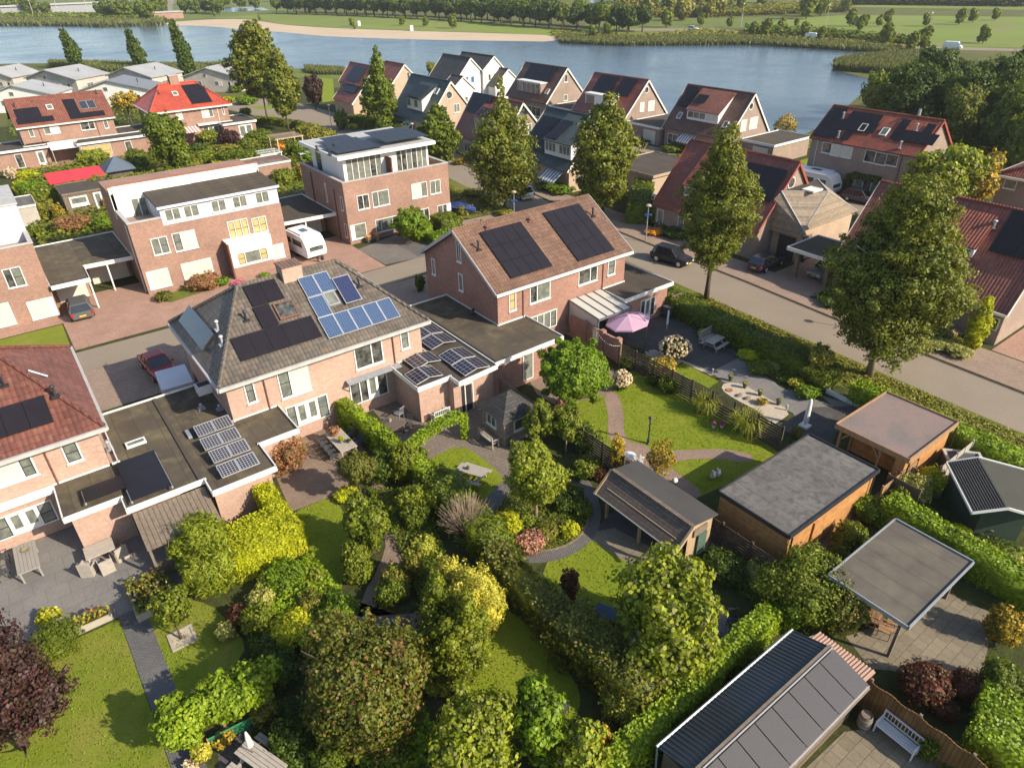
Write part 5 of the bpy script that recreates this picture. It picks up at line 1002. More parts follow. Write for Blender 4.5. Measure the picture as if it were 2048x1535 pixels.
S3 = bld('garden_house', (37.5, 13, 0), 'orange timber cabin with pinkish-brown striped roof and open porch, nearest road', 'shed')
MB().box(36.7, 11.05, 0, 40.2, 14.9, 2.45).box(34.95, 11.05, 0, 36.7, 11.6, 2.45).build('wall', W_ORANGE, S3); flatroof(S3, [(34.8, 15.15), (40.45, 15.15), (40.45, 10.9), (34.8, 10.9)], 2.62, plain('ribbed_roof', (.27, .19, .165), (.21, .165, .15), .6, c3=(.16, .15, .14), s3=.5), TEAK)
m = MB(); [m.box(x, y, 0, x+.14, y+.14, 2.4) for x, y in ((34.95, 14.8), (34.95, 12.4), (36.6, 14.8))]; m.bar((35.0, 14.3, 2.3), (35.0, 14.75, 1.75), .1); m.bar((35.0, 13.0, 2.3), (35.0, 12.55, 1.7), .1); m.bar((35.02, 12.4, 2.3), (35.02, 15, 2.3), .14); m.bar((35.02, 14.9, 2.3), (36.7, 14.9, 2.3), .14); m.build('post', TEAK, S3)
m = MB(); [m.box(34.8+i*.21, 10.95, 2.57, 34.83+i*.21, 15.1, 2.576) for i in range(27)]; m.build('roof_rib', plain('rib', (.22, .155, .135), rough=.9), S3); m = MB(); m.bar((34.9, 10.85, 2.4), (34.9, 10.85, 0), .07); m.bar((40.45, 10.85, 2.4), (40.45, 10.85, 0), .07); m.build('downpipe', BLACKM, S3)
DK = tag(MB().box(22.9, 10.6, .02, 24.6, 21.5, .12).build('decking', W_DECK), 'wooden deck strip running along the orange cabin with blotchy roof', 'decking')
DK.location = (0, 0, 0)
PV = bld('garden_pavilion', (21.9, 17.3, 0), 'long open-sided garden shelter with brown shingle roof and beige timber frame', 'shelter')
y0, y1 = 14.6, 20.1
MB().slab([(20.3, y1, 1.72), (21.45, y1, 2.78), (21.45, y0, 2.78), (20.3, y0, 1.72)], .08).build('roof_slope', T_SHBR, PV); MB().slab([(21.45, y1, 2.785), (23.4, y1, 2.45), (23.4, y0, 2.45), (21.45, y0, 2.785)], .08).build('roof_top', FELT3, PV); MB().bar((21.45, y0, 2.80), (21.45, y1, 2.80), .22, .03).build('ridge_cap', T_SHBR, PV)
m = MB(); [m.bar((20.25, y, 1.66), (21.45, y, 2.74), .12, .16) or m.bar((21.45, y, 2.74), (23.45, y, 2.4), .12, .16) for y in (y0-.05, y1+.05)]; m.build('bargeboard', W_BEIGE, PV)
m = MB(); [m.box(20.7, y, 0, 20.84, y+.14, 2.1) for y in (14.9, 17.2, 19.6)]; [m.box(23.0, y, 0, 23.14, y+.14, 2.4) for y in (14.9, 19.6)]; m.bar((20.77, 14.9, 2.05), (20.77, 19.7, 2.05), .12, .16); m.bar((20.77, 14.9, 1.3), (20.77, 15.6, 2.0), .1); m.build('frame', W_BEIGE, PV)
MB().box(23.0, 14.9, 0, 23.1, 19.8, 2.35).build('back_wall', W_GREY, PV); m = MB(); m.add([(21.4, 14.75, 0), (23.2, 14.75, 0), (23.2, 14.75, 2.35), (21.4, 14.75, 2.6)], [(0,1,2,3)]); m.build('end_wall', W_BEIGE, PV)
MB().box(21.75, 14.66, 1.75, 22.75, 14.74, 2.2).build('name_board', OLDWOOD, PV); MB().box(22.1, 14.62, .1, 22.75, 14.7, 1.7).build('door', plain('green_door', (.07, .12, .09)), PV); MB().tube([(20.3, y1, 1.68), (20.3, y0, 1.68)], .04, 6).build('gutter', GREYW, PV)
GZ = bld('summer_house', (21.4, 29.5, 0), 'small summer house with dark pyramid shingle roof and pale plank walls by barrel', 'summer house')
E0, E1, E2, E3, AP = (19.95, 28.0, 2.0), (22.85, 28.0, 2.0), (22.85, 31.0, 2.0), (19.95, 31.0, 2.0), (21.45, 29.5, 3.15)
m = MB(); [m.slab([a, b, AP], .08) for a, b in ((E0, E1), (E1, E2), (E2, E3), (E3, E0))]; m.build('roof', T_SHING, GZ); MB().box(20.25, 28.3, 0, 22.55, 30.7, 1.98).build('wall', planks('pale_planks', (.30, .25, .20), (.23, .19, .15), .15), GZ); wXm(GZ, 20.25, 30.1, 1.0, 1.0, .75, 'cc', sill=True)
wYm(GZ, 28.3, 21.0, .9, .9, .8, 'G')
# green shed, turned
GS = bld('garden_shed', (35.8, 7.4, 0), 'dark green garden shed with ribbed roof and white verge boards, right edge', 'shed')
e0, e1, r0, r1, f0, f1 = (36.65, 9.68), (33.5, 7.0), (37.55, 8.6), (34.4, 5.92), (39.2, 6.6), (36.0, 3.95)
MB().slab([V3(e0, 2.25), V3(e1, 2.25), V3(r1, 2.8), V3(r0, 2.8)], .07).build('roof', plain('dark_ribbed', (.06, .055, .05), (.045, .042, .038), 1), GS); MB().slab([V3(r0, 2.8), V3(r1, 2.8), V3(f1, 2.3), V3(f0, 2.3)], .07).build('roof', plain('dark_green_felt', (.06, .06, .048), (.05, .05, .04), 1), GS)
m = MB()
for i in range(13): t = (i+.5)/13; a = V3(e0, 2.27).lerp(V3(r0, 2.82), t); b = V3(e1, 2.27).lerp(V3(r1, 2.82), t); m.bar(a, b, .03, .03)
m.build('roof_rib', plain('dark_rib', (.11, .10, .09)), GS); m = MB(); [m.bar(V3(a, za), V3(b, zb), .06, .14) for a, za, b, zb in ((e0, 2.25, r0, 2.8), (r0, 2.8, f0, 2.3), (e1, 2.25, r1, 2.8), (r1, 2.8, f1, 2.3), (e0, 2.22, e1, 2.22))]; m.build('bargeboard', WHITE, GS)
def inset(p, q, t): return (p[0]+(q[0]-p[0])*t, p[1]+(q[1]-p[1])*t)
w0, w1, w2, w3 = inset(e0, f1, .06), inset(e1, f0, .24), inset(f1, e0, .24), inset(f0, e1, .06); MB().prism([w0, w1, w2, w3], 0, 2.15).build('wall', plain('green_boards', (.045, .07, .05), (.035, .055, .04), 3), GS)
# flat canopy bottom right
FC = bld('pergola', (27, 7.3, 0), 'flat grey-brown felt canopy with silver edge over garden chairs', 'canopy'); flatroof(FC, [(24.0, 9.0), (29.8, 9.0), (29.8, 5.45), (24.0, 5.45)], 2.5, FELT2, ZINC, t=.16, rim=.04)
m = MB(); [m.box(x-.06, y-.06, 0, x+.06, y+.06, 2.35) for x, y in ((24.3, 5.8), (24.3, 8.7), (29.5, 5.8), (29.5, 8.7), (26.9, 8.7))]; m.build('post', OLDWOOD, FC); MB().box(24.2, 8.85, 0, 29.6, 8.92, 2.3).build('back_wall', W_FENCE, FC)
# corrugated shed bottom right
CS = bld('garden_shed', (15.5, 6.6, 0), 'long low shed with dark corrugated slope and rows of fine-celled solar panels, bottom right', 'shed')
m = MB(); x = 12.3; vs = []; n = 0
while x < 20.45:
    m.add([(x, 8.32, 2.12), (x+.10, 8.32, 2.12), (x+.10, 6.85, 2.62), (x, 6.85, 2.62)], [(0,1,2,3)]); m.add([(x+.10, 8.32, 2.12), (x+.135, 8.32, 2.165), (x+.135, 6.85, 2.665), (x+.10, 6.85, 2.62)], [(0,1,2,3)])
    m.add([(x+.135, 8.32, 2.165), (x+.16, 8.32, 2.165), (x+.16, 6.85, 2.665), (x+.135, 6.85, 2.665)], [(0,1,2,3)]); m.add([(x+.16, 8.32, 2.165), (x+.20, 8.32, 2.12), (x+.20, 6.85, 2.62), (x+.16, 6.85, 2.665)], [(0,1,2,3)]); x += .20
m.build('corrugated_roof', plain('dark_corrugated', (.05, .058, .07), (.04, .046, .056), 1, .35, .6, metal=.3), CS); MB().slab([(12.3, 6.85, 2.6), (20.5, 6.85, 2.6), (20.5, 5.0, 2.02), (12.3, 5.0, 2.02)], .06).build('roof', OLDWOOD, CS)
m = MB(); m.bar((12.3, 6.8, 2.66), (20.5, 6.8, 2.66), .22, .08); m.build('ridge_board', OLDWOOD, CS); MB().box(12.4, 5.3, 0, 20.3, 8.15, 2.05).build('wall', W_FENCE, CS); MB().tube([(12.3, 8.42, 2.08), (20.5, 8.42, 2.08)], .06, 6).tube([(12.35, 8.42, 2.05), (12.35, 8.3, 0)], .04, 6).build('gutter', ZINC, CS)
ps = plane_front((11, 5.0, 2.02), (20, 5.0, 2.02), (15, 6.85, 2.6)); panels(CS, ps, 'n', 0, 0, [(0, 8)], .97, 1.62, PV_MESH, None, gap=.045, org=(12.35, 5.14, 2.10), lift=.1)
m = MB(); m.bar((12.3, 5.06, 2.17), (20.45, 5.06, 2.17), .04, .04); m.bar((12.3, 6.72, 2.72), (20.45, 6.72, 2.72), .04, .04); m.build('panel_rail', ALU, CS)
PK = bld('lean_to', (21, 6.6, 0), 'small lean-to with salmon-pink ribbed roof at the end of the solar shed', 'lean-to'); m = MB(); MB().slab([(20.5, 7.9, 2.0), (21.5, 7.7, 1.85), (21.5, 5.3, 1.85), (20.5, 5.3, 2.0)], .05).build('roof', plain('salmon_roof', (.42, .26, .19), (.38, .23, .165)), PK); [m.bar((20.5, 5.4+i*.135, 2.02), (21.51, 5.4+i*.135, 1.87), .05, .04) for i in range(18)]; m.build('roof_rib', plain('salmon_rib', (.47, .31, .24)), PK); MB().box(20.7, 5.5, 0, 21.2, 7.6, 1.8).build('wall', W_FENCE, PK)
# small far garden sheds
RS = bld('garden_shed', (9.3, 111, 0), 'low shed with bright crimson roof among the far hedges, upper left', 'shed'); MB().box(6.2, 109.5, 0, 12.4, 113.3, 2.2).build('wall', W_FENCE, RS); MB().slab([(5.9, 109.0, 2.3), (12.7, 109.0, 2.3), (12.7, 113.9, 2.7), (5.9, 113.9, 2.7)], .12).build('roof', plain('crimson_roof', (.60, .045, .05), (.54, .04, .045), rough=.5), RS)
BS = bld('gazebo', (14.8, 114, 0), 'slate-blue peaked gazebo roof beside the crimson-roofed shed', 'gazebo'); m = MB(); c = [(12.9, 111.2, 2.1), (16.9, 111.2, 2.1), (17.0, 116, 2.1), (12.9, 116, 2.1)]; ap = (14.9, 113.6, 3.7); [m.slab([c[i], c[(i+1) % 4], ap], .06) for i in range(4)]; m.build('roof', plain('slate_blue', (.10, .13, .17), (.085, .11, .15)), BS); MB().box(13.4, 111.8, 0, 16.4, 115.4, 2.05).build('wall', W_FENCE, BS)
WS = shedbox('brown timber cabin with flat dark roof and pale blinds, in the garden beyond carport', 6.3, 12.2, 101, 106.5, 2.6, planks('cabin_boards', (.20, .15, .11), (.16, .12, .09), .2, 'v'), BITU2, OLDWOOD); wYm(WS, 101, 6.9, .9, 2.0, 1.2, 'D'); wYm(WS, 101, 9.6, .1, .9, 2.1, 'D', sill=False)
PS = shedbox('flat rust-brown shed roof with a pale puddle, behind white-walled terrace house', 28.6, 34.8, 99, 103.8, 2.6, B_TOWN, plain('rusty_felt', (.20, .11, .08), (.13, .085, .065), .5, c3=(.25, .24, .24), s3=.3), CREAM)
AG = shedbox('low grey-roofed shed with a cream edge at the left edge above the hedge', -6, 3.2, 99, 104, 2.5, B_PALE, FELT, CREAM)
PG1 = bld('pergola', (40, 116, 0), 'pale pink timber pergola with slatted top by the curved street', 'pergola')
m = MB(); x0, y0 = G('r', 1620, 760, 2.4).xy; [m.bar((x0-2.2+i*.35, y0-2.0, 2.45), (x0-2.2+i*.35, y0+2.0, 2.45), .07, .12) for i in range(13)]; [m.bar((x0-2.4, y, 2.35), (x0+2.3, y, 2.35), .1, .16) for y in (y0-1.8, y0+1.8)]; [m.box(x-.07, y-.07, 0, x+.07, y+.07, 2.3) for x in (x0-2.1, x0+2.1) for y in (y0-1.8, y0+1.8)]; m.build('frame', PALEWOOD, PG1)
PG2 = bld('pergola', (37, 108, 0), 'small white slatted pergola behind rust-brown shed roof', 'pergola'); x0, y0 = G('r', 1430, 930, 2.2).xy; m = MB(); [m.bar((x0-1.6+i*.4, y0-1.6, 2.2), (x0-1.6+i*.4, y0+1.6, 2.2), .06, .08) for i in range(9)]; [m.bar((x0-1.7, y, 2.12), (x0+1.7, y, 2.12), .08, .12) for y in (y0-1.5, y0, y0+1.5)]; [m.box(x-.05, y-.05, 0, x+.05, y+.05, 2.1) for x in (x0-1.5, x0+1.5) for y in (y0-1.5, y0+1.5)]; m.build('frame', WHITE, PG2)
LS = bld('canopy', (80, 50, 0), 'small dark flat canopy between beige houses by lakeside hedge', 'canopy'); flatroof(LS, [(80.5, 53.5), (85.8, 53.5), (85.8, 50.6), (80.5, 50.6)], 2.7, BITU2); MB().box(81, 50.8, 0, 85.6, 53.2, 2.4).build('wall', B_FAR, LS)

# ================================================================ GROUND
big = [(-900, -400), (2600, -400), (2600, 3200), (-900, 3200)]
sheet('ground', big, M_MARSH, 0); sheet('garden_soil', [(-40, -6), (46.6, -6), (47.8, 35), (52, 84), (50, 128), (44, 175), (20, 175), (-40, 175)], M_SOIL, 1)
sheet('garden_soil', [(52.5, -6), (53.8, 46), (58, 92), (62, 136), (60, 175), (104, 175), (104, 110), (110, -6)], M_SOIL, 1)
sheet('side_street', [(-40, 55.9), (27, 55.9), (49.3, 57.5), (49.8, 63.5), (36, 60.3), (8.5, 59.6), (-40, 60.3)], M_ROAD, 2)
sheet('street', [(46.4, -6), (47.0, 14), (47.5, 24), (48, 35), (48.6, 46), (49.4, 58), (50.7, 73), (52.0, 84), (52.3, 98), (51.5, 126), (48, 150), (44, 172), (59, 172), (61, 152), (61.8, 136), (59.5, 118), (57.9, 96), (56.4, 74), (54.2, 56), (53.7, 47), (53.2, 35), (52.3, 24), (51.8, 11), (51.5, -6)], M_ROAD, 3)
sheet('front_paving', [(-40, 49.0), (46, 49.0), (46, 55.88), (-40, 55.88)], M_PAVE, 2); sheet('driveway', [(.9, 60.2), (29, 60.2), (29, 72), (.9, 72)], M_PAVER, 4)
sheet('driveway', [(-13, 66.5), (.9, 66.5), (.9, 68.2), (-13, 68.2)], M_PAVER, 2); sheet('grey_paving', P_('e 340,435 560,350 760,470 500,525'), M_PAVEG, 5); sheet('front_garden_gravel', P_('v 1290,1245 1600,1120 1760,1300 1600,1420'), M_COBBLE, 6)
sheet('verge', [(-40, 60.8), (.7, 61.0), (.8, 66.3), (-40, 66.3)], M_LAWN2, 4); sheet('verge', P_('d 1330,640 1260,600 1100,640 920,740 1000,745'), M_VERGE, 6)
sheet('side_driveway', [(42.2, 60.5), (50.4, 60), (51.0, 66.5), (42.2, 67.4)], M_PAVE, 4)
# verge along the road, hedge side
sheet('verge', [(43.2, -6), (46.4, -6), (47.0, 14), (47.5, 24), (48, 35), (48.6, 46), (49.3, 57), (45, 55), (44.5, 44), (44, 36), (43.2, 20)], M_VERGE, 2)
sheet('verge', [(43, 67.5), (50.2, 67), (50.7, 73), (52.0, 84), (52.2, 96), (46, 96), (43, 80)], M_VERGE, 2)
sheet('pavement', [(51.5, -6), (51.8, 11), (52.3, 24), (53.2, 35), (53.7, 47), (54.2, 56), (56.4, 74), (57.9, 96), (59.5, 118), (62, 136), (65, 136), (63, 118), (61, 96), (59.4, 80), (59.3, 56), (58.4, 52), (57.6, 44), (57.4, 34), (57.4, 26), (56.8, 18), (56.2, -6)], M_PAVE, 2)
sheet('gutter', [(51.5, -6), (51.8, 11), (52.3, 24), (53.2, 35), (53.7, 47), (54.2, 56), (56.4, 74), (57.9, 96), (58.25, 96), (56.75, 74), (54.5, 56), (54.0, 47), (53.5, 35), (52.6, 24), (52.1, 11), (51.8, -6)], M_GUT, 4)
KB = [(51.8, -6), (52.1, 11), (52.6, 24), (53.5, 35), (54.0, 47), (54.5, 56), (56.75, 74), (58.25, 96)]
m = MB(); [m.bar((*KB[i], .05), (*KB[i+1], .05), .16, .06) for i in range(7)]; tag(m.build('kerb', M_GUT), None, None, None, 'structure')
sheet('driveway', [(57.4, 26), (66, 26), (66, 34.6), (57.4, 34.6)], M_PAVER, 3); sheet('driveway', [(56.3, -4), (66, -4), (66, 15), (56.9, 15)], M_PAVER, 3); sheet('driveway', [(71, 53), (88, 53), (88, 67), (71, 67)], M_PAVE, 2); sheet('back_lane', [(72, -5), (86, -5), (86, 53), (72, 53)], M_PAVE, 2); sheet('back_lane', [(74, 67), (88, 67), (88, 125), (74, 125)], M_PAVE, 2)
sheet('driveway', P_('c 240,905 420,830 600,900'), M_PAVE, 3)
# gardens, left to right
_sheet = sheet; LAWNS = []; PATHS = []
def sheet(name, pts, mat, lvl, **kw):
    if isinstance(pts, str): pts = P_(pts)
    if name == 'lawn': LAWNS.append((pts, mat))
    else: PATHS.append(pts)
    return _sheet(name, pts, mat, lvl, **kw)
sheet('patio', [(-14, 28.95), (3.3, 28.95), (3.9, 31.5), (3.9, 37.3), (-14, 37.3)], M_PATIO, 2)
sheet('garden_path', [(-1.95, 29.0), (-.85, 29.0), (-.7, 9), (-1.75, 9)], M_GPATH, 3)
sheet('lawn', [(-9.5, 28.8), (-1.97, 28.8), (-1.8, 9), (-9.5, 9)], M_LAWN2, 2); sheet('lawn', smooth_(P_('k 940,520 1220,370 1440,420 1560,540 1690,700 1600,840 1420,1050 1100,1130 1010,800'), 1), M_LAWN2, 2)
sheet('terrace', P_('h 200,500 480,400 620,560 760,640 820,800 700,900 600,980 280,1105 180,870 0,640'), M_PATIO3, 3); sheet('garden_path', smooth_(P_('F 735,965 765,960 800,1030 830,1085 800,1130 770,1170 750,1220 700,1260 880,1260 830,1225 715,1250 725,1190 760,1130 775,1080'), 1), M_PATIO3, 3)
sheet('paving', P_('k 1480,1360 1900,1180 2060,1250 2120,1600 1500,1600'), M_DKPAV, 3); sheet('paving', P_('F 690,1235 850,1225 880,1300 700,1330'), M_PATIO3, 4)
sheet('lawn', smooth_(P_('h 290,1105 430,1050 560,990 640,1100 720,1300 640,1500 620,1680 480,1640 380,1480 320,1300'), 2), M_LAWN, 3)
sheet('terrace', P_('h 760,320 1000,250 1200,420 1470,380 1600,330 1750,440 1860,650 1880,800 1700,880 1440,660 1150,775 1060,660'), M_PATIO2, 3)
sheet('terrace', P_('h 1460,630 1850,640 1850,760 1790,1000 1600,1100 1500,1060 1700,960 1740,880 1600,740'), M_PATIO2, 4)
sheet('lawn', smooth_(P_('h 1150,775 1240,735 1440,640 1620,760 1740,880 1720,960 1640,1010 1500,1040 1320,900'), 1), M_LAWN, 5)
isl = smooth_(P_('F 985,1050 1000,1000 1050,960 1120,955 1160,975 1180,1020 1170,1065 1130,1095 1070,1105 1015,1090'), 2)
ring = smooth_(P_('F 955,1050 975,985 1040,935 1125,930 1180,955 1205,1020 1195,1070 1150,1110 1075,1130 1000,1115'), 2)
sheet('ring_path', ring, M_COBBLE, 6); sheet('flower_bed', isl, M_SOIL, 7)
m = MB(); [m.bar((*isl[i], .03), (*isl[(i+1) % len(isl)], .03), .10, .07) for i in range(len(isl))]; tag(m.build('bed_edging', M_PATIO3), None, None, None, 'structure')
sheet('lawn', smooth_(P_('F 1075,1130 1150,1108 1198,1066 1230,1095 1290,1150 1300,1190 1230,1260 1180,1290 1120,1200'), 1), M_LAWN, 4)
sheet('terrace', P_('i 640,1400 800,1240 1400,1500 1200,1700 1100,1720'), M_DKPAV, 4); sheet('terrace', P_('m 560,-60 780,-100 1260,150 1200,260 1020,240'), M_LTSLAB, 5); sheet('terrace', P_('m 1300,130 1640,600 1180,1000 1060,830 800,650 1000,500'), M_PATIO, 3)
sheet('lawn', smooth_(P_('F 985,1200 1060,1250 1130,1330 1170,1400 1130,1470 1000,1480 900,1440 930,1370 965,1290'), 2), M_LAWN, 3)
# brown pair, left garden
sheet('lawn', P_('i 400,560 730,440 900,310 1010,330 1900,860 1780,980 1300,1200 1050,1050 930,950 540,700'), M_LAWN, 3); sheet('terrace', P_('i 120,230 330,330 780,300 780,450 700,480 400,560 250,470'), M_PATIO3, 4)
sheet('garden_path', smooth_(P_('i 700,470 800,455 835,560 845,640 840,720 880,800 960,810 1040,850 1120,860 1300,850 1550,845 1740,885 1700,945 1500,910 1250,915 1150,960 1230,1020 1390,1150 1320,1195 1150,1060 1000,1000 880,940 770,830 730,720 740,600'), 1, True), M_PINKP, 5)
# brown pair, right garden
sheet('terrace', P_('s 950,440 1500,350 1720,330 2040,480 2200,800 2047,870 1700,700 1500,720 1300,660'), M_DKPAV, 3); sheet('terrace', P_('f 0,780 200,720 620,930 560,960 440,1010 100,900 0,860'), M_DKPAV, 3)
sheet('terrace', P_('f 440,1010 600,930 800,1090 1060,1180 1000,1130 1210,1190 900,1283 860,1220 500,1060'), M_PATIO, 4); sheet('terrace', P_('j 350,520 600,390 930,380 800,470 700,740 560,620'), M_DKPAV, 5)
sheet('gravel_strip', P_('f 100,905 150,895 470,1020 440,1030 290,960 250,990 110,925'), M_PEBBLE, 6); sheet('lawn', P_('f 90,915 250,990 300,965 480,1060 430,1095 330,1050 100,935'), M_LAWN, 7)
sheet('gravel_bed', smooth_(P_('f 510,1065 600,1070 700,1130 860,1215 780,1275 740,1283 700,1220 560,1150 490,1100'), 1), M_PEBBLE, 8)
# far right bottom gardens
sheet('terrace', P_('n 830,640 1290,480 1500,330 1850,490 1760,900 1560,950 1130,870 1000,860'), M_LTSLAB, 3); sheet('terrace', P_('n 560,1535 820,1290 1100,1250 1300,1420 1500,1535 1300,1700 400,1700'), M_LTSLAB, 4); sheet('lawn', P_('j 1500,1290 2100,1350 2100,1560 1800,1500'), M_LAWN, 3); sheet('paving', P_('j 480,1440 1000,1000 1180,900 900,1200 700,1350'), M_PATIO3, 3)
# upper left gardens
sheet('lawn', P_('q 200,1080 480,1120 960,1060 980,1110 560,1200 480,1220'), M_LAWN, 3); sheet('terrace', P_('q 150,1010 1000,960 1600,900 1600,990 900,1080 480,1125'), M_PAVER, 3); sheet('lawn', P_('v 60,640 400,580 430,720 230,790 60,700'), M_LAWN, 3); sheet('paving', P_('v 90,700 420,660 440,800 100,830'), M_PATIO, 4)
sheet('lawn', P_('b 110,450 190,440 205,590 130,600'), M_LAWN, 3); sheet('lawn', P_('a 970,440 1080,440 1080,480 970,480'), M_LAWN, 3); sheet('lawn', P_('r 1230,450 1500,430 1530,470 1320,480'), M_LAWN, 4); sheet('lawn', P_('r 1310,560 1500,540 1530,660 1340,640'), M_LAWN, 5)
sheet('lawn', [(86, 51), (93, 51), (100, 58), (90, 58)], M_LAWN, 3)
# lake and the land beyond
lake = P_('F -700,130 0,128 60,127 160,127 250,131 330,134 400,133 480,134 600,138 650,140 720,142') + [(101, 150), (105, 120), (104, 95), (104, 70), (106, 58)] + P_('F 1610,268 1660,245 1720,190 1745,160 1668,140 1665,130 1700,124 1760,114 1770,107 1700,100 1640,92 1500,84 1390,86 1300,88 1200,85 1115,82 1000,80 850,78 700,73 640,70 560,62 500,58 420,51 370,48 330,49 200,54 100,51 0,52 -700,60')
sheet('lake', lake, M_WATER, 3)
sheet('beach', smooth_(P_('F 330,45 420,39 480,38 520,42 560,49 620,54 700,58 850,63 1000,67 1122,72 1118,84 1000,82 850,80 700,75 640,72 560,64 500,60 420,53 365,51 335,52'), 1), M_SAND, 5)
sheet('shore_grass', P_('F 520,30 640,28 860,36 1010,44 1140,62 1130,74 1000,66 850,62 700,57 620,53 560,48 530,42 480,37 420,36'), M_FIELDB, 4)
sheet('meadow', P_('F -900,-20 540,-12 600,28 520,32 420,36 330,45 300,50 0,50 -900,56'), M_FIELD, 2); sheet('meadow', P_('F 1560,38 1700,30 2048,34 2700,50 2700,110 2048,96 1830,92 1640,62 1540,52'), M_FIELDB, 3)
sheet('meadow', P_('F 1760,0 2048,2 2600,10 2600,26 2048,20 1700,14'), M_FIELDB, 2); sheet('meadow', P_('F 1180,40 1560,34 1560,52 1400,60 1260,72 1150,72'), M_FIELD, 2); sheet('meadow', P_('F 1090,-10 1500,-14 1560,20 1300,26'), M_FIELD, 2)
sheet('far_road', P_('F 1260,58 1400,57 1560,66 1640,74 1830,92 2048,98 2700,116 2700,124 2048,103 1830,98 1630,80 1560,72 1400,62 1260,62'), M_ROAD, 4); sheet('far_water', P_('F 430,16 520,14 540,20 470,24 420,22'), M_WATER, 3); sheet('far_water', P_('F 1180,0 1290,4 1260,9 1180,6'), M_WATER, 4); sheet('far_road', P_('F 335,-10 350,-10 345,20 352,44 322,44 335,20'), M_ROAD, 3)
sheet('footpath', P_('F 1885,103 1900,103 1870,128 1838,148 1822,150'), plain('pale_path', (.40, .33, .26)), 5); sheet('shore_grass', P_('F 1668,131 1700,124 1790,112 1800,104 1900,102 1830,160 1790,160 1740,158 1668,140'), M_MARSH, 5)
sheet('shore_grass', P_('F 100,128 330,133 480,133 650,139 760,142 720,160 480,150 300,150 100,150'), M_FIELD, 4)
# ================================================================ VEHICLES
def paint(name, c, metal=.3): return plain(name, c, tuple(x*.9 for x in c), 2, .28, .6, metal=metal)
CG = glassm('car_glass', (.012, .014, .016), (.02, .022, .025), .05, 1, .8); LAMP_R = plain('tail_light', (.45, .01, .01), rough=.2, sp=.7); LAMP_W = plain('head_light', (.7, .7, .68), rough=.15, sp=.8); PLATE = plain('number_plate', (.70, .50, .02), rough=.5)
def loft(rings, cap=True):
    m = MB(); n = len(rings[0]); m.v = [p for r in rings for p in r]
    for i in range(len(rings)-1):
        for j in range(n): m.f.append((i*n+j, i*n+(j+1) % n, (i+1)*n+(j+1) % n, (i+1)*n+j))
    if cap: m.f += [tuple(range(n))[::-1], tuple((len(rings)-1)*n+j for j in range(n))]
    m.m = [0]*len(m.f); return m
def ring(x, w, z0, z1, t=.86, rd=.08): return [(x, -w*.93, z0), (x, -w, z0+.22), (x, -w, z1-rd*1.6), (x, -w*t, z1), (x, w*t, z1), (x, w, z1-rd*1.6), (x, w, z0+.22), (x, w*.93, z0)]
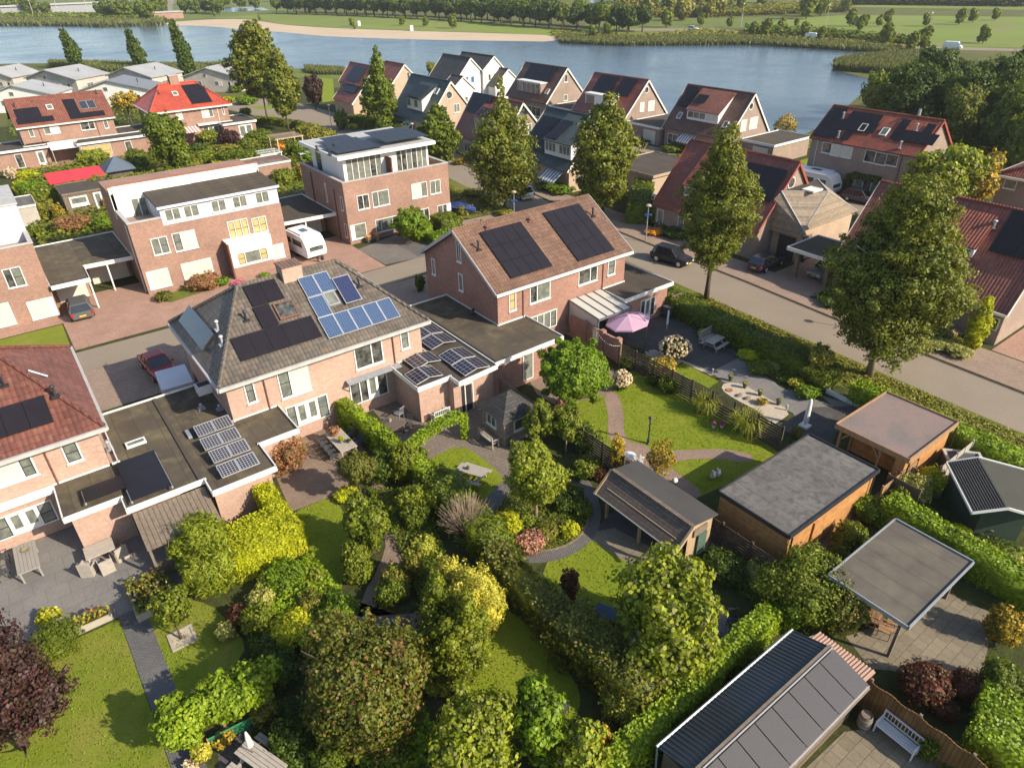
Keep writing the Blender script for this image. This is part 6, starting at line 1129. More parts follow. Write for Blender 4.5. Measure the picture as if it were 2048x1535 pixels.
def car(label, loc, rz, mat, L_=4.3, W_=1.76, H_=1.48, kind='hatch', group='cars parked or driving', name='parked_car', cat='car'):
    c = empty(name, loc, rz, label, cat, group); h = L_/2; w = W_/2; bl = H_*.60
    tail = {'hatch': -.44, 'estate': -.47, 'saloon': -.27, 'van': -.49, 'suv': -.46}[kind]; hood = {'van': .40}.get(kind, .20)
    b = loft([ring(-h, w*.86, .34, bl*.88), ring(-h+.12, w*.95, .24, bl*.97), ring(-h*.6, w, .2, bl), ring(0, w, .2, bl), ring(h*.45, w, .2, bl*.97), ring(h*.8, w*.96, .22, bl*.86), ring(h-.08, w*.84, .28, bl*.72), ring(h, w*.7, .34, bl*.6)]); b.build('body', mat, c, smooth=False)
    x0, x1, x2, x3 = tail*L_, tail*L_+.28, h*.12 if kind != 'van' else h*.5, hood*L_+.05 if kind != 'van' else h*.82
    def cr(x, ww, z): return [(x, -ww, z), (x, ww, z)]
    k = w*.92; tp = w*.72; vs = [(x0,-k,bl-.03),(x0,k,bl-.03),(x3,k,bl-.06),(x3,-k,bl-.06),(x1,-tp,H_-.03),(x1,tp,H_-.03),(x2,tp,H_-.03),(x2,-tp,H_-.03)]
    m = MB().add(vs, [(0,3,2,1),(4,5,6,7),(0,1,5,4),(1,2,6,5),(2,3,7,6),(3,0,4,7)]); m.build('windows', CG if kind != 'van' else mat, c)
    m = MB(); m.add([(x1-.06,-tp-.03,H_-.05),(x1-.06,tp+.03,H_-.05),(x2+.05,tp+.03,H_-.05),(x2+.05,-tp-.03,H_-.05),(x1+.1,-tp*.9,H_+.02),(x1+.1,tp*.9,H_+.02),(x2-.12,tp*.9,H_+.02),(x2-.12,-tp*.9,H_+.02)], [(0,3,2,1),(4,5,6,7),(0,1,5,4),(1,2,6,5),(2,3,7,6),(3,0,4,7)])
    for s in (-1, 1):
        for (a, ww, b2, w2) in (((x0), k, x1, tp), ((x3), k, x2, tp), ((x1+x2)/2, k, (x1+x2)/2, tp)): m.bar((a, s*ww*1.005, bl-.04), (b2, s*w2*1.01, H_-.04), .07, .05)
    m.build('roof', mat, c)
    if kind == 'van': MB().add([(x3+.01,-k*.9,bl+.02),(x3+.01,k*.9,bl+.02),(x2+.03,tp*.95,H_-.12),(x2+.03,-tp*.95,H_-.12)], [(0,1,2,3)]).build('windscreen', CG, c)
    for sx in (-.30, .31):
        for s in (-1, 1):
            cx, cy = sx*L_, s*(w-.10); r = .33 if kind != 'suv' else .36; n = 18; m = MB()
            vs = [(cx+r*math.cos(2*math.pi*j/n), cy+d, r+r*math.sin(2*math.pi*j/n)) for d in (-.11*1, .11*1+.02) for j in range(n)]
            m.add(vs, [tuple(range(n)), tuple(range(n, 2*n))[::-1]]+[(j, (j+1) % n, n+(j+1) % n, n+j) for j in range(n)]); t = m.build('wheel', RUBBER, c)
            y = cy+s*.135; rr = r*.62; m = MB().add([(cx+rr*math.cos(2*math.pi*j/10), y, r+rr*math.sin(2*math.pi*j/10)) for j in range(10)], [tuple(range(10)) if s < 0 else tuple(range(10))[::-1]]); m.build('rim', ALU, t)
    for s in (-1, 1):
        m = MB().box(-h-.015, s*w*.84-.09*(1), bl*.62, -h+.12, s*w*.84+.09, bl*.93); m.build('tail_light', LAMP_R, c); MB().box(h-.12, s*w*.62-.14, bl*.5, h+.012, s*w*.62+.14, bl*.66).build('headlight', LAMP_W, c)
        MB().box(x3-.45, s*(w+.02), bl-.02, x3-.28, s*(w+.17), bl+.12).build('mirror', mat, c)
    MB().box(-h-.022, -.26, .48, -h-.001, .26, .60).build('number_plate', PLATE, c); MB().box(h*.995, -.26, .36, h+.02, .26, .47).build('number_plate', PLATE, c)
    MB().box(h-.05, -w*.5, .34, h+.008, w*.5, .5).build('grille', BLACKM, c)
    return c
R = math.radians
car('dark grey estate car backing out of the carport, red tail lights towards us', (2.55, 68.0, .02), R(88), paint('grey_car', (.14, .14, .14)), 4.7, 1.84, 1.48, 'estate')
car('red saloon car in the shade between white box trailer and street', (5.45, 52.3, .012), R(-86), paint('red_car', (.32, .03, .03)), 4.5, 1.72, 1.42, 'saloon')
car('black compact SUV parked at the kerb of the main road, nose to the right', (51.85, 42.7, .016), R(-80), paint('black_car', (.022, .022, .025)), 4.15, 1.8, 1.6, 'suv')
car('dark blue estate car in the driveway behind second street tree trunk, red tail light showing', (57.9, 36.0, .014), R(4), paint('navy_car', (.03, .035, .06)), 4.4, 1.75, 1.45, 'estate')
car('silver car half under the small carport behind the biggest street tree', (60.7, 31.2, .016), R(176), paint('silver_car', (.42, .43, .44)), 4.3, 1.76, 1.48)
car('white SUV on the main road beside the tall tree, red tail lights showing', (54.1, 70.6, .016), R(84), paint('white_car', (.72, .72, .70), 0), 4.6, 1.86, 1.66, 'suv')
car('dark car by the clipped hedge next to the blue street signs', (60.3, 53.9, .012), R(6), paint('dark_car', (.03, .035, .045)), 4.3, 1.76, 1.48)
car('grey car beside the climber-framed window of the red-roofed house', (84.7, 41.4, .012), R(-88), paint('slate_car', (.10, .10, .11)), 4.3, 1.76, 1.5, 'estate')
car('black car parked in front of the beige lakeside houses', (86.5, 80.9, .012), R(-6), paint('black_car2', (.025, .025, .028)), 4.4, 1.76, 1.46)
wv = paint('white_van', (.75, .76, .76), 0)
car('white panel van on the far road by the footpath junction', (256.4, 108.4, .03), R(-78), wv, 5.4, 2.0, 2.2, 'van', cat='van'); car('white car further left on the far road above the lake', (257.8, 158.5, .03), R(-80), wv, 5.2, 1.9, 2.0, 'van')
car('tiny white car on the far road left of the reed bank', (258.6, 215, .03), R(-80), wv, 4.8, 1.8, 1.6, 'hatch'); car('tiny white car parked on the far track at the top edge', (151, 595, .03), R(60), wv, 5, 1.9, 1.7, 'hatch')
# caravans
def caravan(label, loc, rz, L_, W_=2.2, H_=2.5, group='caravans'):
    c = empty('caravan', loc, rz, label, 'caravan', group); wp = plain('caravan_white', (.76, .76, .74), (.70, .70, .69), .6, .35, .5); h = L_/2; w = W_/2
    prof = [(-h, .45), (h-.15, .45), (h+.0, .9), (h-.12, 1.55), (h-.55, H_-.28), (h-.95, H_-.02), (-h+.6, H_), (-h+.15, H_-.3), (-h, 1.6)]; n = len(prof)
    vs = [(x, -w, z) for x, z in prof]+[(x, w, z) for x, z in prof]; m = MB().add(vs, [tuple(range(n)), tuple(range(n, 2*n))[::-1]]+[(i, n+i, n+(i+1) % n, (i+1) % n) for i in range(n)]); m.build('body', wp, c)
    MB().box(-h+.7, -w*.8, H_+.005, h-1.3, w*.8, H_+.12).build('roof_box', wp, c); MB().box(-h*.2, -.3, H_+.122, h*.2, .35, H_+.17).build('skylight', GL_DARK, c)
    for s in (-1, 1):
        for a, b in ((-h+.5, -h+1.6), (-.5, .5), (h-2.1, h-1.0)): MB().box(a, s*w, 1.35, b, s*(w+.02), 1.95).build('window', GL_DARK, c)
        m = MB().lathe((0, 0, 0), [(.32, -.1), (.33, .1)], 16); t = m.build('wheel', RUBBER, c); t.rotation_euler = (math.pi/2, 0, 0); t.location = (-.2, s*(w-.12), .33)
    MB().add([(h-.02, -w*.7, 1.0), (h-.02, w*.7, 1.0), (h-.10, w*.7, 1.5), (h-.10, -w*.7, 1.5)], [(0,1,2,3)]).build('window', GL_DARK, c)
    m = MB().bar((h-.1, .5, .45), (h+1.1, 0, .45), .08).bar((h-.1, -.5, .45), (h+1.1, 0, .45), .08).box(h+.75, -.12, .3, h+.95, .12, .75); m.build('drawbar', BLACKM, c); return c
caravan('white touring caravan with pop-up roof box, beside the terrace-roofed brick house on pink paving', (24.1, 68.6, .02), R(-84), 4.9); caravan('long white caravan parked along the beige house with patchwork solar roof', (84.6, 47.9, .02), R(-90), 6.4, 2.3, 2.6)
t = empty('box_trailer', (5.6, 47.0, .012), R(-4), 'white box trailer tight against the flat garage roof behind red car', 'trailer'); MB().box(-1.0, -1.5, .5, 1.0, 1.45, 1.95).build('body', plain('trailer_white', (.62, .64, .68), (.56, .58, .62), .6, .35, .5), t); MB().bar((0, 1.4, .45), (0, 2.6, .45), .08).build('drawbar', BLACKM, t)
for s in (-1, 1): m = MB().lathe((0, 0, 0), [(.3, -.1), (.31, .1)], 14).build('wheel', RUBBER, t); m.rotation_euler = (0, math.pi/2, 0); m.location = (s*1.05, 0, .31)
t = empty('boat_trailer', (44.2, 69.9, .02), R(-62), 'small boat under a blue cover on a trailer by brick house corner', 'boat'); h = loft([[(x, -w_, .9), (x, -w_*.7, .5), (x, w_*.7, .5), (x, w_, .9), (x, w_*.5, .9+tz), (x, -w_*.5, .9+tz)] for x, w_, tz in ((-2.2, .7, .1), (-1.2, .95, .4), (.3, .95, .5), (1.4, .7, .3), (2.3, .12, .05))]); h.build('hull', plain('blue_cover', (.045, .075, .22), rough=.5), t)
m = MB().box(-2.3, -.5, .35, 1.5, .5, .43).bar((1.5, 0, .4), (3.0, 0, .4), .08); m.build('frame', ZINC, t)
for s in (-1, 1): m = MB().lathe((0, 0, 0), [(.28, -.09), (.28, .09)], 14).build('wheel', RUBBER, t); m.rotation_euler = (math.pi/2, 0, 0); m.location = (-.4, s*.7, .28)

# ================================================================ STREET FURNITURE
def lamp(label, x, y, h=3.95, signs=False):
    l = empty('street_lamp', (x, y, 0), 0, label, 'street lamp', 'street lamps'); MB().tube([(0, 0, 0), (0, 0, .9), (0, 0, h-.1)], [.07, .06, .04], 8).build('pole', ZINC, l)
    MB().lathe((0, 0, h-.12), [(.06, 0), (.26, .04), (.30, .14), (.20, .24), (.02, .28)], 16).build('lamp_head', plain('lamp_head', (.45, .38, .28), rough=.4), l)
    if signs:
        m = MB().box(-.4, -.015, 0, .4, .015, .16); s = m.build('street_sign', plain('sign_blue', (.03, .10, .34), rough=.4), l); s.location = (0, -.07, h-1.05); s.rotation_euler = (0, 0, R(-40)); s2 = s.copy(); COL.objects.link(s2); s2.parent = l; s2.location = (0, .07, h-1.3); s2.rotation_euler = (0, 0, R(50))
    return l
lamp('street lamp with blue name signs at the bend beside the black SUV', 54.24, 48.5, 3.95, True); p = G('w', 758, 15, 3.9); lamp('street lamp with pale name signs beside the white SUV', p.x, p.y, 3.9, True)
lamp('street lamp by the curved hedge, left of the conical tree', 54.6, 129.5, 3.9); p = G('b', 655, 725, 3.95); lamp('street lamp behind the solar penthouse roof', p.x, p.y, 3.95)
lamp('street lamp whose long shadow crosses the road, hidden by the biggest tree', 53.5, 20.9, 3.9)
g = empty('garden_lamp', (27.56, 22.98, .02), 0, 'black cast-iron lantern post on the lawn beside pink path', 'garden lamp'); MB().lathe((0, 0, 0), [(.12, 0), (.13, .05), (.08, .1), (.09, .35), (.05, .42), (.045, 1.55), (.07, 1.6), (.03, 1.68)], 12).bar((-.18, 0, 1.45), (.18, 0, 1.45), .03).build('post', BLACKM, g)
MB().lathe((0, 0, 1.68), [(.07, 0), (.12, .25)], 6).build('lantern', GL_MID, g); MB().lathe((0, 0, 1.93), [(.15, 0), (.10, .08), (.03, .14), (.01, .2)], 6).build('lantern_roof', BLACKM, g)

# ================================================================ GARDEN FURNITURE
def table(label, x, y, rz, L_, W_, mat, h=.74, name='garden_table', legs=True, top=.05, group='garden tables', slat=True):
    t = empty(name, (x, y, .02), R(rz), label, 'table', group); m = MB(); n = max(3, int(W_/.15))
    for i in range(n): a = -W_/2+W_*i/n; m.box(-L_/2, a+.006, h-top, L_/2, a+W_/n-.006, h)
    m.box(-L_/2+.05, -W_/2+.04, h-top-.06, L_/2-.05, W_/2-.04, h-top-.002); m.build('table_top', mat, t)
    for sx in (-1, 1):
        for sy in (-1, 1): MB().box(sx*(L_/2-.12)-.04, sy*(W_/2-.1)-.04, 0, sx*(L_/2-.12)+.04, sy*(W_/2-.1)+.04, h-top-.06).build('leg', mat, t)
    return t
def chair(label, x, y, rz, mat, group, w=.5, h=.95, name='garden_chair', solid=False):
    c = empty(name, (x, y, .02), R(rz), label, 'chair', group)
    if solid:
        MB().box(-w/2, -w/2, .38, w/2, w/2, .45).build('seat', mat, c); MB().box(-w/2, w/2-.05, 0, w/2, w/2+.02, h).build('backrest', mat, c); [MB().box(s*(w/2)-.03*(s > 0)*1-.0, -w/2, 0, s*(w/2)+.03, w/2-.05, .62).build('side_panel', mat, c) for s in (-1, 1)]; return c
    m = MB(); [m.box(-w/2, -w/2+i*w/5+.008, .42, w/2, -w/2+(i+1)*w/5-.008, .45) for i in range(5)]; m.build('seat', mat, c)
    m = MB(); [m.bar((-w/2+.04+i*(w-.08)/4, w/2-.02, .5), (-w/2+.04+i*(w-.08)/4, w/2+.1, h), .035, .02) for i in range(5)]; m.bar((-w/2, w/2+.1, h), (w/2, w/2+.1, h), .05, .04); m.build('backrest', mat, c)
    for sx in (-1, 1): [MB().bar((sx*(w/2-.03), sy*(w/2-.03), 0), (sx*(w/2-.03), sy*(w/2-.03), .43 if sy > 0 else .64), .035).build('leg', mat, c) for sy in (-1, 1)]; MB().bar((sx*(w/2-.03), -w/2, .65), (sx*(w/2-.03), w/2+.03, .65), .05, .025).build('armrest', mat, c)
    return c
def bench(label, x, y, rz, L_, mat, name='garden_bench', cushion=None, h=.9):
    b = empty(name, (x, y, .02), R(rz), label, 'bench'); m = MB(); [m.box(-L_/2, -.25+i*.1, .41, L_/2, -.25+i*.1+.08, .44) for i in range(5)]; m.build('seat', mat, b)
    m = MB(); m.bar((-L_/2, .28, h), (L_/2, .28, h), .06, .05).bar((-L_/2, .26, .52), (L_/2, .26, .52), .05, .04); n = int(L_/.14); [m.bar((-L_/2+.05+i*(L_-.1)/n, .27, .52), (-L_/2+.05+i*(L_-.1)/n, .28, h), .045, .02) for i in range(n+1)]; m.build('backrest', mat, b)
    for s in (-1, 1): MB().bar((s*(L_/2-.04), -.22, 0), (s*(L_/2-.04), -.22, .62), .055).bar((s*(L_/2-.04), .24, 0), (s*(L_/2-.04), .27, h), .055).bar((s*(L_/2-.04), -.26, .63), (s*(L_/2-.04), .27, .63), .06, .035).build('side_frame', mat, b)
    if cushion: MB().box(-L_/2+.06, -.24, .442, L_/2-.06, .2, .52).build('cushion', cushion, b)
    return b
def picnic(label, x, y, rz, L_=1.7, mat=None, name='picnic_table'):
    t = empty(name, (x, y, .02), R(rz), label, 'picnic table', 'picnic tables'); mat = mat or OLDWOOD; m = MB(); [m.box(-L_/2, -.36+i*.145, .71, L_/2, -.36+i*.145+.13, .75) for i in range(5)]; m.build('table_top', mat, t)
    for s in (-1, 1):
        m = MB(); [m.box(-L_/2, s*.68-.14+i*.145, .42, L_/2, s*.68-.14+i*.145+.13, .46) for i in range(2)]; m.build('seat', mat, t)
        m = MB(); m.bar((s*(L_/2-.3), -.68, .38), (s*(L_/2-.3), .68, .38), .09, .05).bar((s*(L_/2-.3), -.6, 0), (s*(L_/2-.3), -.22, .7), .09, .05).bar((s*(L_/2-.3), .6, 0), (s*(L_/2-.3), .22, .7), .09, .05).bar((s*(L_/2-.3), -.36, .68), (s*(L_/2-.3), .36, .68), .09, .05); m.build('leg', mat, t)
    return t
def pot(label, x, y, r, h, pm, fm, fh=.4, n=120, group='potted plants', size=.08, flowers=None, z=.02, name='potted_plant'):
    p = empty(name, (x, y, z), 0, label, 'potted plant', group); MB().lathe((0, 0, 0), [(r*.72, 0), (r, h*.9), (r*1.06, h*.92), (r*1.06, h), (r*.9, h), (r*.88, h*.94), (.01, h*.94)], 14).build('pot', pm, p)
    finish('foliage', crownmesh('foliage', [(0, 0, h+fh*.45, r*1.15, r*1.15, fh*.5)], n, size, int(x*10) % 99, .6, .25), fm, p); return p
GWOOD = plain('grey_wood_furniture', (.40, .36, .31), (.33, .29, .25), 4, .75, .2); GTAB = plain('grey_table', (.30, .275, .25), (.27, .25, .225), 3, .6, .3); DKM = plain('dark_metal_furniture', (.07, .075, .08), rough=.5); WHM = plain('white_metal_furniture', (.72, .72, .70), rough=.4); NAVY = plain('blue_grey_plastic', (.05, .075, .13), rough=.4); TERRA = plain('terracotta', (.35, .15, .08)); ZPOT = plain('grey_pot', (.22, .22, .22)); GRNC = plain('green_cushion', (.05, .13, .06))
table('long grey dining table with a bowl of fruit, left edge of patio', -4.85, 35.2, 90, 2.35, 1.0, GTAB); m = MB().lathe((-4.8, 35.7, .765), [(.12, 0), (.22, .09), (.2, .09), (.01, .04)], 14); tag(m.build('fruit_bowl', plain('bowl', (.25, .22, .12))), 'shallow bowl of fruit on long grey table', 'bowl')
a, b, c, d = [G('p', *q, .75) for q in ((885, 985), (1110, 905), (1140, 1020), (910, 1105))]; cx, cy = (a.x+b.x+c.x+d.x)/4, (a.y+b.y+c.y+d.y)/4
table('square weathered plank table beside brick annexe wall on grey patio', cx, cy, 0, 1.35, 1.0, GWOOD); GP_ = 'solid wooden armchairs round the plank table'
for q, rz, lb in (((895, 1190), 150, 'solid wooden armchair left of the square plank table'), ((1080, 1160), 184, 'solid wooden armchair below square plank table, arms towards us'), ((1215, 1035), 200, 'solid wooden armchair right of the square plank table')):
    p = G('p', *q, .45); chair(lb, p.x, p.y, rz, GWOOD, GP_, .62, .85, solid=True)
for q, rz in (((20, 1080), 90), ((20, 1240), 90)): p = G('p', *q, .5); chair('dark metal chair at the left edge beside long grey table, '+('upper' if q[1] < 1200 else 'lower')+' one', p.x, p.y, rz, DKM, 'dark chairs at the left edge')
table('long wooden dining table laden with plant pots on warm-coloured terrace', 12.1, 34.5, 90, 2.45, 1.1, GWOOD)
for i in range(4):
    chair(('top', 'second', 'third', 'bottom')[i]+' chair along the left side of the laden dining table', 11.2, 35.3-i*.55, 90, DKM, 'chairs along the laden table', .46)
    if i in (0, 2): chair(('upper' if i == 0 else 'lower')+' chair on the shaded right side of laden dining table', 13.0, 35.1-i*.55, -90, NAVY, 'chairs along the laden table', .46)
pot('large plant with pinkish leaves in a bowl on laden dining table', 12.0, 35.2, .28, .2, TERRA, L['peachy'], .42, 320, z=.77, size=.09); pot('yellow-green plant in pot at the near end of laden table', 12.0, 34.2, .14, .16, ZPOT, L['lime'], .3, 110, z=.77); pot('small dark pot at the near right corner of laden table', 12.4, 33.9, .13, .12, ZPOT, L['dark'], .1, 40, z=.77)
table('square brown terrace table with a small flower posy', 15.5, 34.2, 8, 1.2, 1.55, plain('brown_table', (.13, .105, .09))); pot('small posy in the middle of square brown terrace table', 15.5, 34.35, .08, .08, WHITE, L['cream'], .14, 60, z=.77, size=.06)
for q, rz, lb in (((895, 480), 200, 'folding garden chair behind the brown terrace table'), ((1000, 610), -60, 'folding garden chair right of brown terrace table'), ((800, 650), 20, 'folding garden chair in front of brown terrace table, by arch')): p = G('o', *q, .5); chair(lb, p.x, p.y, rz, plain('grey_mesh_chair', (.25, .26, .28)) if rz == 200 else DKM, 'folding chairs round the brown table', .5, 1.0)
bench('white garden bench with green cushion against brick annexe wall', 18.75, 33.45, 180, 1.25, WHITE, cushion=GRNC); bench('slatted wooden bench under the summer house window', 19.75, 29.3, 90, 1.6, GWOOD); bench('white slatted bench in front of the brown board fence, bottom right', 20.75, 3.65, -92, 1.55, WHM)
picnic('weathered picnic table with a small plant on the curved lawn', 16.85, 26.9, -64, 1.8, GWOOD); pot('small plant on the weathered picnic table', 16.7, 27.1, .09, .08, DKM, L['green'], .14, 60, z=.77, size=.06)
picnic('grey picnic table with high-backed bench on the dark patio by the road hedge', 40.8, 28.5, 6, 1.7, GWOOD); bench('high-backed grey bench behind the dark patio picnic table', 41.3, 29.5, 6, 1.9, GWOOD, h=1.0)
picnic('shaded brown picnic table with a folded beige parasol, bottom left', .95, 17.6, -68, 2.1, GWOOD); p = empty('parasol', (.8, 18.0, .77), 0, 'folded beige parasol standing in the shaded picnic table', 'parasol'); MB().tube([(0, 0, 0), (0, 0, 1.3)], .02, 6).build('pole', OLDWOOD, p); MB().lathe((0, 0, .35), [(.04, 0), (.13, .15), (.10, .6), (.04, .95), (.01, 1.0)], 10).build('cloth', CREAM, p)
table('blue-grey square table in the shade behind the autumn tree', 7.5, 20.1, -8, 1.0, .9, NAVY); p = G('l', 800, 545, .45); chair('grey chair left of the shaded blue-grey table', p.x, p.y, 90, plain('grey_seat', (.2, .22, .24)), 'chairs round the blue-grey table', .55, .8, solid=True); p = G('l', 1050, 580, .45); chair('dark chair right of the shaded blue-grey table', p.x, p.y, -90, DKM, 'chairs round the blue-grey table'); p = G('l', 735, 630, .45); chair('pale chair lower left of the shaded blue-grey table', p.x, p.y, 140, plain('pale_seat', (.3, .32, .36)), 'chairs round the blue-grey table')
table('dark slatted table on the lawn left of the oak-leaved tree', 16.0, 14.7, -65, 1.15, .75, NAVY, .55, 'slatted_table')
for q, rz, lb in (((1595, 540), -40, 'black wire chair in the corner by the trimmed hedge, upper one'), ((1480, 650), 20, 'black wire chair lower beside the trimmed hedge')): p = G('m', *q, .5); chair(lb, p.x, p.y, rz, BLACKM, 'wire chairs by the trimmed hedge')
p = G('m', 420, 1115, .5); chair('dark wire chair in the shade below lawn, bottom centre', p.x, p.y, 30, DKM, 'lone wire chair')
# brown chairs under canopy
for i, q in enumerate(((1110, 580), (1160, 530))): p = G('n', *q, .5); chair(('nearer' if i == 0 else 'further')+' teak folding chair under the flat canopy edge', p.x, p.y, 15*i+10, TEAK, 'teak chairs under the canopy', .55)
p = G('n', 1020, 500, .5); table('low teak side table at the canopy corner', p.x, p.y, 20, .8, .5, TEAK, .5)
p = G('j', 1800, 1210, .4); table('small teak garden chair-table on the dark path by the green shed', p.x, p.y, 10, .6, .6, TEAK, .5, 'stool')
# round bistro set
b = empty('bistro_table', (25.1, 22.2, .03), 0, 'round white bistro table on the pink path beside trellis fence', 'table'); MB().lathe((0, 0, .70), [(.36, 0), (.37, .02), (.01, .025)], 20).build('table_top', WHM, b); [MB().bar((.26*math.cos(a), .26*math.sin(a), 0), (.1*math.cos(a+1), .1*math.sin(a+1), .7), .03).build('leg', WHM, b) for a in (0, 2.1, 4.2)]
p = G('i', 945, 925, .4); chair('white wrought-iron chair beside the round bistro table', p.x, p.y, 160, WHM, 'white bistro chair', .42, .85)
# mauve parasol
MV = plain('mauve_cloth', (.55, .34, .45), (.51, .315, .42), .8, .8, .2); pc_ = G('s', 1310, 400, 2.35); p = empty('parasol', (36.34, 31.65, .02), 0, 'large mauve cantilever parasol over the dark patio', 'parasol'); cx, cy = pc_.x-36.34, pc_.y-31.65
m = MB(); n = 8; tl = lambda x, y: .12*(x-cx)-.10*(y-cy); rr = 1.72
rim = [(cx+rr*math.cos(2*math.pi*j/n+.2), cy+rr*math.sin(2*math.pi*j/n+.2)) for j in range(n)]; vs = [(x, y, 2.18+tl(x, y)) for x, y in rim]+[(cx+.15*math.cos(2*math.pi*j/n+.2), cy+.15*math.sin(2*math.pi*j/n+.2), 2.68) for j in range(n)]+[(x*1.0, y*1.0, 2.06+tl(x, y)) for x, y in rim]
m.add(vs, [(j, (j+1) % n, n+(j+1) % n, n+j) for j in range(n)]+[tuple(range(n, 2*n))]+[(j, 2*n+j, 2*n+(j+1) % n, (j+1) % n) for j in range(n)]); cl = m.build('canopy', MV, p); m = MB(); [m.bar((*rim[j], 2.17+tl(*rim[j])), (cx, cy, 2.66), .025) for j in range(n)]; m.build('rib', ALU, cl)
MB().lathe((cx, cy, 2.68), [(.18, 0), (.12, .07), (.02, .1)], 10).build('cap', MV, cl); m = MB().tube([(0, 0, 0), (0, 0, 1.4), (.03, -.02, 2.35), (cx*.5, cy*.5, 2.95), (cx, cy, 2.85)], .032, 8).bar((0, 0, 2.1), (-.35, .25, 2.3), .03).box(-.5, -.04, 0, .5, .04, .05).box(-.04, -.5, 0, .04, .5, .05); m.build('pole', DKM, p)
p_ = G('j', 550, 520); p = empty('parasol', (p_.x, p_.y, .02), 0, 'closed white parasol standing on the dark slabs left of pinkish-roofed cabin', 'parasol'); MB().box(-.3, -.3, 0, .3, .3, .12).build('base', WHITE, p); MB().lathe((0, 0, .12), [(.05, 0), (.06, .1), (.17, .3), (.15, 1.3), (.10, 1.9), (.02, 2.0)], 12).build('cloth', WHITE, p)
p_ = G('s', 1705, 500); p = empty('parasol', (p_.x, p_.y, .02), 0, 'narrow furled white parasol in the shade near road hedge', 'parasol'); MB().lathe((0, 0, 0), [(.03, 0), (.03, .3), (.1, .5), (.07, 1.6), (.01, 1.7)], 10).build('cloth', WHITE, p)
# ornaments
def goose(label, x, y, rz, s=1.0):
    g = empty('goose_statue', (x, y, .02), R(rz), label, 'statue', 'white goose statues'); g.scale = (s,)*3
    b = loft([[(x_, w_*math.cos(t), z_+h_*math.sin(t)) for t in [2*math.pi*j/10 for j in range(10)]] for x_, w_, z_, h_ in ((-.34, .02, .34, .02), (-.25, .08, .30, .08), (-.08, .15, .26, .17), (.08, .15, .27, .19), (.19, .09, .33, .14), (.24, .03, .38, .06))]); b.tube([(.14, 0, .36), (.22, 0, .52), (.2, 0, .68), (.23, 0, .76), (.30, 0, .77)], [.085, .055, .045, .06, .03], 8); b.build('body', WHITE, g, smooth=True)
    MB().tube([(.29, 0, .77), (.40, 0, .75)], [.03, .012], 6).build('beak', plain('beak_orange', (.6, .25, .04)), g); return g
for q, lb in (((1450, 1055), 'white goose statue on the shaded lawn, left of the two'), ((1483, 1040), 'white goose statue on the shaded lawn, right of the two')): p = G('i', *q); goose(lb, p.x, p.y, 200, 1.05)
p = G('i', 1190, 1080); tag(MB().lathe((p.x, p.y, .02), [(.06, 0), (.15, .08), (.18, .19), (.15, .30), (.06, .37), (.01, .38)], 16).build('globe_lamp', WHITE, smooth=True), 'white globe lamp on the grass edge by pink path', 'garden lamp')
for q, lb in (((1455, 700), 'pink and white flowering pot on the lawn, left of the two'), ((1512, 700), 'bright pink flowering pot on the lawn, right of the two')): p = G('i', *q); pot(lb, p.x, p.y, .13, .2, WHITE, L['magenta'], .34, 150, size=.07)
for i, q in enumerate(((1570, 380), (1668, 430), (1772, 482), (1897, 545))): p = G('i', *q); pot(('first', 'second', 'third', 'fourth')[i]+' small dark planted pot from the left along the gravel bed', p.x, p.y, .15, .26, DKM, L['olive'], .3, 130, 'dark pots along the gravel bed')
for i, q in enumerate(((1447, 335), (1953, 583))): p = G('i', *q); l = tag(MB().lathe((p.x, p.y, .02), [(.06, 0), (.06, .3), (.08, .32), (.08, .42), (.03, .46)], 8).build('path_light', GREYW), ('left' if i == 0 else 'right')+' little post light at the end of gravel bed', 'garden lamp')
p = G('i', 1565, 448); tag(MB().lathe((p.x, p.y, .03), [(.2, 0), (.24, .06), (.2, .06), (.01, .03)], 14).build('stone_dish', TERRA), 'flat rusty dish on the pale gravel bed', 'dish')
for i, q in enumerate(((1635, 485), (1690, 505))): p = G('i', *q); sp_ = loft([[(p.x-.3+x_*.6, p.y+w_*math.cos(t), .12+w_*.7*math.sin(t)) for t in [2*math.pi*j/7 for j in range(7)]] for x_, w_ in ((0, .03), (.3, .14), (.6, .15), (.85, .08), (1, .02))]); tag(sp_.build('driftwood_ornament', OLDWOOD), ('left' if i == 0 else 'right')+' piece of driftwood lying on the pale gravel bed', 'ornament')
def barrel(label, x, y, r=.3, h=.8):
    b = empty('barrel', (x, y, .02), 0, label, 'barrel'); MB().lathe((0, 0, 0), [(r*.8, 0), (r*.95, h*.25), (r, h*.5), (r*.95, h*.75), (r*.8, h), (r*.76, h), (r*.74, h*.94), (.01, h*.94)], 18).build('staves', OLDWOOD, b); MB().lathe((0, 0, h*.22), [(r*.955, 0), (r*.97, .05)], 18).lathe((0, 0, h*.72), [(r*.975, 0), (r*.96, .05)], 18).build('hoops', ZINC, b); return b
p = G('h', 1810, 675); barrel('weathered wooden barrel in front of the summer house', p.x, p.y); p = G('n', 945, 1250); barrel('old rain barrel at the corner of solar shed, bottom right', p.x, p.y, .27, .75)
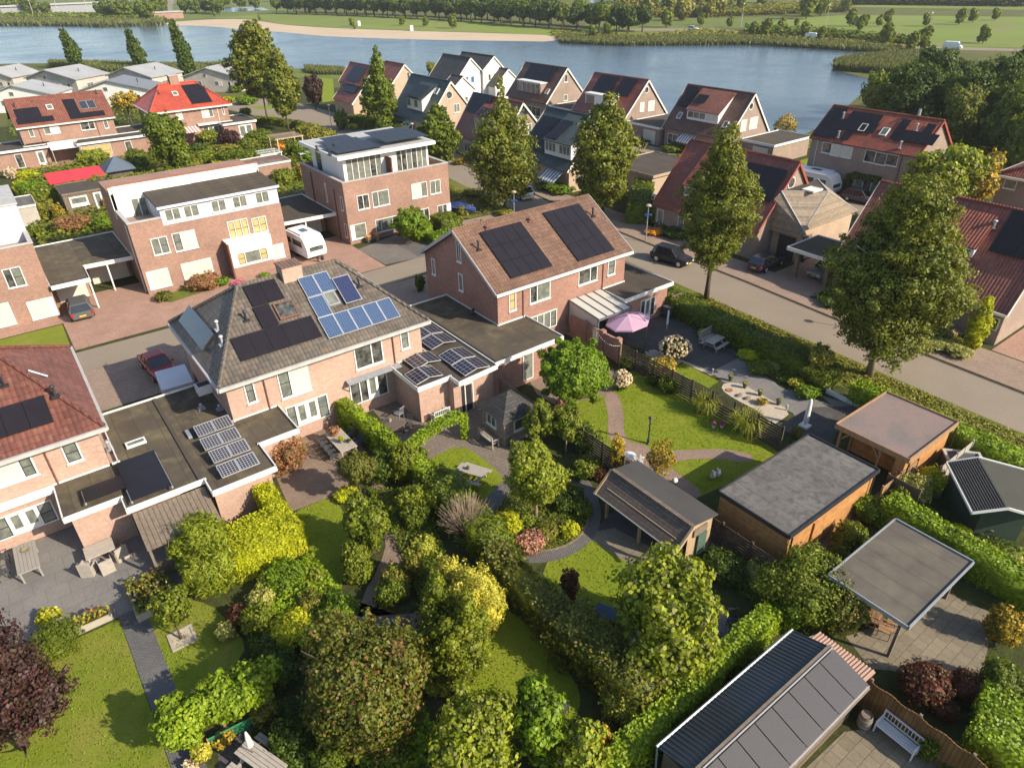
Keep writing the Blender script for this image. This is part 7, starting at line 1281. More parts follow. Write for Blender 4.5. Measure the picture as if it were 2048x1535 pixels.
# bins
def bin_(label, x, y, rz, mat, lid=None):
    b = empty('wheelie_bin', (x, y, .02), R(rz), label, 'bin', 'wheelie bins'); m = MB().add([(-.22,-.28,.05),(.22,-.28,.05),(.22,.25,.05),(-.22,.25,.05),(-.29,-.36,.98),(.29,-.36,.98),(.29,.34,.98),(-.29,.34,.98)], [(0,3,2,1),(4,5,6,7),(0,1,5,4),(1,2,6,5),(2,3,7,6),(3,0,4,7)]); m.build('body', mat, b); MB().box(-.3, -.38, .982, .3, .36, 1.05).build('lid', lid or mat, b); MB().tube([(-.3, .3, .12), (.3, .3, .12)], .12, 10).build('wheels', RUBBER, b); return b
GRN = plain('bin_green', (.04, .11, .05), rough=.5); GRY = plain('bin_grey', (.08, .08, .08), rough=.5); BLU = plain('bin_blue', (.03, .06, .2), rough=.5)
p = G('A', 1290, 895); bin_('dark green wheelie bin by the corner of the faceted wooden garage', p.x, p.y, 200, GRN)
for q, mt, ld, lb in (((190, 1085), GRY, GRY, 'grey wheelie bin left of the lime green one, upper left'), ((245, 1085), plain('bin_lime', (.22, .4, .12)), GRY, 'lime green wheelie bin between two others, upper left'), ((290, 1080), GRY, BLU, 'grey wheelie bin with blue lid, upper left')): p = G('q', *q); bin_(lb, p.x, p.y, 0, mt, ld)
bin_('black wheelie bin in the shade beside the white French doors', 42.0, 34.4, 180, GRY); bin_('dark blue-lidded bin by the cream garage beside hedge', 65.0, 57.4, 90, GRY, BLU)
# arch of slats / water barrel etc
for q, lb in (((1045, 235), 'left potted orange flowers against the penthouse house wall'), ((1150, 225), 'right potted orange flowers against the penthouse house wall')):
    pass
for q, lb in (((1068, 1270), 'left pot of orange flowers by the brick wall below penthouse'), ((1162, 1245), 'right pot of orange flowers by the brick wall below penthouse')): p = G('v', *q); pot(lb, p.x, p.y, .28, .5, ZPOT, L['orange'], .45, 120, 'flower pots by the brick wall')
# planters on grey patio edge
def planter(label, pts, h, mat, plants, name='planter'):
    b = empty(name, (pts[0][0], pts[0][1], 0), 0, label, 'planter'); o = Vector((pts[0][0], pts[0][1])); P2 = [(p[0]-o.x, p[1]-o.y) for p in pts]; MB().prism(P2, 0, h).build('box', mat, b); MB().prism([((p[0]-sum(q[0] for q in P2)/len(P2))*.86+sum(q[0] for q in P2)/len(P2), (p[1]-sum(q[1] for q in P2)/len(P2))*.86+sum(q[1] for q in P2)/len(P2)) for p in P2], h+.002, h+.02).build('soil', M_SOIL, b)
    for i, (mm, n, hh, sd) in enumerate(plants):
        rng = np.random.default_rng(sd); xy = polyscatter([(p[0]*1.0, p[1]*1.0) for p in P2], n, rng); z = h+rng.uniform(0, hh, len(xy)); finish('plants', leafmesh('plants', np.column_stack([xy, z]), unit(len(xy), rng)+np.array([0, 0, .6]), .12, rng), mm, b)
    return b
SCR = plain('concrete_planter', (.40, .36, .30), (.33, .29, .24), 3)
planter('long concrete planter with red and orange flowers on the patio edge', P_('k 515,590 760,480 745,450 500,560', .4), .4, SCR, [(L['grassy'], 130, .5, 1), (L['red'], 60, .55, 2), (L['orange'], 30, .45, 3)]); planter('short concrete planter of yellow flowers between bush and long planter', P_('k 300,540 420,500 410,470 290,505', .4), .4, SCR, [(L['yellow'], 120, .4, 4), (L['lime'], 60, .3, 5)])
planter('raised stone bed full of wild flowers beside the grey patio', P_('k 850,285 1090,185 1250,340 930,510', .4), .42, SCR, [(L['mid'], 500, .3, 6), (L['olive'], 200, .4, 7), (L['red'], 60, .4, 8), (L['cream'], 40, .4, 9)], 'raised_bed')
# ================================================================ FENCES AND WALLS
def slatfence(label, x, y0, y1, h=1.8, mat=None, n=9, gap=.35, trellis=None, name='slatted_fence', axis='y'):
    f = empty(name, (x, y0, 0) if axis == 'y' else (y0, x, 0), 0 if axis == 'y' else R(-90), label, 'fence'); L_ = y1-y0; mat = mat or W_DARKF
    k = max(1, round(L_/1.8)); w = L_/k
    for i in range(k+1): MB().box(-.05, i*w-.05, 0, .05, i*w+.05, h+.06).build('post', mat, f)
    for i in range(k):
        m = MB(); tr = trellis and i in trellis; top = h-.62 if tr else h; nn = max(3, int(top/.19))
        for j in range(nn): z = .06+j*(top-.06)/nn; m.box(-.015, i*w+.05, z, .015, (i+1)*w-.05, z+(top-.06)/nn*(1-gap))
        for yy in (.5,): m.box(.016, i*w+w*yy-.03, .05, .04, i*w+w*yy+.03, top)
        if tr:
            for j in range(int((w-.1)/.13)): m.box(-.01, i*w+.1+j*.13, top+.02, .01, i*w+.125+j*.13, h)
            for j in range(5): m.box(-.012, i*w+.05, top+.02+j*.145, .012, (i+1)*w-.05, top+.045+j*.145)
        m.build('panel', mat, f)
    return f
W_DARKF = plain('dark_slats', (.085, .065, .05), (.06, .045, .035), 3, .85, .15, c3=(.14, .11, .085), s3=2)
slatfence('dark slatted fence with trellis panels between two right-hand gardens', 33.35, 17.5, 31.5, 1.75, n=9, trellis=(1, 2, 3)); slatfence('dark slatted fence with trellis behind the open garden shelter', 23.75, 9.2, 28.4, 1.75, trellis=(4, 5, 6))
m = MB()
for i in range(44): m.box(21.16, 5.4-i*.145, 0, 21.20, 5.4-i*.145+.138, 1.62+.05*math.cos(i*.9))
bf = empty('board_fence', (21.2, 2.5, 0), 0, 'brown vertical board fence behind the white bench, bottom right', 'fence'); bf['_w'] = 1; HS.append(bf); m.build('boards', W_FENCE2, bf); m = MB(); [m.box(21.201, 5.2-i*1.9, 0, 21.30, 5.3-i*1.9, 1.7) for i in range(4)]; m.build('post', OLDWOOD, bf)
gw = empty('garden_wall', (33.6, 34.5, 0), 0, 'red brick garden wall with piers beside the glazed veranda', 'wall'); gw['_w'] = 1; HS.append(gw); MB().box(33.35, 31.7, 0, 33.55, 37.1, 1.85).build('wall', B_RED, gw); [MB().box(33.27, y, 0, 33.64, y+.38, 2.0).build('pier', B_RED, gw) for y in (31.5, 33.2, 35.1)]; MB().box(33.33, 33.7, .9, 33.345, 34.4, 1.75).build('panel', WHITE, gw)
slatfence('weathered slat fence by the annexe door behind the round ball tree', 23.35, 29.2, 33.0, 1.7, OLDWOOD, gap=.1); slatfence('plank fence strip between the two orange cabins', 33.9, 9.6, 11.3, 1.8, W_FENCE, gap=.02)
slatfence('low orange slatted fence linking the two timber cabins', 11.0, 32.75, 36.6, 1.7, TEAK, axis='x', gap=.25)
slatfence('dark boundary fence under the ivy between the two hipped house gardens', 13.95, 31.0, 37.0, 1.5, OLDWOOD, gap=.15)
slatfence('wooden fence of narrow boards beside the white French door annexe', 34.6, 42.6, 43.9, 1.8, W_FENCE, axis='x', gap=.03); slatfence('pale board fence behind green shed, right edge', 9.9, 36.9, 40.8, 1.7, GWOOD, axis='x', gap=.1)
tr = empty('bin_store', (39.4, 9.7, 0), R(-50), 'small open-topped dark box by the road verge, right edge', 'bin store'); MB().box(-.9, -.5, 0, .9, .5, 1.25).build('box', GRY, tr); m = MB().box(-1, -.6, 1.252, 1, -.45, 1.35).box(-1, .45, 1.252, 1, .6, 1.35).box(-1, -.45, 1.252, -.85, .45, 1.35).box(.85, -.45, 1.252, 1, .45, 1.35); m.build('rim', GREYW, tr)
# posts with string lights
for i, (x, y) in enumerate(((33.0, 33.7), (32.84, 30.87))): tag(MB().tube([(x, y, 0), (x, y, 2.0)], .05, 8).build('timber_post', TEAK), ('upper' if i == 0 else 'lower')+' timber post carrying the string of bulbs', 'post')
sl_ = empty('string_lights', (33, 32, 0), 0, 'sagging string of white bulbs between two timber posts', 'string lights'); sl_['_w'] = 1; HS.append(sl_); pts = [(33.0-.16*t, 33.7-2.83*t, 1.95-.45*math.sin(math.pi*t)) for t in [i/14 for i in range(15)]]; MB().tube(pts, .012, 4).build('cable', BLACKM, sl_)
for q in pts[1:-1]: MB().lathe((q[0], q[1], q[2]-.09), [(.01, 0), (.045, .03), (.045, .06), (.015, .09)], 8).build('bulb', WHITE, sl_)
sp = empty('stone_square', (lambda p: (p.x, p.y, 0))(G('k', 1245, 650)), 0, 'square of pale edging stones round the young apple tree', 'tree surround'); m = MB(); [m.box(-.55+.0, y, .01, .55, y+.12, .07) for y in (-.55, .43)]; [m.box(x, -.43, .01, x+.12, .43, .07) for x in (-.55, .43)]; m.build('edging', SCR, sp); MB().box(-.43, -.43, .01, .43, .43, .035).build('gravel', M_PEBBLE, sp)
st = bld('edging_wall', (44, 17, 0), 'low white rendered edging behind the dark slabs by road hedge', 'edging'); MB().bar(G('j', 700, 275, .15), G('j', 930, 385, .15), .2, .3).build('edging', WHITE, st)
nf = empty('mesh_fence', (0, 0, 0), 0, 'low green mesh fence below the trained fruit trees, bottom left', 'fence'); nf['_w'] = 1; HS.append(nf); a, b = G('k', 1395, 1300, 1.0), G('k', 1700, 1150, 1.0); nf.location = (a.x, a.y, 0); m = MB()
for i in range(9): z = .1+i*.055; m.bar((a.x, a.y, z), (b.x, b.y, z), .014)
m.bar((a.x, a.y, .6), (b.x, b.y, .6), .03); m.build('mesh', plain('green_wire', (.05, .30, .13)), nf); [MB().bar((*q, 0), (*q, .66), .05).build('post', TEAK, nf) for q in ((a.x, a.y), (b.x, b.y))]
# trampoline-like and misc
p = G('a', 1780, 900, .6); 
sl2 = bld('slide', (p.x, p.y, 0), 'pale blue-white garden table frame beside penthouse house, partly hidden', 'garden frame'); MB().box(p.x-.9, p.y-.6, .7, p.x+.9, p.y+.6, .78).build('top', plain('pale_blue', (.45, .55, .62)), sl2); [MB().box(p.x+sx*.8-.04, p.y+sy*.5-.04, 0, p.x+sx*.8+.04, p.y+sy*.5+.04, .7).build('leg', WHITE, sl2) for sx in (-1, 1) for sy in (-1, 1)]
# ================================================================ VEGETATION
_s = [100]
def S(k, x, y, r, h, m, label, n=None, size=None, cat='shrub', group=None, ry=None, **kw):
    """shrub whose visible middle was measured; r in reading units"""
    p = G(k, x, y, h*.5); q = MPP(k, p); rx = r*q*1.17; _s[0] += 1; size = size or max(.085, q*ZO[k][2]*2.6)
    area = 6.3*rx*((ry or r)*q)*.8+5*rx*h; n = n or int(min(12000, max(150, area/(size*size)*2.1)))
    return bush(kw.pop('name', 'shrub'), (p.x, p.y, 0), rx, h, L[m], label, cat, group, n, size, _s[0], (ry*q if ry else None), **kw)
def T(k, bx, by, r, h, zc, m, label, n=7000, size=.22, **kw):
    p = G(k, bx, by); _s[0] += 1; return tree(kw.pop('name', 'tree'), (p.x, p.y, 0), h, r, zc, L[m], label, n=n, size=size, seed=_s[0], **kw)
def TC(k, cx, cy, cz, r, h, zc, m, label, n=5000, size=.16, **kw):     # tree whose crown middle was measured
    p = G(k, cx, cy, cz); _s[0] += 1; return tree(kw.pop('name', 'tree'), (p.x, p.y, 0), h, r, zc, L[m], label, n=n, size=size, seed=_s[0], **kw)
GS_ = 'trees along the main street'
T('F', 1412, 599, 3.6, 14.0, 3.7, 'street', 'tall oval street tree standing in the road hedge, trunk bare against the road', 42000, .14, group=GS_, spread=.35, top=.36, belly=.4, clump=.17, r0=.2)
T('F', 1738, 750, 4.7, 13.4, 2.8, 'street', 'biggest street tree, broad dense crown and thick pale trunk on the verge', 80000, .14, group=GS_, spread=.4, top=.36, belly=.42, clump=.17, r0=.26, bark=BARKP)
T('F', 1010, 421, 4.2, 13.9, 1.8, 'street', 'tall ragged conical street tree in the middle beside the white SUV', 19000, .22, group=GS_, top=.14, clump=.26, core=.3, lean=(-.02, .01), spread=.3)
T('F', 1205, 430, 3.9, 13.0, 1.6, 'street', 'conical street tree behind the brown gable ridge, right of the ragged one', 18000, .24, group=GS_, top=.3, belly=.45, clump=.2, core=.5)
T('F', 880, 332, 3.1, 8.4, 1.0, 'green', 'shorter bushy street tree just right of the solar penthouse', 9000, .28, group=GS_, top=.35)
T('F', 768, 268, 3.3, 13.4, 1.2, 'green', 'slender conical tree between the red and blue-green roofs', 11000, .30, group=GS_, top=.15)
T('F', 536, 245, 5.6, 16.8, 5.0, 'street', 'tallest broad tree by the lake with tall bare trunk', 16000, .36, group=GS_, top=.4)
T('F', 578, 264, 3.4, 13.0, 3.4, 'street', 'narrower dark tree beside the curved street, right of the tallest one', 9000, .34, group=GS_, top=.45)
T('F', 632, 218, 2.1, 6.6, 1.4, 'purple', 'small purple-leaved tree by the curved street and lakeside lawn', 3500, .26, shape='ball', r0=.12)
for x, y, h, nm in ((157, 138, 9.8, 'leftmost'), (284, 138, 9.6, 'second from the left'), (381, 156, 12.8, 'third from the left, tallest'), (497, 142, 9.0, 'half hidden by the tallest broad tree')): T('F', x, y, 2.4, h*1.06, .3, 'dark', 'dark columnar poplar leaning left by the lake, '+nm, 4200, .42, name='poplar', group='columnar poplars by the lake', top=.5, lean=(-.10, .07), cat='poplar')
TC('F', 336, 285, 5, 3.4, 9.6, 1.5, 'green', 'round-topped garden tree in front of the orange-red house', 7000, .3, shape='i'); TC('F', 252, 208, 4, 2.8, 6.6, 2.8, 'autumn', 'thin yellowing tree between the red-brown and orange roofs', 1500, .28, shape='i', core=.2)
T('F', 1566, 278, 1.7, 3.9, .9, 'autumn', 'small bare-looking young tree at the water edge behind beige house', 900, .2, shape='ball', core=0, r0=.06)
TC('F', 1945, 372, 5, 3.0, 9, 2, 'autumn', 'yellow-orange autumn tree behind the biggest street tree', 7000, .24, shape='i', core=.45); TC('F', 1885, 372, 5, 3.8, 9.5, 2, 'oak', 'light green broad tree just behind the top of biggest street tree', 11000, .26, shape='i', top=9)
# wood right of the lake
rg = random.Random(5); protos = []
for i, (m, hh, rr) in enumerate((('green', 11, 4.6), ('dark', 12, 5.0), ('mid', 9.5, 4.4), ('street', 11, 4.2))):
    protos.append(tree('woodland_tree', (0, -400, 0), hh, rr, 1.0, L[m], 'dark green tree in the dense wood right of the lake', group='trees of the dense wood', n=11000, size=.32, seed=300+i, shape='i', top=10, r0=.22, limbs=3))
wood = P_('F 1735,262 1780,228 1850,208 1920,200 2060,206 2260,215 2260,330 2050,345 1975,330 1925,315 1890,290 1800,270'); rng = np.random.default_rng(4); cand = polyscatter(wood, 500, rng); kept = []
for p in cand:
    if all((p[0]-q[0])**2+(p[1]-q[1])**2 > 36 for q in kept) and not (85 < p[0] < 98 and 33 < p[1] < 53): kept.append(p)
used = set()
for j, p in enumerate(kept[:75]):
    i = rg.randrange(4); s = rg.uniform(.72, 1.0)
    if i not in used: used.add(i); protos[i].location = (p[0], p[1], 0); protos[i].rotation_euler.z = rg.uniform(0, 6); continue
    dup(protos[i], (p[0], p[1], 0), rg.uniform(0, 6), scale=s)
# avenue and far trees
av = tree('avenue_tree', (231, 315, 0), 11, 4.6, 2.8, L['dark'], 'dark round-headed tree in the long avenue beyond the beach', group='avenue trees beyond the beach', n=2600, size=.8, seed=401, shape='i', top=8, r0=.3, limbs=3)
av2 = tree('avenue_tree', (226, 290, 0), 11.5, 4.4, 2.6, L['green'], 'dark round-headed tree in the long avenue beyond the beach', group='avenue trees beyond the beach', n=2600, size=.8, seed=402, shape='i', top=8, r0=.3, limbs=3)
line = [G('F', *q) for q in ((540, 27), (600, 28), (700, 31), (800, 35), (900, 40), (1003, 47), (1075, 54), (1140, 58), (1181, 61), (1262, 71))]; cum = [0]
for a, b in zip(line, line[1:]): cum.append(cum[-1]+(b-a).length)
d = 6.0; n = 0
while d < cum[-1]:
    i = max(j for j in range(len(cum)-1) if cum[j] <= d); t = (d-cum[i])/(cum[i+1]-cum[i]); q = line[i].lerp(line[i+1], t)
    for off in (0, 14): dup(av if (n+off) % 3 else av2, (q.x+off+rg.uniform(-1, 1), q.y+off*.3+rg.uniform(-1, 1), 0), rg.uniform(0, 6), scale=rg.uniform(.85, 1.12)); n += 1
    d += 9.0
far = tree('far_tree', (0, 0, 0), 9, 4.6, .6, L['green'], 'broad green tree in the clump at the top left edge', group='trees at the top left', n=1800, size=.9, seed=403, shape='i', top=7, limbs=2); pts = [(8, 22), (30, 24), (62, 26), (95, 27), (205, 30), (222, 33), (240, 34), (258, 33), (275, 31), (292, 30), (308, 29), (322, 27), (296, 40), (372, 22), (392, 24), (408, 22), (425, 23), (440, 25), (25, 8), (60, 10), (210, 14), (250, 12), (290, 10), (380, 6), (410, 5), (450, 8), (480, 12), (510, 14)]
for i, (x, y) in enumerate(pts):
    p = G('F', x, y+4); s = rg.uniform(.9, 1.3)
    if i == 0: far.location = p
    else: dup(far, p, rg.uniform(0, 6), scale=s)
fb = tree('field_tree', (0, 0, 0), 7, 3.0, .5, L['mid'], 'lone bushy tree in the fields beyond the far road', group='scattered trees in the far fields', n=1500, size=.6, seed=404, shape='i', top=6, limbs=2)
pts = [(1290, 46, 1.3), (1332, 52, 1.4), (1400, 48, .9), (1458, 52, .8), (1592, 50, .6), (1700, 50, 1.2), (1718, 58, 1), (1773, 44, 1), (1728, 50, .8), (1756, 50, .8), (1918, 46, 1.1), (1945, 42, 1), (1990, 38, .9), (1965, 84, 1), (1852, 50, .9), (1505, 70, .9), (1530, 70, 1.1), (1560, 60, .9), (1610, 74, 1), (1640, 78, .8), (1770, 88, 1.2), (1840, 96, 1.2), (1820, 100, 1), (620, 25, .6), (520, 38, .5), (430, 30, .5), (705, 50, .7), (805, 48, .8), (852, 50, .8), (905, 54, 1.1), (710, 56, .4), (1185, 76, .9), (1215, 74, 1), (1420, 28, 1.6), (1480, 22, 1.4), (1520, 16, 1.5), (1612, 35, 2.2), (1640, 30, 2.2), (1690, 22, 1.3), (1250, 22, 1.4), (1310, 20, 1.3), (1380, 10, 1.5), (1450, 8, 1.4)]
for i, (x, y, s) in enumerate(pts):
    p = G('F', x, y+3)
    if i == 0: fb.location = p; fb.scale = (s*.8,)*3
    else: dup(fb, p, rg.uniform(0, 6), scale=s*.8)
fw = tree('far_tree', (0, 0, 0), 10, 5.5, .4, L['olive'], 'grey-green tree of the marsh woodland along the top edge', group='marsh trees along the top edge', n=1500, size=1.0, seed=405, shape='i', top=7, limbs=2); rng = np.random.default_rng(9); k = 0
for poly, cnt in (('F 1130,-8 1480,-8 1560,12 1300,16', 45), ('F 1700,6 2048,12 2200,20 2200,2 1720,-4', 60), ('F 500,-6 1120,-8 1130,4 560,8', 70), ('F 1200,20 1290,50 1420,42 1440,26', 10)):
    for x, y in polyscatter(P_(poly), cnt, rng):
        if k == 0: fw.location = (x, y, 0)
        else: dup(fw, (x, y, 0), rg.uniform(0, 6), scale=rg.uniform(.6, 1.3))
        k += 1
# light masts and far buildings
ms = bld('floodlight_mast', (0, 0, 0), 'thin pale floodlight mast beyond the lake at upper left', 'mast', 'floodlight masts', world=False); MB().tube([(0, 0, 0), (0, 0, 15)], [.22, .12], 6).build('pole', GREYW, ms); MB().box(-.8, -.2, 14.6, .8, .2, 15.2).build('lamp_head', GREYW, ms)
for i, (x, y) in enumerate(((68, 33), (118, 31), (178, 32), (227, 34), (3, 34), (265, 28), (1482, 54), (1650, 60), (1850, 84))):
    p = G('F', x, y)
    if i == 0: ms.location = p
    else: dup(ms, p, scale=1 if i < 6 else .6, label='thin light pole by the far road, upper right' if i > 5 else None, group='road poles upper right' if i > 5 else None)
p = G('F', 95, 26); fs = bld('sports_building', (p.x, p.y, 0), 'long low dark sports building with white edge beyond the lake, top left', 'building'); MB().box(p.x-30, p.y-18, 0, p.x+40, p.y-6, 5.5).build('wall', LEADM, fs); MB().box(p.x-31, p.y-19, 5.51, p.x+41, p.y-5, 6.2).build('roof', GREYW, fs)
p = G('F', 330, 38); bk = bld('kiosk', (p.x, p.y, 0), 'small brick pavilion with white edge at the beach end', 'building'); MB().box(p.x-10, p.y-5, 0, p.x+10, p.y+5, 3.6).build('wall', B_TOWN, bk); MB().box(p.x-10.5, p.y-5.5, 3.61, p.x+10.5, p.y+5.5, 4.0).build('roof', GREYW, bk)
p = G('F', 512, 54); pp = empty('beach_mast', (p.x, p.y, 0), 0, 'red sign post on the beach sand', 'sign'); MB().tube([(0, 0, 0), (0, 0, 3)], .12, 6).build('pole', plain('red_post', (.5, .05, .03)), pp); MB().box(-.8, -.05, 1.8, .8, .05, 3).build('board', plain('red_board2', (.5, .05, .03)), pp)
for q, lb in (((718, 52), 'left'), ((823, 62), 'right')): p = G('F', *q); tag(MB().box(p.x-.7, p.y-.5, .02, p.x+.7, p.y+.5, 2.2).build('beach_cabin', WHITE), 'tiny white cabin on the grass behind the beach, the '+lb+' one', 'cabin')
# reeds
RD = L['reed']
reeds('reed_bed', P_('F 100,127 250,130 330,133 480,132 560,136 560,146 470,146 380,147 300,146 200,143 100,137'), 14000, 1.6, .35, RD, 'tall yellowish reeds along the near lake shore behind the bungalows', 1); reeds('reed_bed', P_('F 610,137 690,141 690,150 640,150 612,146'), 3000, 1.4, .35, RD, 'reeds on the near lake shore right of the tallest tree', 2)
reeds('reed_bed', P_('F -20,41 200,44 335,44 325,51 200,54 100,52 -20,52'), 9000, 2.6, 1.0, RD, 'reeds along the far shore at upper left', 3); reeds('reed_bed', P_('F 1118,74 1250,80 1400,76 1560,82 1700,92 1800,102 1790,108 1640,98 1500,90 1390,91 1250,92 1120,87'), 24000, 1.7, .6, RD, 'broad band of reeds along the far right shore', 4)
reeds('reed_bed', P_('F 1668,131 1700,123 1790,114 1850,112 1830,150 1780,150 1730,146 1670,141'), 14000, 2.2, .5, RD, 'reeds on the spit of land reaching into the lake', 5); cover('rough_growth', P_('F 1100,64 1260,74 1400,62 1600,72 1830,96 1700,98 1500,88 1300,86 1120,84'), 7000, 1.4, .9, L['olive'], 'rough growth between far road and reeds', 6)
cover('rough_growth', [(101, 30), (130, 40), (150, 60), (120, 66), (106, 60)], 4000, 1.2, .5, L['green'], 'undergrowth at the water edge behind the beige houses', 7)
# ---- left garden
TC('F', -18, 1392, 3.2, 2.5, 7.6, .1, 'purple', 'purple-leaved tree filling the lower left edge', 24000, .10, shape='i', top=12, core=.6)
S('F', 103, 1283, 50, 1.5, 'green', 'dense dark green perennial clump between purple tree and planter', asp=.35, droop=.6); S('k', 330, 500, 70, .7, 'lime', 'lime-green ground plant beside the short planter'); S('k', 290, 790, 70, .5, 'bright', 'low bright ground cover below the dark green clump')
T('k', 1238, 655, 1.05, 3.1, .9, 'mid', 'young open apple tree in its stone square', 3200, .09, name='apple_tree', shape='i', core=.35, r0=.05, cat='apple tree', top=8, limbs=6)
for i, (x, y) in enumerate(((1230, 1200), (1470, 1090), (1720, 960))): TC('k', x, y, 1.9, 1.25, 2.7, 1.2, 'ivy', ('left', 'middle', 'right')[i]+' tree of the trained fruit-tree row, bottom left', 4500, .10, shape='i', r0=.06, group='trained fruit trees', bark=BARKP, core=.5)
S('k', 1370, 1435, 62, .8, 'yellow', 'round yellow bush at the end of the grey path'); S('k', 1300, 1520, 50, .5, 'cream', 'small white-flowered plant at the bottom edge by grey path'); S('k', 1520, 1330, 70, .6, 'autumn', 'low yellowing plants by the green mesh fence'); S('k', 1800, 1140, 90, 1.2, 'olive', 'feathery olive shrub right of the trained fruit trees')
S('g', 1370, 1300, 190, 3.1, 'bamboo', 'tall arching bamboo beside the golden hedge, upper part', 7500, .20, asp=.2, droop=.9, name='bamboo', cat='bamboo', core=.6); S('k', 1420, 190, 180, 2.6, 'bamboo', 'lower arching bamboo clump towards the lawn', 4200, .22, asp=.22, droop=.9, name='bamboo', cat='bamboo', core=.6)
tag(finish('hedge', hedgemesh('hedge', [((6.35, 32.6), (6.35, 27.6), 1.0, 1.9, 0), ((3.3, 28.6), (6.8, 28.6), 2.6, 1.85, 0)], .085, 260, 31, .05, .07), L['lime']), 'golden-green clipped hedge bending in an L beside the brick annexe', 'hedge'); hedge('hedge', [(2.1, 31.6), (2.1, 33.6)], .75, 1.9, L['lime'], 'short strip of golden hedge touching the plank lean-to roof', size=.085, dens=240, seed=32)
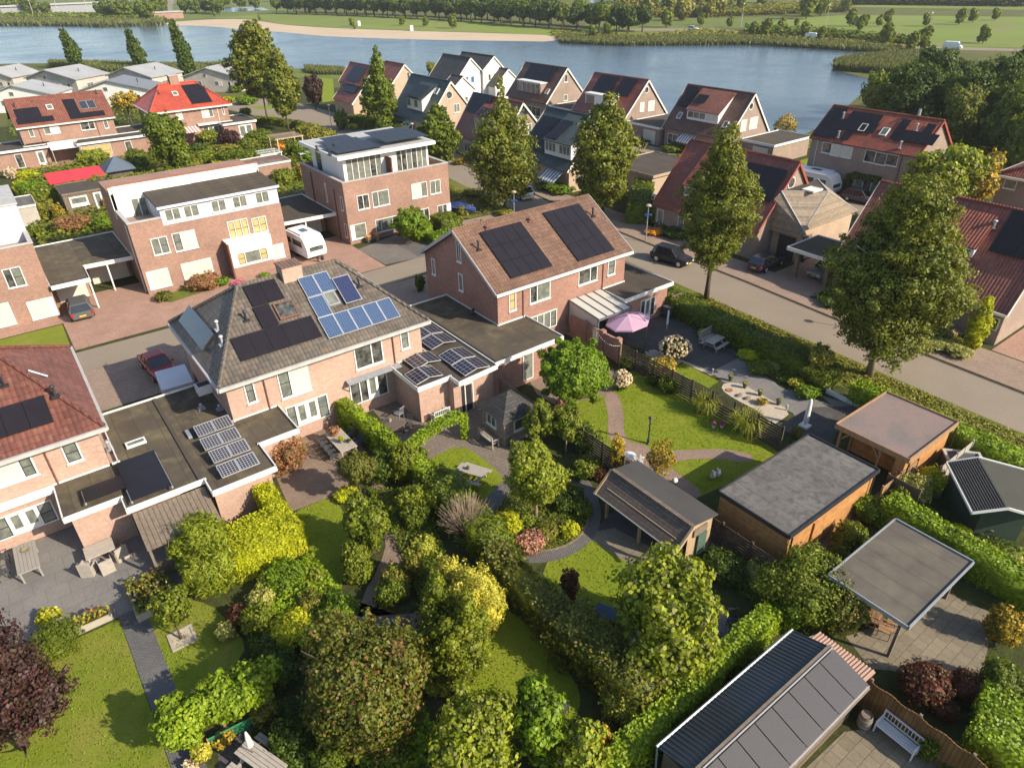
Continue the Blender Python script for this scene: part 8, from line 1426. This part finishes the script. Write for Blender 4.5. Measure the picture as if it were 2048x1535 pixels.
rows = [('l', 50, 520, 110, 1.4, 'mid', 'full leafy shrub right of the middle lawn shadow'), ('l', 430, 250, 70, 1.0, 'oak', 'light shrub at the rim of the small curved lawn'), ('l', 520, 700, 90, 1.2, 'ivy', 'fresh green shrub touching the dark brown tree'), ('l', 1080, 1180, 110, 1.2, 'green', 'dark green shrub right of the dark brown tree'), ('l', 960, 1420, 130, 1.6, 'green', 'dark green shrub mass at bottom edge, centre left'), ('k', 1960, 1340, 120, 1.5, 'dark', 'dark shrub mass behind the shaded picnic table'), ('l', 250, 220, 140, 1.4, 'bright', 'bright green leafy shrub between the lawn and golden hedge'), ('l', 130, 280, 80, .9, 'grassy', 'striped ornamental grass near the blue slatted seats'), ('l', 420, 400, 95, 1.1, 'olive', 'olive perennial clump with purple flowers'), ('l', 610, 470, 115, 1.6, 'bright', 'glossy bright shrub left of the shaded paved corner'), ('l', 270, 580, 150, 1.2, 'lime', 'broad yellow-green shrub left of the dark brown tree'), ('l', 70, 380, 90, 1.0, 'silver', 'silvery grass clump beside blue-grey slatted seat'), ('l', 480, 580, 90, .9, 'mid', 'rounded mid-green clump above the dark brown tree'), ('l', 740, 180, 90, 1.6, 'mid', 'airy shrub at the bend of the garden path'), ('l', 90, 700, 90, 1.0, 'dark', 'dark shrub by the trained fruit trees', ), ('l', 180, 850, 150, 1.2, 'dark', 'dark shrub dotted with white flowers left of the dark brown tree'), ('l', 300, 1400, 150, 1.0, 'dark', 'dark shaded shrub at the bottom edge left of centre'), ('l', 560, 1420, 140, 1.4, 'green', 'deep green shrub below the dark brown tree'), ('k', 1540, 600, 60, .8, 'silver', 'low grey lavender mound beside the middle lawn'), ('k', 1620, 500, 80, .9, 'red', 'reddish tangle of stems below the bamboo'), ('l', 1000, 240, 100, 1.3, 'olive', 'brown-green dwarf conifer left of yellow shrub'), ('l', 960, 330, 110, 1.2, 'green', 'dark green rhododendron beside the shaded seating corner'), ('l', 1280, 960, 90, .8, 'grassy', 'loose grey-green grass on the lawn edge below conifer'), ('l', 1430, 960, 50, .5, 'silver', 'small blue-grey tuft on the lawn edge'),
 ('h', 660, 985, 80, .5, 'lime', 'yellow-green plants around the ball tree stem'), ('h', 250, 700, 125, 2.4, 'peachy', 'pink-tinged shrub against the brick annexe wall'), ('h', 1050, 760, 100, 2.8, 'conifer', 'tall dark conifer at the end of the ivy hedge'), ('h', 900, 800, 110, 2.0, 'dark', 'dark shrub beneath the ivy hedge'), ('h', 1240, 1000, 110, 1.8, 'oak', 'yellow-green shrub left of the picnic lawn'), ('h', 1110, 1010, 110, 1.8, 'oak', 'yellow-green shrub beside the winding path'), ('h', 1200, 870, 90, 1.2, 'pink', 'pink-flowered border shrub left of picnic lawn'), ('h', 1130, 1130, 100, 1.4, 'green', 'mid-dark shrub along winding path'), ('h', 1000, 1080, 80, .8, 'mid', 'low leafy clump at the winding path edge'), ('h', 1380, 1000, 110, 1.3, 'olive', 'grey-green bush at the lower rim of picnic lawn'), ('h', 1620, 1220, 60, 1.4, 'ivy', 'small light shrub touching the bare twiggy bush'), ('h', 1190, 1330, 90, .9, 'grassy', 'light grasses left of the bare twiggy bush'), ('h', 1150, 700, 60, 1.0, 'green', 'green shrub under the leafy arch'),
 ('h', 1750, 1180, 105, 1.0, 'lime', 'golden-leaved round bush on the left of island bed'), ('i', 210, 1470, 110, .8, 'pink', 'salmon-pink flowering bush at the front of island bed'), ('i', 480, 1395, 65, .7, 'lime', 'lime bush at the right of the island bed'), ('i', 470, 1180, 110, 1.2, 'dark', 'dark evergreen mound at the right of the island bed'), ('i', 330, 1400, 80, .6, 'olive', 'low olive plants in the island bed'), ('i', 360, 1150, 80, .9, 'grassy', 'upright grasses in the island bed'), ('i', 190, 1330, 50, .6, 'mid', 'small green tuft beside the island tree trunk'), ('i', 560, 1250, 70, .9, 'green', 'dark mound by the cobbled ring path'),
 ('i', 600, 780, 90, 1.8, 'green', 'climber on the dark slatted fence behind island bed'), ('i', 600, 960, 90, 1.1, 'mid', 'shrub at the foot of the dark fence above shelter'), ('i', 680, 1010, 50, .8, 'red', 'small red-leaved plant by the shelter roof corner'), ('i', 540, 1010, 60, .7, 'bright', 'bright green clump at the shelter side of the fence'), ('i', 420, 520, 40, .5, 'pink', 'small pink-flowered pot plant beneath ball tree'), ('i', 1120, 280, 75, 1.5, 'autumn', 'golden climber on top of the right slatted fence'), ('i', 1040, 290, 40, 1.5, 'yellow', 'narrow yellow climber on the trellis of right fence'), ('i', 1160, 400, 75, 1.3, 'green', 'green shrub at the foot of right slatted fence'), ('i', 1060, 370, 60, .8, 'dark', 'dark shrub with mauve flowers under right fence'), ('i', 870, 260, 60, .8, 'mid', 'low planting by the lower string-light post'),
 ('m', 60, 100, 70, 1.3, 'bright', 'glossy bright laurel at the top of the middle hedge'), ('m', 1530, 150, 150, 1.2, 'dark', 'dark rounded shrub at the shelter end beside fence'), ('m', 840, 1100, 140, 1.4, 'grassy', 'feathery light shrub above the trimmed hedge'), ('m', 1030, 890, 130, 1.6, 'olive', 'loose grey-green shrub at end of shaded terrace'), ('m', 640, 1380, 130, 1.6, 'autumn', 'yellowing shrub low in the bottom middle'), ('m', 480, 290, 60, 1.9, 'red', 'red-tipped upright shrub in the middle hedge'), ('m', 560, 560, 60, 1.9, 'peachy', 'pink-tipped shrub in the middle hedge beside dark slatted table'), ('m', 1780, 200, 110, .9, 'silver', 'grey-green vine over the shaded fence'),
 ('n', 560, 300, 300, 3.0, 'mid', 'big leafy shrub tree left of flat canopy'), ('n', 760, 430, 190, 2.6, 'rust', 'brown-green shrub tree touching the flat canopy corner'), ('n', 470, 470, 120, 1.9, 'bright', 'glossy shrub between trimmed hedge and solar shed'), ('n', 1370, 950, 165, 1.5, 'red', 'red-leaved barberry right of the sunlit slabs'), ('n', 1500, 1120, 90, .9, 'red', 'smaller dark red plant below the barberry'), ('n', 1670, 970, 105, 1.2, 'red', 'dark red maple beside the round glossy shrub'), ('n', 1960, 1000, 180, 1.8, 'green', 'round glossy green shrub at the right edge'), ('n', 1930, 560, 120, 1.8, 'autumn', 'yellow-green bush behind pebbles at right edge'), ('n', 1400, 1400, 60, 1.2, 'green', 'small leafy plant at the end of white bench'), ('n', 1640, 1500, 160, .6, 'green', 'low plants along the bottom right edge'),
 ('j', 1290, 940, 120, 1.8, 'silver', 'silvery-leaved shrub in front of the golden globe bush'), ('j', 1415, 890, 90, 1.9, 'lime', 'golden globe bush behind silvery shrub'), ('j', 1000, 1080, 105, 1.6, 'bright', 'bright leafy shrub above the flat canopy'), ('j', 860, 1260, 105, 1.5, 'mid', 'leafy shrub left of the flat canopy'), ('j', 790, 1390, 70, 1.3, 'green', 'darker shrub at lower left of flat canopy'), ('j', 1190, 1020, 70, 1.6, 'mid', 'rounded green shrub between canopy hedge and silvery shrub'), ('j', 1400, 1110, 60, .6, 'bright', 'low bright plants along the dark path'), ('j', 1620, 1230, 60, .6, 'lime', 'light green plants along the dark path further right'), ('j', 1970, 1470, 100, 1.1, 'silver', 'silver-grey rounded shrub on the right-edge lawn'), ('j', 2040, 860, 60, 1.6, 'lime', 'golden shrub behind the green shed roof'), ('j', 500, 560, 35, .8, 'olive', 'small shrub before the closed white parasol'),
 ('f', 640, 915, 55, .8, 'lime', 'yellow-green perennials at the start of the patio border'), ('f', 690, 985, 60, .8, 'mid', 'leafy perennials in the patio border by road hedge'), ('f', 760, 970, 50, .7, 'silver', 'blue-grey perennials in the patio border'), ('f', 900, 1010, 55, .9, 'green', 'dark perennials in the patio border below the hedge'), ('f', 875, 1065, 35, .6, 'yellow', 'yellow-green euphorbia in the patio border'), ('f', 940, 1110, 60, .8, 'bright', 'bright mound at the end of the patio border'), ('f', 945, 1045, 30, .7, 'autumn', 'orange-tinged small shrub in the patio border'), ('f', 405, 810, 35, .6, 'grassy', 'grass tuft left of the dark patio picnic table'), ('f', 1650, 800, 55, .8, 'cream', 'cream-flowered bush in front of the red pantile house'), ('f', 1590, 790, 90, 1.1, 'olive', 'grey-green planting in front of red pantile house'), ('f', 1620, 860, 90, .6, 'silver', 'low silvery hedge before the cream awning'), ('f', 1720, 905, 60, .7, 'silver', 'rounded silvery shrub by the driveway'), ('f', 1080, 640, 90, .6, 'dark', 'shaded shrubbery below the biggest street tree'), ('f', 260, 290, 70, 1.0, 'dark', 'dark shrubs by the pavement left of oval street tree'), ('f', 150, 290, 40, .6, 'orange', 'small orange-flowered plant near the blue-signed lamp'), ('f', 210, 250, 60, .8, 'rust', 'rusty shrub near the blue-signed lamp'), ('f', 145, 205, 22, 2.0, 'bright', 'small clipped standard by the dark car'), ('c', 250, 760, 60, 1.0, 'green', 'shrub bed in front of the dark brown lakeside house'), ('c', 270, 810, 40, 1.2, 'mid', 'round shrub beside low garden roof'), ('c', 60, 790, 45, .8, 'green', 'low hedge by the parked black car'),
 ('d', 1190, 620, 85, 1.4, 'peachy', 'large faded-pink hydrangea in front of the terrace-walled house'), ('d', 955, 705, 50, .9, 'rust', 'small brownish shrub at the corner of front garden'), ('d', 1300, 620, 40, .8, 'bright', 'bright green plant right of the faded-pink hydrangea'), ('d', 1390, 630, 35, .4, 'magenta', 'mauve flowers in front garden behind the grey roof'), ('d', 1550, 585, 30, .5, 'bright', 'grass tuft before the white bay'), ('d', 310, 480, 35, .6, 'orange', 'orange flowers beyond the carport roof'),
 ('e', 925, 800, 0, 0, None, None), ('F', 945, 385, 20, 1.0, 'olive', 'rough bush on the verge right of the boat trailer'), ('F', 975, 400, 16, .9, 'mid', 'second rough bush on the road verge'), ('F', 1010, 425, 16, .8, 'olive', 'rough bush at the foot of the ragged conical tree'), ('F', 840, 565, 10, 1.6, 'green', 'dark bush at the corner of the brown-gabled house'), ('F', 1068, 338, 14, 1.8, 'bright', 'light green round bush beside ragged conical tree'), ('F', 1120, 375, 30, 1.2, 'bright', 'trimmed shrub below the striped awning'), ('F', 1085, 372, 16, .9, 'green', 'low shrub left of the striped awning'), ('F', 920, 322, 12, 1.0, 'autumn', 'yellowish bush beneath the shorter street tree'), ('F', 1600, 520, 0, 0, None, None),
 ('q', 1150, 960, 165, 2.4, 'oak', 'big light green shrub below the flat-roofed extension'), ('q', 1700, 950, 110, 2.6, 'green', 'dark conical shrub left of garden tree'), ('q', 330, 1180, 110, 1.6, 'lime', 'yellow-green shrub on the left behind the hedge'), ('q', 130, 1140, 70, 1.8, 'cream', 'cream hydrangea left of the terrace with bins'), ('q', 430, 1370, 190, 3.0, 'bright', 'large bright green bush left of the brown timber cabin'), ('q', 260, 1320, 90, 2.2, 'lime', 'lime bush behind low grey shed roof'), ('u', 500, 470, 130, 2.6, 'olive', 'grey-green olive-like tree bush beyond the carport'), ('u', 690, 500, 60, 2.2, 'autumn', 'yellow tall grass beside the timber cabin'), ('u', 850, 620, 190, 1.8, 'peachy', 'faded brown-pink flowering shrubs behind carport'), ('u', 1230, 620, 120, 1.7, 'bright', 'bright shrub against the brick terrace house corner'), ('u', 1160, 190, 110, 3.2, 'olive', 'pale brown-green tree bush over the timber cabin roof'), ('u', 360, 720, 90, 1.4, 'green', 'ivy-green shrub left of carport back wall'), ('u', 240, 30, 0, 0, None, None), ('u', 1250, 385, 30, 1.8, 'orange', 'orange flowers at the edge of terrace house'), ('u', 1420, 30, 90, 1.6, 'mid', 'hedge-like shrub behind the white parapet'),
 ('r', 480, 850, 140, 3.0, 'purple', 'dull purple shrub in the far garden, left one'), ('r', 1010, 780, 115, 3.0, 'purple', 'dull purple shrub in the far garden, right one'), ('r', 560, 1060, 150, 2.2, 'olive', 'grey-green shrubs behind the white parapet'), ('r', 720, 1010, 100, 2.2, 'mid', 'mid-green shrub in far garden centre'), ('r', 780, 760, 110, 2.0, 'oak', 'light green shrub before the orange-roofed house'), ('r', 680, 890, 90, 1.6, 'dark', 'dark green shrub between the purple ones'), ('r', 1000, 900, 110, 1.6, 'olive', 'low olive shrub right of the purple ones'), ('r', 1330, 760, 150, 2.4, 'green', 'tall garden shrub below the pink pergola'), ('r', 1230, 850, 90, 2.0, 'mid', 'leafy shrub left of the white pergola'), ('r', 1580, 880, 70, 1.4, 'orange', 'orange-yellow flowering plant below pink pergola'), ('r', 1880, 720, 130, 3.2, 'olive', 'broad olive tree bush by the curved street'), ('r', 1740, 900, 100, 2.6, 'green', 'green bush right of the orange flowers'), ('r', 1880, 990, 80, 1.6, 'bright', 'bright shrub left of the penthouse'), ('r', 1600, 1190, 120, 2.2, 'mid', 'leafy shrub with pinkish flowers behind the ribbed roof'), ('r', 1800, 1150, 60, 2.6, 'autumn', 'yellow-orange small tree left of the penthouse house'), ('r', 60, 1050, 90, 2.0, 'green', 'green shrub left of the grey stone post'), ('r', 130, 1180, 100, 1.4, 'mid', 'low green shrub behind the parapet left end'), ('r', 380, 880, 80, 2.4, 'green', 'shrub below the round-topped garden tree'), ('r', 1200, 370, 110, 2.0, 'bright', 'bright shrubs in front of the rightmost bungalow'), ('r', 1010, 370, 70, 1.2, 'lime', 'yellow-green bush before bungalow'), ('r', 1190, 500, 60, 1.6, 'green', 'round dark bush by the street corner'), ('r', 1100, 250, 80, 1.8, 'green', 'dark bush at bungalow door'), ('a', 540, 450, 70, 3.4, 'bright', 'big bright tree-like bush between two pale bungalows'), ('a', 320, 520, 60, 2.2, 'green', 'green bush in front of the second bungalow'), ('b', 240, 700, 40, 3.6, 'green', 'small dark conifer by the stepped red roofs'), ('b', 110, 790, 90, 2.2, 'olive', 'olive bushes at the curved street, left of the conical tree'), ('b', 310, 740, 30, 1.0, 'yellow', 'yellow flowering bush before the stepped red roofs'), ('b', 965, 575, 30, 2.0, 'bright', 'green shrub before the white twin-gabled house'), ('b', 1205, 525, 22, 2.0, 'yellow', 'bright yellow bush by the small white gable'), ('t', 60, 380, 45, 3.0, 'olive', 'thin young tree at the water left of white house')]
for r_ in rows:
    if r_[5]: S(*r_)
# hydrangeas, grasses, clipped balls
for k, x, y, r, h, lb in (('i', 835, 380, 62, 1.5, 'tall cream hydrangea on the lawn beside the ball tree'), ('i', 1195, 165, 104, 1.9, 'big cream hydrangea on the dark patio edge')):
    p = G(k, x, y, h*.5); q = r*MPP(k, p); bush('hydrangea', (p.x, p.y, 0), q, h, L['green'], lb, 'hydrangea', None, 1500, .11, 60, flowers=(L['cream'], 190, .2))
for k, x, y, r, h, lb in (('i', 1395, 600, 1.0, 1.3, 'tall ornamental grass left on the lawn by slatted fence'), ('i', 1680, 740, 1.25, 1.5, 'larger ornamental grass right on the lawn by slatted fence'), ('y', 395, 110, .4, .4, 'golden grass tuft in the pale gravel')):
    p = G(k, x, y); tag(blades('ornamental_grass', (p.x, p.y, 0), 420, r, h, L['grassy'] if h > 1 else L['autumn'], int(x), .6, .035), lb, 'ornamental grass')
TC('F', 1150, 742, 3.3, 2.3, 5.2, 1.5, 'bright', 'perfectly rounded bright green ball tree by the brown annexe', 24000, .12, shape='ball', clump=.10, core=.86, r0=.11, lean=(.0, 0)); TC('F', 712, 934, 2.3, 1.0, 3.1, 1.5, 'rust', 'small clipped ball tree on a stem above its round shadow', 5000, .09, shape='ball', clump=.14, core=.8, r0=.05)
TC('F', 737, 1048, 2.0, 1.3, 3.7, .4, 'mid', 'large leafy tree on the right of the small curved lawn', 11000, .11, shape='i', top=10, core=.6); S('l', 720, 100, 90, 1.8, 'mid', 'leafy shrub below the large tree of the small curved lawn'); TC('F', 1072, 945, 3.2, 1.6, 5.3, 1.1, 'oak', 'spreading tree in the middle of the island bed', 13000, .11, shape='i', top=10, core=.5, r0=.09, bark=BARKP)
TC('i', 270, 640, 2.2, 1.15, 3.5, 1.0, 'mid', 'apple tree beside the summer house, left of two', 5000, .10, shape='i', core=.5, r0=.07); TC('i', 455, 670, 2.2, .95, 3.2, 1.2, 'mid', 'apple tree by the fence, right of two', 4500, .10, shape='i', core=.5, r0=.06, bark=BARKP)
TC('i', 795, 860, 1.9, .55, 3.2, .8, 'autumn', 'slim yellowing young tree behind the dark slatted fence', 1500, .09, shape='i', core=.3, r0=.035); TC('i', 1090, 930, 1.5, 1.0, 2.7, .6, 'autumn', 'open yellow-green small tree beside the bistro table', 1600, .09, shape='i', core=0, r0=.05, top=8)
TC('m', 1170, 470, 3.2, 2.45, 5.4, 1.0, 'oak', 'big sunlit tree with large lobed leaves above the shaded terrace', 13000, .155, shape='i', top=14, core=.5, clump=.22, r0=.12); TC('l', 790, 900, 3.0, 2.75, 5.2, .6, 'rust', 'dark brown-green autumn tree in the bottom middle', 30000, .10, shape='i', top=14, core=.66)
for i, (x, y, r, h) in enumerate(((1300, 520, 1.15, 4.4), (1490, 640, 1.15, 4.2), (1400, 740, 1.25, 3.4), (1270, 720, 1.0, 3.0))): TC('l', x, y, h*.5, r, h, .1, 'conifer', ('left tall', 'right tall', 'front', 'low left')[i]+' stem of the cypress clump beside yellow shrub', 5200, .085, name='cypress', cat='cypress', group='cypress clump', top=.35, n=5200) if 0 else TC('l', x, y, h*.5, r, h, .1, 'conifer', ('left tall', 'right tall', 'front', 'low left')[i]+' cypress of the clump beside the yellow shrub', 5600, .09, name='cypress', cat='cypress', group='cypress clump', top=.55, clump=.12, core=.7)
S('l', 1550, 400, 185, 3.4, 'yellow', 'bright yellow-leaved shrub behind the cypress clump', asp=.5); S('l', 1340, 220, 100, 2.6, 'yellow', 'smaller yellow shrub left of the bright one'); S('l', 1120, 150, 60, 2.2, 'olive', 'yellow-tipped shrub at top left of the yellow ones')
TC('l', 1500, 1340, 2.4, 1.9, 4.0, .6, 'oak', 'yellow-green spreading tree along the bottom edge', 9000, .12, shape='i', top=12, core=.45, clump=.2); TC('m', 280, 1230, 2.4, 1.35, 4.2, .6, 'bright', 'bright green maple-like tree at the bottom centre', 7000, .13, shape='i', top=9, core=.5); TC('m', 560, 1480, 2.0, 1.3, 3.4, .5, 'oak', 'yellow-green shrub tree at bottom right of centre', 5000, .12, shape='i', core=.5)
TC('f', 1005, 950, 1.9, .9, 3.0, 1.3, 'olive', 'small pale-trunked tree in the patio border by the road hedge', 2600, .11, shape='ball', core=.5, r0=.08, bark=BARKP); TC('e', 640, 285, 2.2, 1.75, 3.8, .8, 'bright', 'round light green standard tree in front of penthouse house', 5000, .17, shape='ball', core=.75, r0=.07)
p = G('f', 1775, 885); tree('cypress', (p.x, p.y, 0), 4.0, .85, .05, L['lime'], 'golden columnar conifer in front of red pantile house', 'conifer', None, 6000, .12, 'cone', .08, seed=77, top=.55, core=.82, clump=.1)
# twiggy bush
p = G('h', 1480, 1190, .9); rg = random.Random(3); m = MB()
for i in range(1000):
    a = rg.uniform(0, 6.283); q = rg.uniform(0, .5); x, y = q*math.cos(a), q*math.sin(a); o = rg.uniform(.1, 1.15); hh = rg.uniform(1.5, 2.9)*(1-.25*o); e = (x+o*math.cos(a), y+o*math.sin(a), hh); md = (x+o*.35*math.cos(a), y+o*.35*math.sin(a), hh*.55); m.tube([(x, y, 0), md, e], [.014, .010, .005], 3, cap=False)
tag(m.build('bare_bush', TWIG, loc=(p.x, p.y, 0)), 'large leafless twiggy bush left of the island bed', 'bare bush')
# ---- hedges
tag(finish('hedge', hedgemesh('hedge', [((13.5, 37.3), (14.0, 33), .75, 1.8, 0), ((14.0, 33), (14.35, 27.6), .9, 1.7, 0)], .10, 190, 41, .07, .12), L['ivy']), 'bushy ivy hedge running out from the grey-roofed house wall', 'hedge')
tag(finish('leafy_arch', hedgemesh('leafy_arch', [((14.4, 30.1), (16.9, 30.9), .6, .55, 1.35), ((16.9, 30.9), (18.7, 30.8), .5, .5, 1.5), ((18.65, 30.75), (18.95, 30.5), .35, 1.9, 0)], .10, 200, 42, .06, .08), L['ivy']), 'leafy arch hedge spanning from ivy hedge to a green pillar', 'hedge arch')
hedge('hedge', [(14.5, 27.4), (14.2, 20.5)], 1.7, 1.7, L['green'], 'dark mixed shrub hedge between the two middle gardens', size=.12, dens=130, seed=43, bulge=.25, jit=.12)
tag(finish('hedge', hedgemesh('hedge', [((13.7, 20.3), (13.7, 15), 1.5, 1.7, 0), ((13.7, 15), (14.2, 10.2), 1.9, 1.9, 0)], .11, 190, 44, .14, .22), L['hedgy']), 'wild brown-green hedge running down the middle to the bottom', 'hedge'); hedge('hedge', [(9.8, 9.2), (21.4, 9.85)], 1.0, 1.5, L['ivy'], 'trimmed bright green hedge along the corrugated shed', size=.10, dens=200, seed=45)
tag(finish('hedge', hedgemesh('hedge', [((43.6, 36.6), (42.9, 28), 2.1, 1.55, 0), ((42.9, 28), (42.3, 19.5), 2.0, 1.6, 0)], .13, 110, 46, .06, .08), L['green']), 'deep dark green hedge between dark patio and road', 'hedge'); hedge('hedge', [(42.1, 17.8), (41.5, 6)], 1.3, 1.6, L['ivy'], 'sunlit green hedge behind the pinkish-roofed cabin', size=.12, dens=130, seed=47)
hedge('hedge', [(31.9, 2.5), (32.2, 10.4)], 1.2, 1.75, L['ivy'], 'trimmed hedge running past the flat canopy on the right', size=.10, dens=190, seed=48); p = G('n', 1850, 1290, .9); hedge('hedge', [(p.x-1.2, p.y-.4), (p.x+1.6, p.y+.3)], 1.7, 1.6, L['ivy'], 'broad trimmed hedge block at the lower right edge', size=.10, dens=190, seed=49)
for k, x, y, w, l, h, lb in (('e', 712, 325, 1.5, 2.0, 1.9, 'upright clipped hedge block beside the standard tree'), ('e', 810, 365, 1.8, 2.2, 1.1, 'low clipped hedge block in front of gable ridge'), ('e', 855, 285, 2.6, 2.6, 1.9, 'dark rounded clipped block at the brick house corner')): p = G(k, x, y, h*.5); hedge('hedge', [(p.x-l/2, p.y), (p.x+l/2, p.y)], w, h, L['bright' if h < 1.5 or l < 2.3 else 'green'], lb, size=.15, dens=90, seed=int(x))
hedge('hedge', [(3, 108.0), (24, 106.3)], 1.6, 2.2, L['mid'], 'long garden hedge behind the timber cabin and crimson shed', size=.28, dens=28, seed=50, bulge=.2, jit=.12); hedge('hedge', [(45.5, 94), (44.5, 68.5)], 1.8, 1.2, L['olive'], 'rough hedge strip along the verge behind the penthouse house', size=.26, dens=30, seed=51, bulge=.2)
a, b = G('r', 900, 960, 2), G('r', 1280, 960, 2); hedge('hedge', [(a.x, a.y), (b.x, b.y)], 3.0, 2.3, L['green'], 'square dark clipped hedge behind the rust-brown shed roof', size=.28, dens=28, seed=52); a, b = G('r', 830, 990, 1), G('r', 930, 1090, 1); hedge('hedge', [(a.x, a.y), (b.x, b.y)], 1.6, 1.3, L['lime'], 'bright yellow-green low hedge beside dark clipped hedge', size=.25, dens=30, seed=53)
a, b = G('c', 735, 790, 1), G('c', 945, 715, 1); hedge('hedge', [(a.x, a.y), (b.x, b.y)], 1.6, 1.8, L['bright'], 'clipped green lakeside hedge left of big beige house', size=.25, dens=30, seed=54); a, b = G('f', 60, 200, 1.2), G('f', 130, 100, 1.2); hedge('hedge', [(a.x, a.y), (b.x+2, b.y+3)], 2.4, 2.2, L['green'], 'thick dark hedge by the blue-signed lamp and dark car', size=.22, dens=40, seed=55)
hedge('hedge', [(58.3, 128), (60.5, 120), (61.5, 112)], 2.0, 2.0, L['green'], 'curved dark hedge along the bend in front of red roofs', size=.28, dens=28, seed=56); hedge('hedge', [(50.5, 120), (49.5, 134), (44, 146)], 1.4, 1.2, L['mid'], 'low hedge along the inner side of the street curve', size=.28, dens=28, seed=57)
# ---- low planting that nobody could count
for i, (poly, n, h, sz, mt, lb) in enumerate((([(3.4, 10), (6.9, 10), (6.9, 27), (3.8, 26), (4.2, 20)], 14000, .9, .12, 'ivy', 'mixed border planting between the left and middle gardens'), (P_('l 0,1150 600,1000 1100,1250 1150,1700 0,1700'), 6000, .35, .11, 'dark', 'shaded ground cover at the bottom'), ([(9.4, 19.8), (11.6, 19.8), (13.6, 27.5), (11.5, 30), (10.5, 24)], 7000, .6, .09, 'green', 'mixed border planting right of the winding path'), (isl, 6000, .35, .07, 'mid', 'low flowers and leaves filling the island bed'), ([(2, 82), (43, 82), (46, 100), (45, 128), (6, 130), (2, 118)], 26000, 1.1, .30, 'mid', 'mixed planting of the far gardens'), ([(2, 82), (43, 82), (46, 100), (45, 128), (6, 130), (2, 118)], 14000, .9, .30, 'olive', 'olive undergrowth of the far gardens'),
 ([(41.2, 6), (46.3, 6), (47.2, 24), (48, 36), (44.5, 36), (43.6, 20)], 15000, .22, .14, 'olive', 'rough grass on the verge beside the road'), ([(22, 9.4), (24.5, 9.4), (24.5, 11), (22, 14)], 1500, .5, .1, 'green', 'planting behind the shelter end'), ([(13.8, 20.2), (12.6, 26), (15.2, 26.3), (15.6, 21)], 2500, .5, .1, 'mid', 'border beside the picnic lawn'), (P_('f 580,930 640,870 760,960 1000,1050 1010,1130 950,1150 850,1090 700,1030'), 2500, .45, .09, 'mid', 'low perennials of the patio border'), (P_('f 1480,760 1700,800 1760,900 1600,900 1440,820'), 2200, .4, .12, 'olive', 'low planting in front of the red pantile house'), (P_('e 870,60 1000,130 1150,200 1000,240 880,170'), 3000, .4, .2, 'olive', 'rough verge planting beyond the penthouse house'), ([(62, 16), (72, 16), (84, 52), (84, 60), (72, 60), (70, 40)], 6000, .9, .3, 'green', 'garden undergrowth between the beige houses'), ([(72, 95), (87, 95), (87, 130), (76, 130)], 5000, .9, .3, 'mid', 'garden undergrowth before the lakeside houses'), ([(5, 160), (45, 160), (50, 205), (10, 215)], 7000, .8, .4, 'mid', 'garden planting around the bungalows'), ([(38, 3), (45, 5), (45, 12), (40.7, 11), (40.5, 9.5)], 4000, .35, .11, 'green', 'long grass beyond the pinkish cabin'), ([(32.6, 3), (36, 5), (34.5, 9.5), (32.8, 10)], 2500, .3, .09, 'dark', 'dark ground planting by green shed'))):
    cover('ground_cover', poly, n, h, sz, L[mt], lb, 70+i)
for i, (poly, mt) in enumerate(LAWNS[:9]):
    a = abs(sum(poly[j][0]*poly[(j+1) % len(poly)][1]-poly[(j+1) % len(poly)][0]*poly[j][1] for j in range(len(poly))))/2
    cover('grass', poly, int(min(9000, a*60)), .045, .05, L['turf'], 'short grass blades of a garden lawn', 200+i, z=.035, up=.3, avoid=PATHS)
for x, y, lb in ((51.2, 62.5, 'on the main road beside ragged conical tree'), (45.8, 62.8, 'on side driveway by the boat trailer'), (55.2, 29.0, 'on the pavement by the carport')):
    tag(MB().lathe((x, y, .02), [(.32, 0), (.32, .012), (.01, .012)], 16).build('manhole_cover', M_GUT), 'round dark manhole cover '+lb, 'manhole cover')
cover('shrub_belt', P_('F 1490,60 1640,68 1830,88 1830,93 1640,78 1490,70'), 5000, 3.0, 1.1, L['green'], 'belt of bushes along the far road', 230); cover('shrub_belt', P_('F 1180,24 1440,22 1600,14 1700,16 1700,24 1560,30 1440,34 1200,36'), 9000, 4.0, 1.6, L['olive'], 'marsh scrub between the far fields', 231)
cover('shrub_belt', P_('F -20,30 200,33 330,36 330,42 200,42 -20,40'), 6000, 3.0, 1.3, L['mid'], 'green bank of scrub beyond the lake, upper left', 232); cover('shrub_belt', P_('F 1700,2 2060,6 2060,14 1700,10'), 6000, 6.0, 2.2, L['green'], 'scrub along the horizon fields, top right', 233)
# ---- air between here and the far fields
hz = MB().box(-960, -440, -1, 2640, 3240, 28); me = bpy.data.meshes.new('haze'); me.from_pydata(hz.v, [], hz.f); hm = bpy.data.materials.new('haze_air'); hm.use_nodes = True; nt = hm.node_tree; nt.nodes.remove(nt.nodes['Principled BSDF'])
pv = nt.nodes.new('ShaderNodeVolumePrincipled'); pv.inputs['Color'].default_value = (.80, .84, .88, 1); pv.inputs['Density'].default_value = .00017; pv.inputs['Anisotropy'].default_value = .2; nt.links.new(pv.outputs[0], nt.nodes['Material Output'].inputs['Volume'])
me.materials.append(hm); ho = bpy.data.objects.new('haze', me); COL.objects.link(ho); tag(ho, None, None, None, 'stuff')
